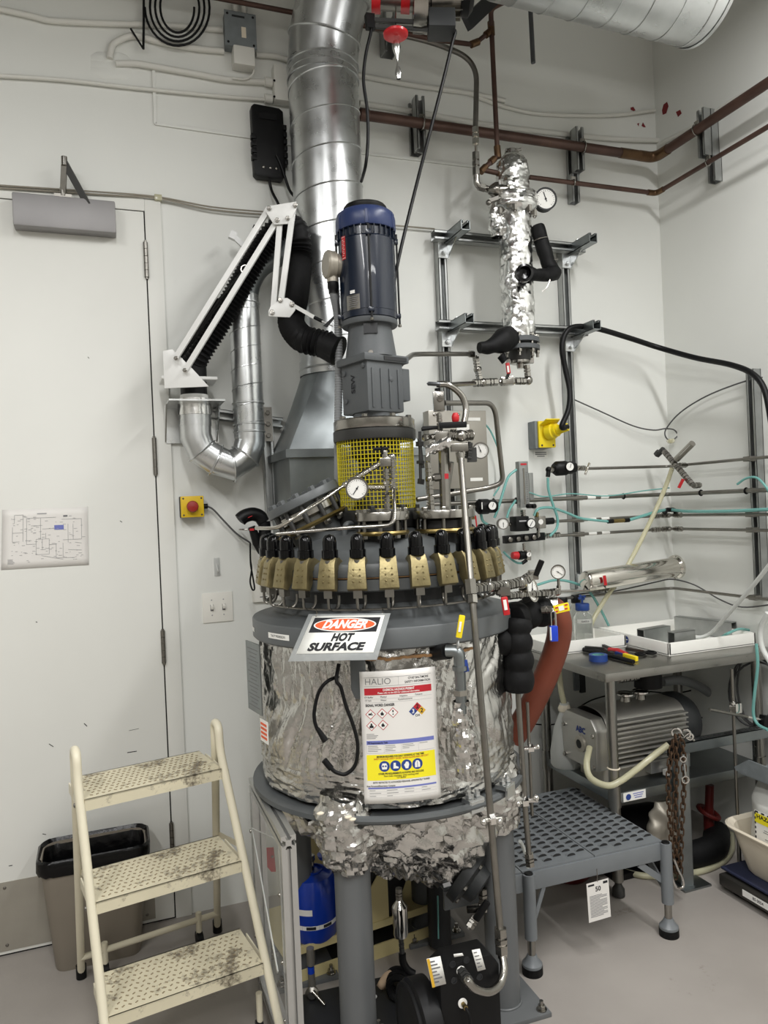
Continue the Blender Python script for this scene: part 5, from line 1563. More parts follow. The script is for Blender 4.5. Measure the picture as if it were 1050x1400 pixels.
# yellow outlet -----------------------------------------------------
t = T('yellow_outlet', 'yellow weatherproof outlet with plug on the wall', 'outlet')
c = W(735, 596)
B().box((c.x - 0.008, YW - 0.03, c.z), 0.085, 0.06, 0.125).build('back_box', 'box_grey', t, bevel=0.003)
B().box((c.x + 0.006, YW - 0.066, c.z), 0.088, 0.014, 0.122).build('cover', 'yellow_bright', t, bevel=0.006)
B().lathe([(0.036, 0), (0.036, 0.03), (0.030, 0.034), (0.030, 0.05)], (c.x + 0.010, YW - 0.072, c.z + 0.008), (0.45, -1, 0.15), 24).build('plug_collar', 'yellow_bright', t)
B().prism([(-0.042, 0.0), (0.042, 0.0), (0.036, 0.05), (-0.036, 0.05)], (c.x + 0.008, YW - 0.076, c.z + 0.045), (1, 0, 0), (0, -0.9, 0.42), 0.006).build('flip_lid', 'yellow_bright', t, bevel=0.002)
B().cyl((c.x + 0.030, YW - 0.115, c.z + 0.014), (c.x + 0.062, YW - 0.155, c.z + 0.024), 0.022, 0.018, n=20).build('plug_nose', 'yellow_bright', t)
bolts(t, [((c.x + 0.006 + sx_ * 0.03, YW - 0.073, c.z - 0.05), OUT) for sx_ in (-1, 1)], 0.005, 0.003, 'dark_metal', 'screw', 0, 'dome')
B().box((c.x + 0.012, YW - 0.001, c.z - 0.085), 0.075, 0.001, 0.036).build('wall_label', 'print_white', t)
b = B()
for k_ in range(3):
    b.box((c.x + 0.012, YW - 0.0018, c.z - 0.077 - 0.009 * k_), 0.06 - 0.02 * (k_ == 2), 0.0004, 0.004)
stuff(b.build('label_print', 'ink_grey', t))
cs = Vector((c.x + 0.060, YW - 0.152, c.z + 0.024))
b = B().tube(spline([cs, W(768, 583, 0.17), W(777, 560, 0.16), W(779, 535, 0.15), W(773, 505, 0.14), W(768.5, 478, 0.14), W(772, 458, 0.14), W(785, 447, 0.14), W(815, 449, 0.14), W(860, 462, 0.14), W(900, 475, 0.16), X(950, 489, 0.12), X(1000, 499, 0.10), X(1030, 512, 0.10), X(1046, 535, 0.10), X(1055, 580, 0.10)], 8), 0.0125, 12)
tag(b.build('power_cable', 'black'), 'thick black cable looping from the yellow plug along the wall', 'cable')
# thin grey signal cable with a knot
b = B().tube(spline([W(782, 545, 0.03), W(820, 562, 0.03), W(865, 582, 0.04), W(893, 588, 0.05), W(910, 586, 0.06), W(922, 588, 0.06), W(926, 596, 0.06), W(917, 602, 0.06), W(910, 597, 0.06), W(911, 586, 0.065), X(930, 564, 0.04), X(965, 542, 0.03), X(1010, 524, 0.03), X(1042, 516, 0.03)], 6), 0.0035, 8)
tag(b.build('signal_cable', 'dark_grey_cable'), 'thin grey cable knotted in the corner above the valves', 'cable')
t = T('cable_gland_plug', 'small cream plastic plug under the cable knot', 'plug')
B().lathe([(0.010, 0.012), (0.018, 0.01), (0.020, 0.0), (0.018, -0.006), (0.012, -0.012)], W(917, 603, 0.06), UZ, 10).build('plug', 'clear_hose', t)

# ------------------------------------------------ parallel steel lines round the corner
def wall_line(px0, py0, off, r, label, m='steel_dull', px1=1075):
    z = W(px0 + 40, py0, off).z
    pts_ = corner_run(z, off, px0, px1, py0, py0)
    t_ = T('wall_tube', label, 'tube')
    B().tube(fillet(pts_, 0.035), r, 10).build('tube', m, t_)
    return t_, z, pts_
L1 = wall_line(786, 640, 0.075, 0.0068, 'topmost thin steel line round the room corner')
L2 = wall_line(560, 689, 0.075, 0.0095, 'steel line with black cable ties, second from the top')
L3 = wall_line(752, 711, 0.075, 0.0068, 'steel line carrying a teal tube round the corner')
L4 = wall_line(745, 731, 0.075, 0.0068, 'lowest of the four upper steel lines round the corner')
z5 = W(830, 805, 0.075).z
L5 = wall_line(690, 822, 0.075, 0.0068, 'low steel line under the polished cylinder')
for (tt, z, pts_), px in ((L3, 893), (L4, 893)):
    for sx_ in (-0.06, 0.0):
        b = B(); fitting(b, Vector((pts_[1].x - 0.05 + sx_, pts_[1].y, z)), Vector((pts_[1].x - 0.0 + sx_, pts_[1].y, z)), 0.0125); b.build('union', 'steel', tt)
    b = B(); fitting(b, Vector((pts_[1].x, pts_[1].y - 0.03, z)), Vector((pts_[1].x, pts_[1].y - 0.08, z)), 0.0125); b.build('union', 'steel', tt)
for x in (674, 705, 852, 906):
    p = W(x, 670, 0.075); p.z = L2[1]
    B().torus(p, XA, 0.0125, 0.003, 14, 6).build('cable_tie', 'black', L2[0])
for x in (958, 1020):
    p = X(x, 664, 0.075); p.z = L2[1]
    B().torus(p, YA, 0.0125, 0.003, 14, 6).build('cable_tie', 'black', L2[0])
for (tt, z, pts_) in (L2, L3, L4, L1):
    for px in (808, 826):
        p = W(px, 690, 0.075); p.z = z
        B().cyl(p - XA * 0.022, p + XA * 0.022, 0.0098 if tt is L2[0] else 0.0072, n=10).build('tube_label', 'print_white', tt) if tt is not L1[0] else None
sxr = X(1032, 560, 0.02).y
strut_thing('vertical strut on the side wall carrying the steel lines', (XW - 0.021, sxr, X(1030, 505, 0.02).z), (XW - 0.021, sxr, X(1040, 815, 0.02).z), (-1, 0, 0))
for L_ in (L1, L2, L3, L4, L5):
    p = Vector((XW - 0.06, sxr, L_[1]))
    b = B().obox(p, (0.018, 0, 0), (0, 0.020, 0), (0, 0, 0.011))
    tube_clip = b.build('tube_clip', 'steel_dull', L_[0], bevel=0.003)
    if L_ is not L1 and L_ is not L5:
        p = Vector((S2x, YW - 0.06, L_[1]))
        B().obox(p, (0.020, 0, 0), (0, 0.018, 0), (0, 0, 0.011)).build('tube_clip', 'steel_dull', L_[0], bevel=0.003)
# diagonal valve manifold in the corner
t = T('purge_valve_manifold', 'slanting steel valve manifold with grey barrel in the room corner', 'valve')
cn = lambda x, y, o_=0.16: X(x, y, o_)
b = B(); run(b, [cn(908, 617), cn(947, 663)], 0.0145, 0.045, 0.7); b.build('manifold_body', 'steel_dull', t)
b = B(); b.cyl(cn(907, 614), cn(899, 622), 0.013, n=10); b.hexn(cn(901, 618), cn(898, 622), 0.017); b.build('end_elbow', 'dark_metal', t)
B().cyl(cn(925, 628), cn(947, 606), 0.0145, n=20).build('barrel', 'panel_grey', t)
b = B().obox(cn(936, 616, 0.185), (cn(947, 606) - cn(925, 628)).normalized() * 0.03, UZ * 0.007 + RT * 0.007, FW * 0.001); b.build('barrel_label', 'print_white', t)
b = B(); run(b, [cn(948, 664, 0.14), cn(958, 663, 0.09)], 0.0135, 0.04); b.build('outlet_union', 'steel', t)
b = B(); run(b, [cn(929, 636), cn(938, 636, 0.09)], 0.012, 0.03); b.build('inlet_union', 'steel', t)
B().bar(cn(934, 655, 0.18), cn(928, 667, 0.19), 0.013, 0.006, up=RT).build('red_lever', 'red', t)
# transparent hose
b = B().tube(spline([cn(919, 640), W(912, 660, 0.16), W(902, 685, 0.14), W(888, 715, 0.13), W(868, 755, 0.13), W(848, 790, 0.12), W(830, 815, 0.12), W(812, 845, 0.12), W(806, 862, 0.12)], 6), 0.0105, 12)
tag(b.build('clear_hose', 'clear_hose'), 'yellowish clear hose descending behind the polished cylinder', 'hose')
# polished heat exchanger cylinder
t = T('polished_cylinder', 'polished stainless cylinder lying along the wall with flared end', 'cylinder')
c0, c1 = W(800, 795, 0.16), W(925, 775, 0.13)
a_ = (c1 - c0).normalized(); Lc = (c1 - c0).length
B().lathe([(0.020, -0.01), (0.042, 0.0), (0.047, 0.012), (0.047, Lc - 0.02), (0.056, Lc - 0.012), (0.058, Lc), (0.054, Lc + 0.002), (0.03, Lc - 0.004)], c0, a_, 40).build('shell', 'steel_bright', t)
B().box(W(797, 795, 0.05), 0.06, 0.09, 0.075).build('bracket', 'galv', t, bevel=0.003)
b = B(); b.bar(W(826, 787, 0.22), W(828, 800, 0.22), 0.013, 0.008, up=RT); b.build('red_lever', 'red', t)
b = B(); b.bar(W(827, 800, 0.20), W(828, 808, 0.12), 0.012, 0.008); b.build('lever_stem', 'dark_metal', t)
b = B(); run(b, [W(806, 808, 0.09), W(842, 803, 0.09)], 0.012, 0.05); b.build('valve', 'steel_dull', t)
b = B().tube(spline([W(745, 832, 0.05), W(790, 813, 0.05), W(830, 810, 0.05), W(870, 802, 0.05), W(900, 795, 0.06), W(920, 792, 0.06), X(950, 800, 0.03), X(985, 820, 0.03), X(1015, 830, 0.03), X(1060, 826, 0.03)], 6), 0.0035, 8)
tag(b.build('signal_cable', 'dark_grey_cable'), 'thin dark cable sagging below the polished cylinder', 'cable')
b = B().tube(spline([X(1060, 762, 0.25), X(1030, 800, 0.25), X(995, 840, 0.25), X(968, 868, 0.25), Vector((2.30, 2.60, 0.93))], 6), 0.0085, 10)
tag(b.build('clear_hose', 'milky'), 'milky clear hose reaching into the white tray', 'hose')
# ------------------------------------------------ flow meter and regulators
wp_ = lambda x, y, o_=0.12: W(x, y, o_)
t = T('flow_meter', 'clear acrylic rotameter flow meter upright on the wall', 'flow meter')
f0, f1 = wp_(713, 631), wp_(716, 694)
B().box((f0.x, f0.y, (f0.z + f1.z) / 2), 0.046, 0.032, f0.z - f1.z).build('acrylic_block', 'meter', t, bevel=0.002)
B().cyl((f0.x, f0.y - 0.012, f1.z + 0.015), (f0.x, f0.y - 0.012, f0.z - 0.03), 0.006, n=10).build('float_tube', 'steel', t)
b = B()
for k_ in range(14):
    b.box((f0.x + (0.013 if k_ % 2 else 0.012), f0.y - 0.0168, f1.z + 0.03 + k_ * 0.0095), 0.008, 0.0006, 0.0012)
stuff(b.build('scale_marks', 'ink', t))
B().box((f0.x, f0.y - 0.0168, f0.z - 0.013), 0.030, 0.0006, 0.008).build('red_print', 'print_red', t)
b = B(); run(b, [wp_(715, 697), wp_(716, 708)], 0.013, 0.04); b.build('base_fitting', 'steel', t)
B().box(wp_(725, 665, 0.10), 0.022, 0.02, 0.12).build('slim_meter', 'meter', t, bevel=0.002)
for x in (721, 727):
    B().lathe([(0.010, 0), (0.010, 0.02), (0.007, 0.022), (0.0001, 0.022)], wp_(x, 692, 0.15), (0.25, -1, 0), 16).build('valve_knob', 'black', t)
def regulator(label, body0, body1, r, face, facer, extra=None, name='pressure_regulator'):
    t_ = T(name, label, 'regulator')
    a0_, a1_ = v3(body0), v3(body1)
    L_ = (a1_ - a0_).length
    B().lathe([(r * 0.7, 0), (r, L_ * 0.12), (r, L_ * 0.55), (r * 0.86, L_ * 0.6), (r * 0.86, L_ * 0.92), (r * 0.7, L_)], a0_, a1_ - a0_, 20).build('body', 'black', t_)
    if face is not None:
        fn_ = Vector((-0.12, -1, 0))
        B().lathe([(facer * 0.9, -0.02), (facer * 1.1, -0.01), (facer * 1.1, 0.001), (facer * 0.95, 0.002)], face, fn_, 20).build('gauge_rim', 'black', t_)
        d_ = B().lathe([(0.0001, 0.0026), (facer, 0.0026)], face, fn_, 20, cap=False).build('gauge_dial', 'print_white', t_)
        B().bar(v3(face) + fn_ * 0.0032 - UZ * facer * 0.3, v3(face) + fn_ * 0.0032 + UZ * facer * 0.7 + RT * facer * 0.3, 0.002, 0.0005, up=RT).build('needle', 'ink', d_)
    return t_
t = regulator('black regulator with small dial beside the valve stack tube', wp_(652, 693, 0.14), wp_(678, 692, 0.14), 0.033, wp_(673, 691.5, 0.185), 0.017)
b = B(); run(b, [wp_(652, 693, 0.13), wp_(640, 693, 0.13)], 0.014, 0.04); b.build('inlet_fitting', 'steel', t)
B().box(wp_(659, 691.5, 0.177), 0.004, 0.001, 0.03).build('label_strip', 'print_white', t)
t = regulator('black regulator with dial and steel cross handle on the top line', wp_(757, 641), wp_(786, 639), 0.033, wp_(779, 638, 0.162), 0.018)
b = B(); run(b, [wp_(788, 640, 0.08), wp_(801, 640, 0.08)], 0.012, 0.03); b.build('needle_valve', 'steel', t)
B().cyl(wp_(800, 649, 0.12), wp_(806, 633, 0.12), 0.0055, n=10).build('cross_handle', 'steel_bright', t)
b = B(); run(b, [wp_(757, 642), wp_(750, 643)], 0.013, 0.03); b.build('inlet_fitting', 'steel', t)
b = B(); b.cyl(wp_(750, 642), wp_(749, 652), 0.010, n=12); b.ball(wp_(750, 642), 0.014, 10, 6); b.build('push_elbow', 'black', t)
t = T('regulator_block', 'black square regulator block with striped knob below the flow meter', 'regulator')
bc = wp_(710, 716, 0.13)
B().box(bc, 0.066, 0.06, 0.066).build('block', 'black', t, bevel=0.006)
B().cyl(bc + Vector((0.03, -0.0, 0)), bc + Vector((0.055, -0.01, 0)), 0.022, n=20).build('bonnet', 'black', t)
kn = wp_(726, 715.5, 0.17)
B().lathe([(0.021, -0.02), (0.023, 0), (0.019, 0.003)], kn, (-0.1, -1, 0), 24).build('knob', 'black', t)
kd = B().lathe([(0.0001, 0.004), (0.018, 0.004)], kn, (-0.1, -1, 0), 24, cap=False).build('knob_dial', 'print_white', t)
b = B().bar(kn + Vector((-0.008, -0.0046, -0.012)), kn + Vector((0.008, -0.0046, 0.012)), 0.004, 0.0006, up=RT); b.build('stripe', 'ink_grey', kd)
B().obox(bc + Vector((0, -0.031, 0.012)), (0.018, 0, 0), (0, 0.001, 0), (0, 0, 0.003)).build('label_strip', 'ink_light', t)
t = T('filter_regulator', 'small steel filter unit with black knob beside the striped knob', 'regulator')
B().box(wp_(738.5, 714), 0.036, 0.04, 0.055).build('body', 'steel', t, bevel=0.004)
B().cyl(wp_(744, 713), wp_(756, 712), 0.015, n=18).build('knob', 'black', t)
B().lathe([(0.011, 0), (0.012, 0.003)], wp_(739, 713.5, 0.142), OUT, 16).build('dial', 'print_white', t)
b = B(); run(b, [wp_(734, 707), wp_(734, 700)], 0.010, 0.03); b.build('top_fitting', 'brass', t)
b = B(); run(b, [wp_(736, 722), wp_(736, 735)], 0.009, 0.03); b.build('bottom_fitting', 'steel', t)
t = T('manifold_bar', 'black manifold bar with round ports under the regulator block', 'manifold')
m0, m1 = wp_(689, 738, 0.09), wp_(743, 733, 0.09)
B().bar(m0, m1, 0.034, 0.03, up=UZ).build('bar', 'black', t, bevel=0.002)
for k_ in range(4):
    p = m0.lerp(m1, 0.1 + k_ * 0.2) + OUT * 0.015
    B().lathe([(0.011, 0), (0.011, 0.010), (0.008, 0.012), (0.0001, 0.012)], p, OUT, 14).build('port_fitting', 'steel_dull', t)
b = B(); run(b, [m1 + Vector((0.0, 0, 0)), m1 + Vector((0.09, 0.0, 0.002))], 0.012, 0.045); b.build('outlet_fitting', 'steel', t)
t = regulator('small regulator with red knob hanging below the manifold bar', wp_(708, 759.5, 0.10), wp_(718, 759, 0.10), 0.020, wp_(723, 758, 0.125), 0.011)
B().lathe([(0.017, 0), (0.018, 0.012), (0.015, 0.028), (0.0001, 0.03)], wp_(708, 759.5, 0.10), W(698, 759.5, 0.1) - W(708, 759.5, 0.1), 18).build('red_knob', 'red', t)
b = B(); b.box(wp_(721, 759, 0.10), 0.022, 0.03, 0.045); b.build('outlet_block', 'steel', t, bevel=0.003)
b = B(); run(b, [wp_(716, 743, 0.10), wp_(717, 753, 0.10)], 0.008, 0.03); b.build('hanger_fitting', 'steel', t)
B().cyl(wp_(720, 766, 0.10), wp_(714, 770, 0.10), 0.008, n=10).build('push_elbow', 'black', t)
gauge('pressure_gauge', 'white-faced gauge at the inlet of the black regulator block', wp_(688, 716, 0.15), Vector((-0.2, -1, 0)), 0.024, wp_(699, 717, 0.13), 'steel_dull', 180)
# small ball valve with red handle left of regulators
t = T('mini_ball_valve', 'tiny steel valve with red ends behind the black caps', 'valve')
b = B(); run(b, [wp_(640, 707), wp_(650, 706)], 0.012, 0.04); b.build('body', 'brass', t)
B().bar(wp_(650, 705, 0.14), wp_(652, 722, 0.14), 0.006, 0.004, up=RT).build('lever', 'red', t)
# double check valve on teal tube
t = T('inline_coupler', 'black and steel inline coupler on the teal tube', 'coupler')
B().cyl(wp_(831, 713), wp_(838, 712.5), 0.010, n=14).build('collar', 'black', t)
B().cyl(wp_(838, 712.5), wp_(853, 711.5), 0.0095, n=12).build('sleeve', 'brass', t)
B().cyl(wp_(853, 711.5), wp_(860, 711), 0.010, n=14).build('collar', 'black', t)
t = T('tube_saddle', 'black saddle holding the teal tube in the corner', 'clip')
B().tube(fillet([wp_(908, 702, 0.10), wp_(911, 697, 0.10), wp_(922, 697, 0.10), wp_(925, 702, 0.10)], 0.02), 0.011, 12).build('saddle', 'black', t)
def teal(pts, r, label):
    b_ = B().tube(spline(pts, 7), r, 10)
    return tag(b_.build('air_tube', 'teal'), label, 'tube')
teal([wp_(706, 642), wp_(695, 652), wp_(688, 672), wp_(682, 692), wp_(676, 708)], 0.006, 'teal tube curving down from the top of the flow meter')
teal([wp_(749, 653), wp_(750, 670), wp_(756, 690), wp_(762, 708), wp_(761, 722), wp_(752, 733)], 0.006, 'teal tube dropping from the cross handle regulator to the manifold')
teal([wp_(730, 705), wp_(736, 696), wp_(752, 694), wp_(772, 700), wp_(792, 708), wp_(812, 711), wp_(832, 713)], 0.006, 'teal tube arching from the flow meter to the inline coupler')
teal([wp_(860, 711), wp_(880, 705), wp_(900, 699), wp_(916, 697, 0.1), X(940, 699, 0.09), X(990, 699, 0.09), X(1060, 696, 0.09)], 0.0075, 'teal tube running from the coupler along the side wall')
teal([wp_(723, 673), wp_(745, 679), wp_(780, 675), wp_(830, 678), wp_(880, 671), wp_(915, 667)], 0.003, 'thin pale teal tube lying on the second steel line')
teal([wp_(660, 576, 0.06), wp_(672, 592, 0.05), wp_(684, 625, 0.05), wp_(684, 660, 0.05), wp_(675, 678, 0.05)], 0.004, 'thin teal tube arching away from the grey wall panel')
teal([wp_(657, 700), wp_(660, 712), wp_(668, 718)], 0.006, 'short teal tube below the dial regulator')
teal([wp_(705, 684), wp_(697, 696), wp_(693, 708)], 0.0055, 'teal tube beside the lower end of the flow meter')
teal([wp_(688, 754, 0.05), wp_(696, 762, 0.06), wp_(706, 769, 0.08), wp_(714, 770, 0.10)], 0.005, 'teal tube curving into the red knob regulator')
teal([X(1008, 662, 0.1), X(1020, 654, 0.1), X(1034, 653, 0.1), X(1046, 664, 0.1), X(1056, 680, 0.1)], 0.005, 'teal tube hump on the side wall strut')
teal([wp_(733, 800, 0.10), wp_(760, 793, 0.10), wp_(785, 797, 0.10), wp_(805, 808, 0.10), wp_(822, 835, 0.08), wp_(832, 855, 0.06)], 0.006, 'green tube bending down behind the blue-capped bottle')
# ================================================================== valves and hoses at the flank of the vessel
q = lambda x, y, d=-0.10: A(x, y, d)
t = T('sampling_line', 'steel fitting line with black lever from the long tube to the flank', 'valve')
b = B(); run(b, [P(645, 806, 2.015), q(668, 803, -0.33), q(690, 801, -0.26), q(712, 796, -0.20), q(727, 786, -0.18)], 0.0150, 0.048, 0.6); b.build('fitting_run', 'steel', t)
b = B(); b.obox(q(729, 786, -0.18), RT * 0.014, FW * 0.014, UZ * 0.014); b.cyl(q(729, 786, -0.18), q(722, 795, -0.15), 0.010, n=10); b.build('valve_body', 'steel', t, bevel=0.003)
B().bar(q(732, 787, -0.19), q(741, 766, -0.20), 0.016, 0.012, up=RT).build('black_lever', 'black', t, bevel=0.003)
b = B(); run(b, [q(680, 808, -0.30), q(692, 814, -0.30)], 0.012, 0.05); b.obox(q(690, 808, -0.30), RT * 0.014, FW * 0.012, UZ * 0.012); b.build('lower_valve', 'steel_dull', t)
lv = B().bar(q(689, 816, -0.325), q(693, 841, -0.325), 0.019, 0.012, up=RT).build('red_lever', 'red', t, bevel=0.004)
B().bar(q(689.8, 820, -0.333), q(692, 834, -0.333), 0.009, 0.001, up=RT).build('lever_label', 'print_white', lv)
b = B(); run(b, [q(694, 815, -0.22), q(712, 813, -0.16), q(738, 812, -0.10)], 0.0115, 0.05); b.build('lower_run', 'steel', t)
gauge('pressure_gauge', 'large silver gauge seen from behind near the black insulation', q(727, 806, -0.12), -FW * 0.55 + RT * 0.80 + UZ * 0.2, 0.038, q(722, 812, -0.10), 'steel_bright', 30, back=0.03)
t = T('gauge_line', 'thin steel gauge line leading to the polished cylinder', 'tube')
b = B(); run(b, [q(738, 812, -0.08), q(765, 809, -0.02)], 0.0125, 0.05); b.build('fitting_run', 'steel', t)
B().tube([q(765, 809, -0.02), W(808, 808, 0.09)], 0.006, 10).build('tube', 'steel', t)
gauge('pressure_gauge', 'small upright gauge above the blue-capped bottle', q(763, 782, -0.03), -FW - RT * 0.25, 0.0225, q(764, 807, -0.02), 'steel', 125)
# insulated branch
t = T('insulated_branch', 'puffy black insulated pipe branch on the flank of the vessel', 'pipe')
def puffy(pts, base_r, ribs, nm):
    pp = spline(pts, 14)
    k_ = len(pp) - 1
    rr = [base_r * (0.88 + 0.16 * abs(math.sin(ribs * PI * i / k_))) for i in range(len(pp))]
    rr[0] *= 0.5; rr[-1] *= 0.75
    B().tube(pp, rr, 22).build(nm, 'insulation', t, sharp=50)
puffy([q(749, 835, -0.02), q(730, 838, -0.04), q(712, 842, -0.08), q(700, 846, -0.12)], 0.047, 3, 'insulated_elbow')
puffy([q(707, 846, -0.12), q(706, 866, -0.13), q(708, 890, -0.13), q(709, 915, -0.13), q(709, 944, -0.13)], 0.046, 4, 'insulated_drop')
puffy([q(668, 874, -0.12), q(685, 877, -0.13), q(697, 880, -0.13)], 0.045, 1, 'insulated_stub')
B().torus(q(709, 943, -0.13), UZ, 0.036, 0.004, 24, 6).build('cuff', 'rubber', t)
t = T('orange_hose', 'wide rust-orange hose drooping behind the black insulation', 'hose')
pp = spline([q(741, 829, 0.04), q(758, 834, 0.04), q(765, 852, 0.04), q(762, 880, 0.05), q(748, 920, 0.06), q(730, 958, 0.07), q(714, 988, 0.08), q(700, 1010, 0.09)], 8)
B().tube(pp, 0.040, 20).build('hose', 'orange_hose', t)
B().cyl(q(742, 829, 0.0), q(757, 832, 0.0), 0.044, n=24).build('hose_clamp', 'foil_fine', t)
t = T('lockout_tag', 'yellow valve lever with printed tag above the blue padlock', 'valve handle')
B().bar(q(757, 834, -0.10), q(778, 829, -0.10), 0.026, 0.012, up=UZ).build('lever_sleeve', 'yellow_bright', t, bevel=0.003)
B().bar(q(764, 832.5, -0.107), q(771, 830.5, -0.107), 0.014, 0.001, up=UZ).build('tag_print', 'print_white', t)
for dy in (-2.6, 2.6):
    B().bar(q(759, 834 + dy, -0.107), q(763, 833 + dy, -0.107), 0.004, 0.0008, up=UZ).build('red_print', 'print_red', t)
    B().bar(q(772, 830 + dy, -0.107), q(776, 829 + dy, -0.107), 0.004, 0.0008, up=UZ).build('red_print', 'print_red', t)
b = B(); run(b, [q(740, 834, -0.09), q(757, 833, -0.10)], 0.011, 0.035); b.build('valve_stem', 'steel_dull', t)
t = T('padlock', 'blue padlock hanging from the yellow valve lever', 'padlock')
B().obox(q(757, 866, -0.105), RT * 0.012, FW * 0.009, UZ * 0.024).build('body', 'lock_blue', t, bevel=0.003)
B().obox(q(752.6, 866, -0.108), RT * 0.0015, FW * 0.007, UZ * 0.020).build('label', 'print_white', t)
B().tube(fillet([q(754, 857, -0.105), q(753, 836, -0.105), q(759, 836, -0.105), q(760, 857, -0.105)], 0.01), 0.0032, 8).build('shackle', 'chrome', t)

# fittings on the front of the jacket --------------------------------
q = lambda x, y, d=-0.40: A(x, y, d)
t = T('jacket_inlet', 'grey pipe elbow with yellow valve handle on the jacket front', 'pipe')
B().cyl(q(592, 893, -0.34), q(613, 890, -0.42), 0.0215, n=20).build('nipple', 'black', t)
B().tube(fillet([q(610, 890, -0.42), q(628, 890, -0.43), q(629, 914, -0.43)], 0.036, 8), 0.0165, 16).build('elbow', 'galv_dull', t)
B().cyl(q(629, 910, -0.43), q(629.5, 916, -0.43), 0.021, n=16).build('elbow_collar', 'galv_dull', t)
B().cyl(q(629, 914, -0.43), q(631, 975, -0.43), 0.0145, n=16).build('drop_pipe', 'galv_dull', t)
B().hexn(q(629.5, 943, -0.43), q(630, 950, -0.43), 0.021).build('union', 'panel_grey', t)
B().bar(q(627, 872, -0.46), q(632, 841, -0.46), 0.016, 0.010, up=RT).build('yellow_handle', 'yellow_bright', t, bevel=0.003)
B().bar(q(628, 864, -0.467), q(630, 850, -0.467), 0.006, 0.001, up=RT).build('handle_print', 'print_white', t)
B().torus(q(626, 881, -0.45), RT, 0.010, 0.003, 16, 6).build('valve_ring', 'galv', t)
B().prism([(-0.007, -0.017), (0.010, -0.013), (0.006, 0.018), (-0.009, 0.015)], q(636, 911, -0.44), RT, UZ, 0.001).build('blue_tag', 'print_navy', t)
def sleeve2(u, v):
    th = 2 * PI * u
    d_ = RT * math.cos(th) + FW * math.sin(th)
    c_ = q(630, 958, -0.42).lerp(q(641, 1062, -0.40), v)
    return crumple(c_ + d_ * (0.024 + 0.014 * v), d_, 0.02, 18)
B().grid(sleeve2, 28, 30, True).build('foil_sleeve', 'foil', t, sharp=10)
# looped black cable on the jacket
q = lambda x, y, d=-0.425: A(x, y, d)
t = T('heater_lead', 'looped black cable with two plug ends on the foil jacket', 'cable')
B().tube(spline([q(463, 908, -0.40), q(460, 930), q(466, 940), q(473, 965), q(483, 992), q(489, 1018), q(486, 1045), q(473, 1058), q(460, 1056), q(452, 1050)], 8), 0.0052, 10).build('cable_loop', 'black', t)
B().cyl(q(453, 1051), q(443, 1039), 0.0085, n=12).build('plug', 'rubber', t)
B().tube(spline([q(462, 925, -0.40), q(447, 932), q(436, 946), q(430, 970), q(430, 985), q(434, 998)], 8), 0.005, 10).build('cable_tail', 'black', t)
B().cyl(q(434, 996), q(445, 1013), 0.006, 0.0095, n=12).build('plug', 'black', t)
B().tube(spline([q(446, 1010), q(452, 1011), q(456, 1018)], 5), 0.002, 6).build('wire_end', 'steel', t)
# ------------------------------------------------ slim uprights between vessel and platform
q = lambda x, y, d=-0.10: A(x, y, d)
t = T('sample_rod', 'upright steel tube with rod clamp between vessel and platform', 'tube')
B().tube([q(708, 944, -0.12), q(717, 1090, -0.14), q(724, 1180, -0.15)], 0.0085, 12).build('tube', 'steel_dull', t)
b = B(); b.cyl(q(704, 1095, -0.15), q(735, 1094, -0.14), 0.007, n=10); b.hexn(q(714, 1097, -0.15), q(722, 1096, -0.15), 0.016); b.ball(q(733, 1091, -0.15), 0.010, 10, 6); b.ball(q(708, 1099, -0.16), 0.010, 10, 6); b.build('rod_clamp', 'chrome', t)
b = B(); fitting(b, q(723, 1166, -0.15), q(725, 1184, -0.15), 0.0145); b.build('end_union', 'steel', t)
t = T('guide_rod', 'slim steel rod standing behind the clamped steel tube', 'rod')
B().cyl(q(721, 960, 0.02), q(727.5, 1115, 0.02), 0.0055, n=10).build('rod', 'steel_dull', t)
b = B(); b.cyl(q(714, 1024, 0.0), q(737, 1022, 0.0), 0.006, n=10); b.hexn(q(722, 1024, 0.0), q(729, 1023, 0.0), 0.014); b.ball(q(735, 1021, 0.0), 0.008, 10, 6); b.build('rod_clamp', 'chrome', t)
b = B().tube(spline([q(711, 1150, -0.12), q(716, 1160, -0.10), q(721, 1175, -0.10), q(722, 1186, -0.10)], 5), 0.006, 8)
tag(b.build('drip_hose', 'milky'), 'short milky hose at the foot of the clamped steel tube', 'hose')

# ================================================================== steel work table
TZ = 0.89
TX0, TX1, TY0, TY1 = 1.722, 2.605, 2.365, 2.985
t = T('work_table', 'stainless steel work table with undershelf in the corner', 'table')
pr = [(0, -0.042), (0.02, -0.042), (0.0, -0.036)]
b = B().box(((TX0 + TX1) / 2, (TY0 + TY1) / 2, TZ - 0.018), TX1 - TX0, TY1 - TY0, 0.036)
b.build('table_top', 'steel_table', t, bevel=0.012)
LG = [(TX0 + 0.075, TY0 + 0.075), (TX1 - 0.07, TY0 + 0.075), (TX0 + 0.075, TY1 - 0.07), (TX1 - 0.07, TY1 - 0.07)]
SZ = 0.405
for x, y in LG:
    lg = B().cyl((x, y, 0.06), (x, y, TZ - 0.03), 0.0205, n=20).build('leg', 'steel_table', t)
    B().lathe([(0.016, 0), (0.024, 0.004), (0.024, 0.03), (0.014, 0.045), (0.014, 0.065)], (x, y, 0), UZ, 16).build('foot', 'dark_metal', lg)
    B().lathe([(0.0245, -0.045), (0.0245, 0.04)], (x, y, SZ - 0.01), UZ, 20).build('shelf_collar', 'steel_table', lg)
sh = B().box(((TX0 + TX1) / 2, (TY0 + TY1) / 2, SZ - 0.02), TX1 - TX0 - 0.13, TY1 - TY0 - 0.12, 0.04)
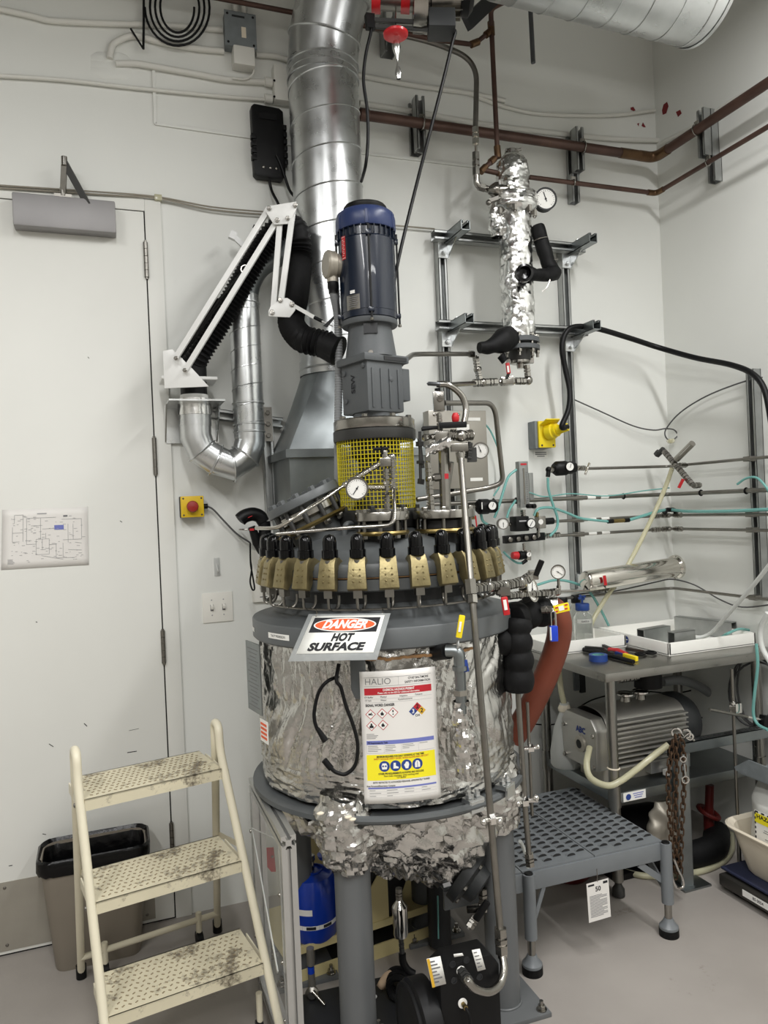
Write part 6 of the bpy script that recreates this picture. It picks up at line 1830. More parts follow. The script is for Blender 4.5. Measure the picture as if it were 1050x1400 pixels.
sh.build('undershelf', 'galv_dull', t, bevel=0.004)
st = B().box((TX0 + 0.155, TY0 + 0.058, SZ - 0.020), 0.105, 0.002, 0.034).build('sticker', 'print_white', t)
B().lathe([(0.0001, 0.0015), (0.012, 0.0015)], (TX0 + 0.125, TY0 + 0.057, SZ - 0.02), OUT, 20, cap=False).build('sticker_logo', 'print_navy', st)
b = B()
for k_ in range(3):
    b.box((TX0 + 0.172, TY0 + 0.0565, SZ - 0.011 - k_ * 0.008), 0.05 - 0.008 * k_, 0.0006, 0.003)
stuff(b.build('sticker_print', 'print_blue', st))
B().torus((LG[0][0], LG[0][1], SZ + 0.095), Vector((0.05, 0, 1)), 0.0225, 0.003, 20, 6).build('zip_tie', 'tub_cream', t)
for zz_ in (0.845, 0.80):
    B().torus((LG[2][0], LG[2][1], zz_ - 0.06), UZ, 0.0225, 0.0028, 18, 6).build('zip_tie', 'black', t)
# trays ---------------------------------------------------------------
def tray(label, x0, x1, y0, y1, h=0.052, w_=0.012):
    t_ = T('plastic_tray', label, 'tray', 'white plastic trays on the table')
    B().box(((x0 + x1) / 2, (y0 + y1) / 2, TZ + 0.003), x1 - x0, y1 - y0, 0.006).build('tray_floor', 'tray_white', t_)
    for (cx, cy, sx_, sy_) in (((x0 + x1) / 2, y0 + w_ / 2, x1 - x0, w_), ((x0 + x1) / 2, y1 - w_ / 2, x1 - x0, w_), (x0 + w_ / 2, (y0 + y1) / 2, w_, y1 - y0), (x1 - w_ / 2, (y0 + y1) / 2, w_, y1 - y0)):
        B().box((cx, cy, TZ + h / 2), sx_, sy_, h).build('tray_side', 'tray_white', t_, bevel=0.003)
    return t_
c = F(915, 897, TZ)
t = tray('larger white tray holding strut offcuts', c.x, 2.60, c.y, 2.98)
lo_ = W(858, 876, YW - c.y) if False else Vector((c.x - 0.0005, c.y + 0.27, TZ + 0.028))
B().lathe([(0.0001, 0.001), (0.016, 0.001)], lo_, Vector((-1, 0, 0)), 24, cap=False).build('blue_logo', 'print_navy', t)
B().box(lo_ + Vector((-0.0014, 0, 0)), 0.0006, 0.02, 0.004).build('logo_print', 'print_white', t)
RTX, RTY = c.x, c.y
c2 = F(800, 893, TZ)
t = tray('smaller white tray with bottles behind the orange hose', TX0 + 0.005, RTX - 0.01, c2.y + 0.03, 2.98)
def offcut(label, p0, p1, h=0.074):
    b_ = B(); strut(b_, p0, p1, (0, 0, -1), 0.041, h)
    return tag(b_.build('strut_offcut', 'strut'), label, 'strut', 'strut offcuts in the tray')
offcut('long strut offcut at the back of the tray', (W(926, 862, YW - 2.90).x, 2.90, TZ + 0.044), (W(1004, 870, YW - 2.62).x, 2.62, TZ + 0.044))
offcut('short strut offcut near the tray side with the blue logo', F(876, 872, TZ + 0.044), F(912, 866, TZ + 0.044))
offcut('strut offcut lying at the near tray edge', F(918, 876, TZ + 0.044), F(946, 872, TZ + 0.044))
teal([F(985, 872, TZ + 0.03), F(995, 866, TZ + 0.06), F(1012, 860, TZ + 0.065), F(1030, 863, TZ + 0.04), F(1036, 866, TZ + 0.03)], 0.006, 'short teal tube humped over the tray edge')
# bottles ---------------------------------------------------------------
def bottle(label, px, pyt, r, off, capm, tubes=False):
    t_ = T('lab_bottle', label, 'bottle')
    p = W(px, pyt, off)
    h = p.z - TZ - 0.008
    p.z = TZ + 0.008
    B().lathe([(r * 0.9, 0), (r, 0.006), (r, h * 0.62), (r * 0.9, h * 0.74), (r * 0.62, h * 0.82), (r * 0.62, h * 0.86)], p, UZ, 28).build('glass', 'clear', t_)
    B().lathe([(r * 0.72, h * 0.85), (r * 0.74, h * 0.86), (r * 0.74, h), (r * 0.68, h * 1.02), (0.0001, h * 1.02)], p, UZ, 24).build('cap', capm, t_)
    return t_, p
t, p = bottle('clear bottle with blue cap and blue stopcock', 796, 826, 0.042, 0.15, 'tape_blue')
B().cyl(p + UZ * 0.165, p + UZ * 0.205, 0.005, n=10).build('stopcock_stem', 'tape_blue', t)
b = B(); b.bar(p + UZ * 0.205 - RT * 0.016, p + UZ * 0.215 + RT * 0.016, 0.010, 0.010); b.bar(p + UZ * 0.220 - RT * 0.010, p + UZ * 0.20 + RT * 0.010, 0.010, 0.010); b.build('stopcock', 'tape_blue', t)
def blab(u, v, p=p):
    th = -0.9 + 1.8 * u
    return p + (RT * math.sin(th) - FW * math.cos(th)) * 0.0408 + UZ * (0.098 + 0.018 * v)
lb = B().grid(blab, 8, 1).build('label', 'print_white', t)
text('REACTOR', p + UZ * 0.107 - FW * 0.0416, RT, UZ, 0.010, 'ink', lb, bold=0.02, wfit=0.034)
t, p = bottle('clear bottle with black cap beside the blue-capped one', 787, 815, 0.030, 0.07, 'black')
t, p = bottle('clear bottle with black cap half hidden by the orange hose', 769, 818, 0.030, 0.10, 'black')
# tools -------------------------------------------------------------------
tz = lambda x, y, h=0.0: F(x, y, TZ + h)
t = T('tape_roll', 'roll of blue tape on the steel table', 'tape')
p = tz(818, 903)
B().lathe([(0.026, 0), (0.037, 0), (0.037, 0.025), (0.026, 0.025), (0.026, 0)], p, UZ, 32, cap=False).build('tape', 'tape_blue', t)
B().lathe([(0.0235, 0.001), (0.026, 0.001), (0.026, 0.024), (0.0235, 0.024), (0.0235, 0.001)], p, UZ, 32, cap=False).build('core', 'teal', t)
t = T('pliers', 'red-handled pliers lying behind the tape roll', 'pliers')
B().tube([tz(833, 888, 0.014), tz(845, 890, 0.018), tz(857, 895, 0.016)], [0.009, 0.012, 0.009], 10).build('handle', 'red', t)
B().tube([tz(826, 886, 0.008), tz(840, 893, 0.008), tz(856, 899, 0.008)], [0.007, 0.008, 0.007], 10).build('handle', 'dark_metal', t)
B().bar(tz(825, 884, 0.012), tz(834, 888, 0.012), 0.02, 0.012).build('jaws', 'black', t)
t = T('utility_knife', 'yellow-handled tool on the table edge', 'tool')
B().bar(tz(853, 896, 0.014), tz(871, 901, 0.012), 0.020, 0.016).build('handle', 'yellow_bright', t, bevel=0.004)
B().bar(tz(842, 893, 0.012), tz(853, 896, 0.012), 0.015, 0.010).build('shank', 'print_navy', t)
t = T('scissors', 'black-handled scissors lying beside the yellow tool', 'scissors')
B().torus(tz(889, 892, 0.010), UZ, 0.022, 0.005, 24, 6).build('finger_loop', 'black', t)
B().torus(tz(875, 894, 0.010), UZ, 0.018, 0.005, 24, 6).build('finger_loop', 'black', t)
B().bar(tz(880, 891, 0.010), tz(856, 887, 0.010), 0.014, 0.006).build('blade', 'steel_dull', t)
t = T('crimp_tool', 'long black crimping tool behind the blue tape', 'tool')
B().tube([tz(798, 888, 0.012), tz(815, 891, 0.012), tz(840, 898, 0.012), tz(866, 905, 0.010)], [0.010, 0.013, 0.010, 0.009], 10).build('grip', 'black', t)
B().bar(tz(800, 886, 0.02), tz(826, 888, 0.02), 0.018, 0.012).build('head', 'dark_metal', t)

# ================================================================== vacuum pump on the undershelf
yp = 2.60
YPt = lambda px, py, y=yp: W(px, py, YW - y)
x0, x1 = YPt(806, 1010).x, YPt(918, 1000).x
zc_ = YPt(870, 1000).z
t = T('vacuum_pump', 'silver finned vacuum pump on the table shelf', 'pump')
xm = (x0 + x1) / 2
hL = (x1 - x0) / 2
def body_pt(u, v, grow=0.0):
    th = 2 * PI * u
    cx = abs(math.cos(th)) ** 0.7 * (1 if math.cos(th) > 0 else -1)
    sx_ = abs(math.sin(th)) ** 0.7 * (1 if math.sin(th) > 0 else -1)
    return Vector((x0 + 0.02 + (x1 - x0 - 0.02) * v, yp + 0.02 + cx * (0.115 + grow), zc_ + 0.01 + sx_ * (0.115 + grow)))
b = B().grid(lambda u, v: body_pt(u, v), 48, 6, True); b.build('body', 'pump_silver', t)
for i in range(10):
    z = zc_ + 0.085 - i * 0.0195
    B().box(((x0 + x1) / 2 + 0.015, yp - 0.090, z), x1 - x0 - 0.05, 0.055, 0.006).build('cooling_fin', 'pump_silver', t, bevel=0.002)
B().prism([(-0.115, -0.10), (0.115, -0.10), (0.12, 0.06), (0.085, 0.105), (-0.085, 0.105), (-0.12, 0.06)], (x0 + 0.02, yp + 0.02, zc_), (0, -1, 0), (0, 0, 1), -0.06 if False else 0.06).build('end_cover', 'pump_silver', t, bevel=0.008)
ec = Vector((x0 - 0.042, yp + 0.0, zc_))
B().lathe([(0.034, 0), (0.034, 0.010), (0.026, 0.012), (0.0001, 0.012)], (x0 - 0.04, yp, zc_ - 0.01), (-1, 0, 0), 24).build('sight_glass_rim', 'alu_dull', t)
B().lathe([(0.018, 0.013), (0.0001, 0.013)], (x0 - 0.04, yp, zc_ - 0.01), (-1, 0, 0), 20, cap=False).build('sight_glass', 'black', t)
text('ABC', (x0 - 0.0412, yp, zc_ + 0.045), (0, -1, 0), (0, 0, 1), 0.034, 'print_navy', t, bold=0.03, wfit=0.065)
bolts(t, [((x0 - 0.04, yp + 0.02 + sy_, zc_ + sz_), (-1, 0, 0)) for sy_, sz_ in ((-0.10, 0.04), (0.10, 0.04), (-0.10, -0.085), (0.10, -0.085))], 0.009, 0.007, 'steel', 'cap_screw')
b = B().lathe([(0.118, 0), (0.126, 0.02), (0.124, 0.06), (0.10, 0.10), (0.06, 0.115), (0.0001, 0.118)], (x1 - 0.005, yp + 0.02, zc_ + 0.01), (1, 0, 0), 32); b.build('fan_shroud', 'pump_dark', t)
for k_ in range(5):
    B().box((x1 + 0.10 - 0.006 * k_, yp - 0.03, zc_ + 0.03 - k_ * 0.018), 0.04, 0.05, 0.006).build('shroud_fin', 'pump_dark', t)
for k_, px in enumerate((862, 883)):
    p = YPt(px, 972 if k_ == 0 else 978, yp + 0.0)
    b = B().lathe([(0.030, -0.02), (0.024, 0), (0.020, 0.028), (0.030, 0.032), (0.030, 0.042), (0.018, 0.046)], (p.x, yp + 0.03, zc_ + 0.115), UZ, 20); b.build('port_flange', 'steel', t)
    B().torus((p.x, yp + 0.03, zc_ + 0.155), UZ, 0.033, 0.006, 20, 6).build('port_clamp', 'chrome', t)
B().box((xm + 0.0, yp + 0.01, SZ + 0.035), (x1 - x0) * 0.95, 0.16, 0.07).build('base', 'alu_dull', t, bevel=0.004)
B().box((x1 - 0.10, yp - 0.075, SZ + 0.055), 0.20, 0.06, 0.075).build('terminal_box', 'alu', t, bevel=0.003)
B().box((x1 - 0.10, yp - 0.085, SZ + 0.105), 0.24, 0.09, 0.010).build('top_rail', 'galv', t, bevel=0.002)
for k_ in range(2):
    B().box((x1 - 0.09 + 0.06 * k_, yp - 0.107, SZ + 0.05), 0.03 + 0.015 * k_, 0.004, 0.020).build('socket', 'black', t, bevel=0.003)
B().box((x1 - 0.135, yp - 0.12, SZ + 0.02), 0.022, 0.02, 0.022).build('paper_tag', 'paper', t)
t = T('exhaust_filter', 'black cylindrical filter hanging above the vacuum pump', 'filter')
p = YPt(886, 935, yp + 0.03)
B().cyl((p.x, yp + 0.03, zc_ + 0.17), (p.x, yp + 0.03, zc_ + 0.265), 0.058, n=24).build('canister', 'black', t)
b = B(); run(b, [(p.x - 0.055, yp + 0.03, zc_ + 0.225), (p.x - 0.16, yp + 0.03, zc_ + 0.225)], 0.022, 0.05); b.build('inlet_fitting', 'steel_dull', t)
b = B().tube(spline([YPt(906, 932, 2.75), YPt(930, 930, 2.75), YPt(955, 938, 2.8), YPt(985, 958, 2.85), YPt(1005, 970, 2.88)], 6), 0.021, 14)
tag(b.build('vacuum_hose', 'grey_hose'), 'thick grey vacuum hose curving behind the table leg', 'hose')
b = B().tube(spline([YPt(806, 1022, 2.52), YPt(802, 1045, 2.47), YPt(808, 1064, 2.44), YPt(830, 1074, 2.42), YPt(848, 1068, 2.41), YPt(870, 1052, 2.42), YPt(895, 1032, 2.42), YPt(914, 1018, 2.40)], 7), 0.0125, 12)
tag(b.build('clear_hose', 'clear_hose'), 'cream hose looping from the pump round the table leg', 'hose')
t = T('plastic_bottle', 'white conical plastic bottle on the table shelf beside the pump', 'bottle')
p = F(775, 1046, SZ)
B().lathe([(0.062, 0), (0.068, 0.01), (0.068, 0.06), (0.050, 0.16), (0.024, 0.225), (0.018, 0.24), (0.020, 0.27)], p, UZ, 28).build('body', 'milky', t)
B().lathe([(0.026, 0.235), (0.028, 0.245), (0.022, 0.262)], p, UZ, 20).build('collar', 'tub_cream', t)
b = B().tube(spline([p + UZ * 0.26, p + UZ * 0.33 - RT * 0.012, p + UZ * 0.45 - RT * 0.02], 6), 0.012, 12)
tag(b.build('clear_hose', 'clear_hose'), 'cream hose rising from the conical plastic bottle', 'hose')
b = B().tube(spline([YPt(700, 988, 2.95), YPt(760, 990, 2.95), YPt(785, 972, 2.93), YPt(815, 955, 2.93), YPt(870, 945, 2.93), YPt(930, 947, 2.93), YPt(985, 930, 2.95), YPt(1045, 905, 2.95)], 6), 0.0032, 8)
tag(b.build('signal_cable', 'black'), 'thin black cable strung along the wall behind the pump', 'cable')
t = T('wall_register', 'small dark double slot cover on the wall behind the table', 'wall plate')
for k_, (xx, yy) in enumerate(((788, 930), (796, 933))):
    p = W(xx, yy, 0.006)
    B().box(p, 0.028, 0.012, 0.095).build('slot_cover', 'box_grey' if k_ == 0 else 'pump_dark', t)
# coiled cables by the right wall
pts = []
for i in range(121):
    th = 2 * PI * i / 30
    k_ = i / 30
    pts.append(X(1033 + math.cos(th) * (26 + 3 * k_) + 3 * math.sin(k_ * 2), 935 + math.sin(th) * (56 - 3 * k_) + 4 * k_, 0.05 + 0.012 * k_))
b = B().tube(pts, 0.0045, 8)
tag(b.build('cable_coil', 'dark_grey_cable'), 'loose coil of grey cable hanging below the table end', 'cable')
teal([X(1034, 880, 0.3), X(1036, 910, 0.3), X(1032, 945, 0.3), X(1030, 975, 0.3), X(1036, 990, 0.3), X(1050, 998, 0.3)], 0.006, 'teal tube hanging over the table end')
b = B().tube(spline([X(1050, 838, 0.35), X(1040, 860, 0.35), X(1042, 885, 0.35), X(1056, 910, 0.35)], 6), 0.010, 10)
tag(b.build('clear_hose', 'milky'), 'milky hose bent over the table edge', 'hose')
# laboratory stand rod with clamp
t = T('stand_rod', 'slim steel stand rod with clamp before the table end', 'lab stand')
sr0, sr1 = W(1000, 905, YW - 2.33), W(1013, 1160, YW - 2.33)
B().cyl((sr0.x, 2.33, sr1.z - 0.05), (sr0.x, 2.33, TZ - 0.04), 0.0068, n=12).build('rod', 'steel_dull', t)
sc = W(998, 967, YW - 2.33)
b = B(); b.obox((sr0.x, 2.318, sc.z), (0.016, 0, 0), (0, 0.018, 0), (0, 0, 0.020)); b.ball((sr0.x - 0.02, 2.31, sc.z + 0.02), 0.010, 10, 6); b.build('boss_head', 'chrome', t, bevel=0.004)
B().cyl(W(970, 970, YW - 2.31), W(1022, 980, YW - 2.30), 0.0062, n=10).build('clamp_arm', 'steel_dull', t)
B().cyl(W(1022, 980, YW - 2.30), W(1042, 984, YW - 2.30), 0.005, n=10).build('clamp_screw', 'chrome', t)
B().bar(W(1041, 985, YW - 2.30), W(1062, 988, YW - 2.30), 0.045, 0.03, up=UZ).build('clamp_grip', 'black', t, bevel=0.004)
B().box((sr0.x, 2.33, 0.006), 0.09, 0.12, 0.012).build('stand_base', 'dark_metal', t) if False else B().lathe([(0.03, 0), (0.03, 0.01), (0.008, 0.016), (0.008, sr1.z)], (sr0.x, 2.33, 0), UZ, 16).build('stand_foot', 'steel_dull', t)
# ================================================================== strut post with chains
pb = F(937, 1210, 0)
pb = Vector((pb.x, pb.y, 0))
za = P(935, 1022, (pb - CAM).dot(FW)).z
t = T('strut_post', 'galvanised strut post with horizontal slotted arm beside the table', 'strut')
b = B(); strut(b, pb + UZ * 0.008, pb + UZ * (za - 0.02), (0.3, 1, 0), 0.052, 0.041); b.build('post', 'galv_dull', t)
B().box(pb + Vector((0.02, 0.0, 0.004)), 0.13, 0.10, 0.008).build('foot_plate', 'galv_dull', t)
b = B(); strut(b, pb + UZ * za + Vector((-0.025, 0, 0)), pb + UZ * za + Vector((0.55, 0, 0)), (0, 0, -1)); b.build('arm_channel', 'galv_dull', t)
for k_ in range(8):
    B().obox(pb + UZ * (za + 0.0212) + Vector((0.08 + k_ * 0.055, 0, 0)), (0.014, 0, 0), (0, 0.0065, 0), (0, 0, 0.0006)).build('slot', 'seam', t)
B().box(pb + UZ * (za - 0.005) + Vector((-0.03, -0.004, 0)), 0.034, 0.05, 0.06).build('end_cap', 'black', t, bevel=0.004)
t = T('bench_bracket', 'bolted steel angle bracket under the arm near the side wall', 'bracket')
bb_ = W(1036, 1030, YW - 2.45)
B().box(bb_, 0.05, 0.006, 0.14).build('angle_plate', 'galv_dull', t)
bolts(t, [(bb_ + Vector((-0.012, -0.003, z)), OUT) for z in (0.035, -0.015)], 0.010, 0.008, 'steel')
# chains
_link = None
def chain(label, pts, pitch=0.0245, r=0.0031):
    global _link
    t_ = T('chain', label, 'chain', 'chains on the strut post')
    if _link is None:
        o_ = B().tube([Vector((0.0085 * math.sin(a), 0, 0.0085 * math.cos(a) + (0.0075 if math.cos(a) > 0 else -0.0075))) for a in [2 * PI * i / 14 for i in range(14)]], r, 6, True).build('link_pattern', 'rusty', None, origin=(0, 0, 0))
        _link = o_.data
        COL.objects.unlink(o_)
    pp_ = spline(pts, 10)
    cum = [0]
    for a, c_ in zip(pp_[:-1], pp_[1:]):
        cum.append(cum[-1] + (c_ - a).length)
    n_ = int(cum[-1] / pitch)
    i = 0
    for k_ in range(n_):
        d_ = (k_ + 0.5) * pitch
        while cum[i + 1] < d_:
            i += 1
        p_ = pp_[i].lerp(pp_[i + 1], (d_ - cum[i]) / (cum[i + 1] - cum[i]))
        tg_ = (pp_[i + 1] - pp_[i]).normalized()
        o_ = bpy.data.objects.new('link', _link)
        COL.objects.link(o_)
        o_.parent = t_
        o_.rotation_mode = 'QUATERNION'
        o_.rotation_quaternion = tg_.to_track_quat('Z', 'Y') @ Matrix.Rotation(PI / 2 * (k_ % 2) + 0.4, 4, 'Z').to_quaternion()
        o_.location = p_
    return t_
pf = lambda x, y, o_=-0.05: W(x, y, YW - (pb.y + o_))
chain('chain strand hanging closest to the vacuum pump', [pf(920, 1012), pf(914, 1060), pf(916, 1120), pf(921, 1180), pf(924, 1204)])
chain('middle chain strand hanging down the strut post', [pf(923, 1005, -0.06), pf(925, 1050, -0.06), pf(923, 1120, -0.06), pf(926, 1192, -0.06)])
chain('chain strand with the snap hook on the strut post', [pf(929, 1005, -0.055), pf(934, 1025, -0.055), pf(935, 1075, -0.055), pf(932, 1130, -0.055), pf(930, 1197, -0.055)])
t = T('snap_hook', 'bright double snap hook on the chain', 'hook')
B().torus(pf(934, 1038, -0.085), FW, 0.011, 0.0032, 20, 6).build('ring', 'chrome', t)
B().tube([pf(935.5, 1044, -0.085), pf(937, 1060, -0.085)], 0.0035, 8).build('shank', 'chrome', t)
B().torus(pf(937, 1066, -0.085), FW, 0.013, 0.0038, 20, 6).build('ring', 'chrome', t)
t = T('chain_hook', 'steel hook at the bottom of the chains', 'hook')
B().tube(spline([pf(922, 1175, -0.09), pf(927, 1188, -0.09), pf(933, 1200, -0.09), pf(934, 1212, -0.09), pf(926, 1214, -0.09), pf(921, 1206, -0.09), pf(918, 1195, -0.09)], 6), 0.005, 10).build('hook', 'chrome', t)
t = T('shackle', 'bright shackle with eye bolts on top of the strut arm', 'shackle')
for (x, y, r_) in ((925, 1002, 0.017), (938, 1003, 0.016), (943, 1007, 0.012)):
    B().torus(pf(x, y, -0.04), FW + RT * 0.5, r_, 0.004, 20, 6).build('eye', 'chrome', t)
B().cyl(pf(938, 1006, -0.02), pf(949, 1012, -0.02), 0.005, n=10).build('pin', 'chrome', t)

# ================================================================== grating platform
PZ = 0.333
RF, LF, BR_ = F(905, 1149, PZ), F(713, 1192, PZ), F(764, 1080, PZ)
ux = (RF - LF); Lx = ux.length; ux = ux.normalized()
uy = (BR_ - RF); uy = (uy - ux * uy.dot(ux)); Ly = uy.length; uy = uy.normalized()
def PT(a, c_, z):
    p_ = LF + ux * a + uy * c_
    return Vector((p_.x, p_.y, z))
t = T('work_platform', 'low grey steel work platform with raised grip treads', 'platform')
x_min = -0.28
for k_, (c0_, c1_) in enumerate(((0.0, 0.335), (0.337, 0.67))):
    c1_ = min(c1_, Ly)
npl = 3
tot = Lx - x_min
for k_ in range(npl):
    a0_, a1_ = x_min + tot * k_ / npl + 0.002, x_min + tot * (k_ + 1) / npl - 0.002
    pk = B().obox(PT((a0_ + a1_) / 2, Ly / 2, PZ - 0.003), ux * (a1_ - a0_) / 2, uy * Ly / 2, UZ * 0.003).build('tread_plank', 'platform_grey', t)
    tb_, sb_ = B(), B()
    cols = 6
    rows = int(Ly / 0.034)
    for i in range(cols):
        for j in range(rows):
            ca = a0_ + (a1_ - a0_) * (i + 0.5) / cols
            cb_ = 0.03 + 0.034 * j + (0.017 if i % 2 else 0)
            if cb_ > Ly - 0.03:
                continue
            c_ = PT(ca, cb_, PZ)
            arc_ = [(c_ + ux * (0.0165 * math.cos(PI * s_ / 6)) + UZ * (0.009 * math.sin(PI * s_ / 6))) for s_ in range(7)]
            for a_, d_ in zip(arc_[:-1], arc_[1:]):
                tb_.quad(a_, d_, d_ + uy * 0.015 - UZ * (d_ - c_).z * 0.9, a_ + uy * 0.015 - UZ * (a_ - c_).z * 0.9)
            sb_.add([p_ + UZ * 0.0006 for p_ in arc_] , [tuple(range(7))])
    stuff(tb_.build('raised_grip', 'platform_grey', pk, sharp=60))
    stuff(sb_.build('grip_opening', 'seam', pk))
for (p0_, p1_) in ((PT(x_min, 0.0, PZ - 0.036), PT(Lx, 0.0, PZ - 0.036)), (PT(x_min, Ly, PZ - 0.036), PT(Lx, Ly, PZ - 0.036)), (PT(Lx, 0, PZ - 0.036), PT(Lx, Ly, PZ - 0.036))):
    B().bar(p0_, p1_, 0.060, 0.012, up=UZ).build('side_rail', 'platform_grey', t, bevel=0.002)
for k_, (a_, c_) in enumerate(((Lx + 0.008, -0.008), (0.02, -0.01), (Lx - 0.0, Ly - 0.02), (x_min + 0.03, Ly - 0.02))):
    lg = B().cyl(PT(a_, c_, 0.115), PT(a_, c_, PZ - 0.006), 0.021, n=20).build('leg', 'platform_grey', t)
    B().cyl(PT(a_, c_, 0.05), PT(a_, c_, 0.12), 0.013, n=14).build('leveling_stud', 'steel', lg)
    B().lathe([(0.034, 0.0), (0.034, 0.026)], PT(a_, c_, 0), UZ, 24).build('rubber_foot', 'rubber', lg)
    B().lathe([(0.033, 0.026), (0.033, 0.034), (0.020, 0.050), (0.015, 0.062)], PT(a_, c_, 0), UZ, 24).build('foot_cup', 'platform_grey', lg)
    B().lathe([(0.015, 0), (0.013, 0.004), (0.0001, 0.004)], PT(a_, c_, PZ - 0.006), UZ, 16).build('leg_plug', 'black', lg)
B().bar(PT(Lx, 0.0, 0.17), PT(Lx, 0.13, PZ - 0.06), 0.03, 0.006).build('brace', 'platform_grey', t)
B().bar(PT(Lx - 0.0, 0.0, 0.19), PT(Lx - 0.10, 0.0, PZ - 0.065), 0.022, 0.006).build('brace', 'platform_grey', t)
B().bar(PT(0.03, 0.0, 0.14), PT(0.08, 0.0, PZ - 0.065), 0.014, 0.006).build('brace', 'platform_grey', t)
t = T('inspection_tag', 'white printed inspection tag hanging under the platform edge', 'tag')
tp = lambda x, y: W(x, y, YW - PT(0.27, -0.02, 0).y)
c_ = tp(818.5, 1231)
hh, ww = 0.066, 0.0435
tgx, tgz = (ux * 0.998 + UZ * 0.03).normalized(), (UZ - ux * 0.03).normalized()
B().obox(c_, tgx * ww, tgz * hh, tgx.cross(tgz) * 0.0006).build('card', 'paper', t)
nrm = tgx.cross(tgz)
b = B()
rr_ = random.Random(5)
for k_ in range(16):
    wl_ = ww * (0.78 - 0.35 * rr_.random() * (k_ % 3 == 0))
    b.obox(c_ + nrm * 0.0009 + tgz * (0.020 - 0.0047 * k_) - tgx * (ww * 0.80 - wl_), tgx * wl_, tgz * 0.0009, nrm * 0.0002)
stuff(b.build('fine_print', 'ink_grey', t))
text('50', c_ + tgz * 0.040 + nrm * 0.0006, tgx, tgz, 0.022, 'ink', t, bold=0.03)
B().obox(c_ + tgz * 0.057 - tgx * 0.026 + nrm * 0.0009, tgx * 0.012, tgz * 0.003, nrm * 0.0002).build('header', 'ink', t)
B().obox(c_ + tgz * 0.057 + tgx * 0.030 + nrm * 0.0009, tgx * 0.009, tgz * 0.004, nrm * 0.0002).build('logo', 'ink', t)
B().cyl(c_ + tgz * 0.063, tp(816, 1188), 0.0015, n=6).build('wire', 'steel', t)
t = T('red_pan', 'dark red pan on the floor under the platform', 'pan')
p = F(786, 1212, 0)
B().lathe([(0.07, 0.0), (0.085, 0.012), (0.115, 0.075), (0.12, 0.078), (0.11, 0.072), (0.08, 0.016), (0.0001, 0.012)], Vector((p.x + 0.03, p.y + 0.08, 0)), UZ, 32, cap=False).build('pan', 'dark_red', t)
# ================================================================== step stool
t = T('step_stool', 'cream painted three-step metal stool with worn dotted treads', 'step stool')
def lerp3(a, c_, f):
    return v3(a).lerp(v3(c_), f)
# front rails in world coordinates, from floor to loop top
LB, LT = Vector((-0.050, 2.020, 0.02)), Vector((-0.114, 2.250, 0.83))
RB, RTp = Vector((0.402, 2.082, 0.02)), Vector((0.287, 2.335, 0.83))
LFt, RFt = Vector((-0.155, 2.755, 0.02)), Vector((0.312, 2.845, 0.02))
for (fb, ft, rb) in ((LB, LT, LFt), (RB, RTp, RFt)):
    inw = (rb - fb); inw.z = 0; inw.normalize()
    top = ft + UZ * 0.055 + inw * 0.03
    bk = ft + inw * 0.062 - UZ * 0.01
    B().tube(fillet([fb, ft, ft + UZ * 0.075 + inw * 0.004, bk + UZ * 0.085, bk, rb], 0.05, 8), 0.0125, 14).build('side_rail', 'cream', t)
    B().cyl(rb - UZ * 0.018, rb + UZ * 0.025, 0.017, n=14).build('rubber_foot', 'black', t)
    B().cyl(fb - UZ * 0.018, fb + UZ * 0.02, 0.017, n=14).build('rubber_foot', 'black', t)
def on_rail(b_, t_, z):
    return b_.lerp(t_, (z - b_.z) / (t_.z - b_.z))
for z, dp in ((0.782, 0.215), (0.528, 0.215), (0.262, 0.215)):
    l_, r_ = on_rail(LB, LT, z), on_rail(RB, RTp, z)
    u_ = (r_ - l_); wd_ = u_.length; u_.normalize()
    n_ = UZ.cross(u_)
    c_ = (l_ + r_) / 2 + n_ * (dp / 2 - 0.012)
    pl = B()
    pl.obox(c_ - UZ * 0.002, u_ * (wd_ / 2 - 0.011), n_ * dp / 2, UZ * 0.002)
    pl.obox(c_ - n_ * (dp / 2 - 0.002) - UZ * 0.016, u_ * (wd_ / 2 - 0.011), n_ * 0.002, UZ * 0.016)
    pl.obox(c_ + n_ * (dp / 2 - 0.002) - UZ * 0.012, u_ * (wd_ / 2 - 0.011), n_ * 0.002, UZ * 0.012)
    tr = pl.build('tread', 'tread', t, bevel=0.0)
    pip = B()
    rr_ = random.Random(int(z * 1000))
    for i in range(22):
        for j in range(9):
            a_ = (i + 0.5 + (0.5 if j % 2 else 0)) / 22.5 - 0.5
            q_ = c_ + u_ * a_ * (wd_ - 0.05) + n_ * ((j + 0.5) / 9 - 0.5) * (dp - 0.03)
            s_ = 1 if (i + j) % 2 else -1
            pip.obox(q_ + UZ * 0.0006, (u_ + n_ * 0.8 * s_).normalized() * 0.0042, (n_ - u_ * 0.8 * s_).normalized() * 0.0016, UZ * 0.0009)
    stuff(pip.build('tread_pips', 'tread_pip', tr))
    for (p_, sgn) in ((l_, 1), (r_, -1)):
        B().bar(p_ + n_ * 0.02 - UZ * 0.018, p_ + n_ * 0.17 - UZ * 0.018, 0.03, 0.004).build('tread_bracket', 'cream', t)
        bolts(t, [(p_ - u_ * 0.0125 * sgn - UZ * 0.015 + n_ * 0.004, -u_ * sgn)], 0.007, 0.004, 'steel_dull', 'rivet', 0, 'dome')
zb_ = 0.10
lb_, rb_ = LFt + UZ * 0.075, RFt + UZ * 0.075
lb_ = lb_ + (on_rail(LB, LT, 0.3) - LFt).normalized() * 0.0
B().cyl(LFt.lerp(LT, 0.09), RFt.lerp(RTp, 0.09), 0.0105, n=12).build('rear_crossbar', 'cream', t)
ml, mr_ = LFt.lerp(RFt, 0.16), LFt.lerp(RFt, 0.84)
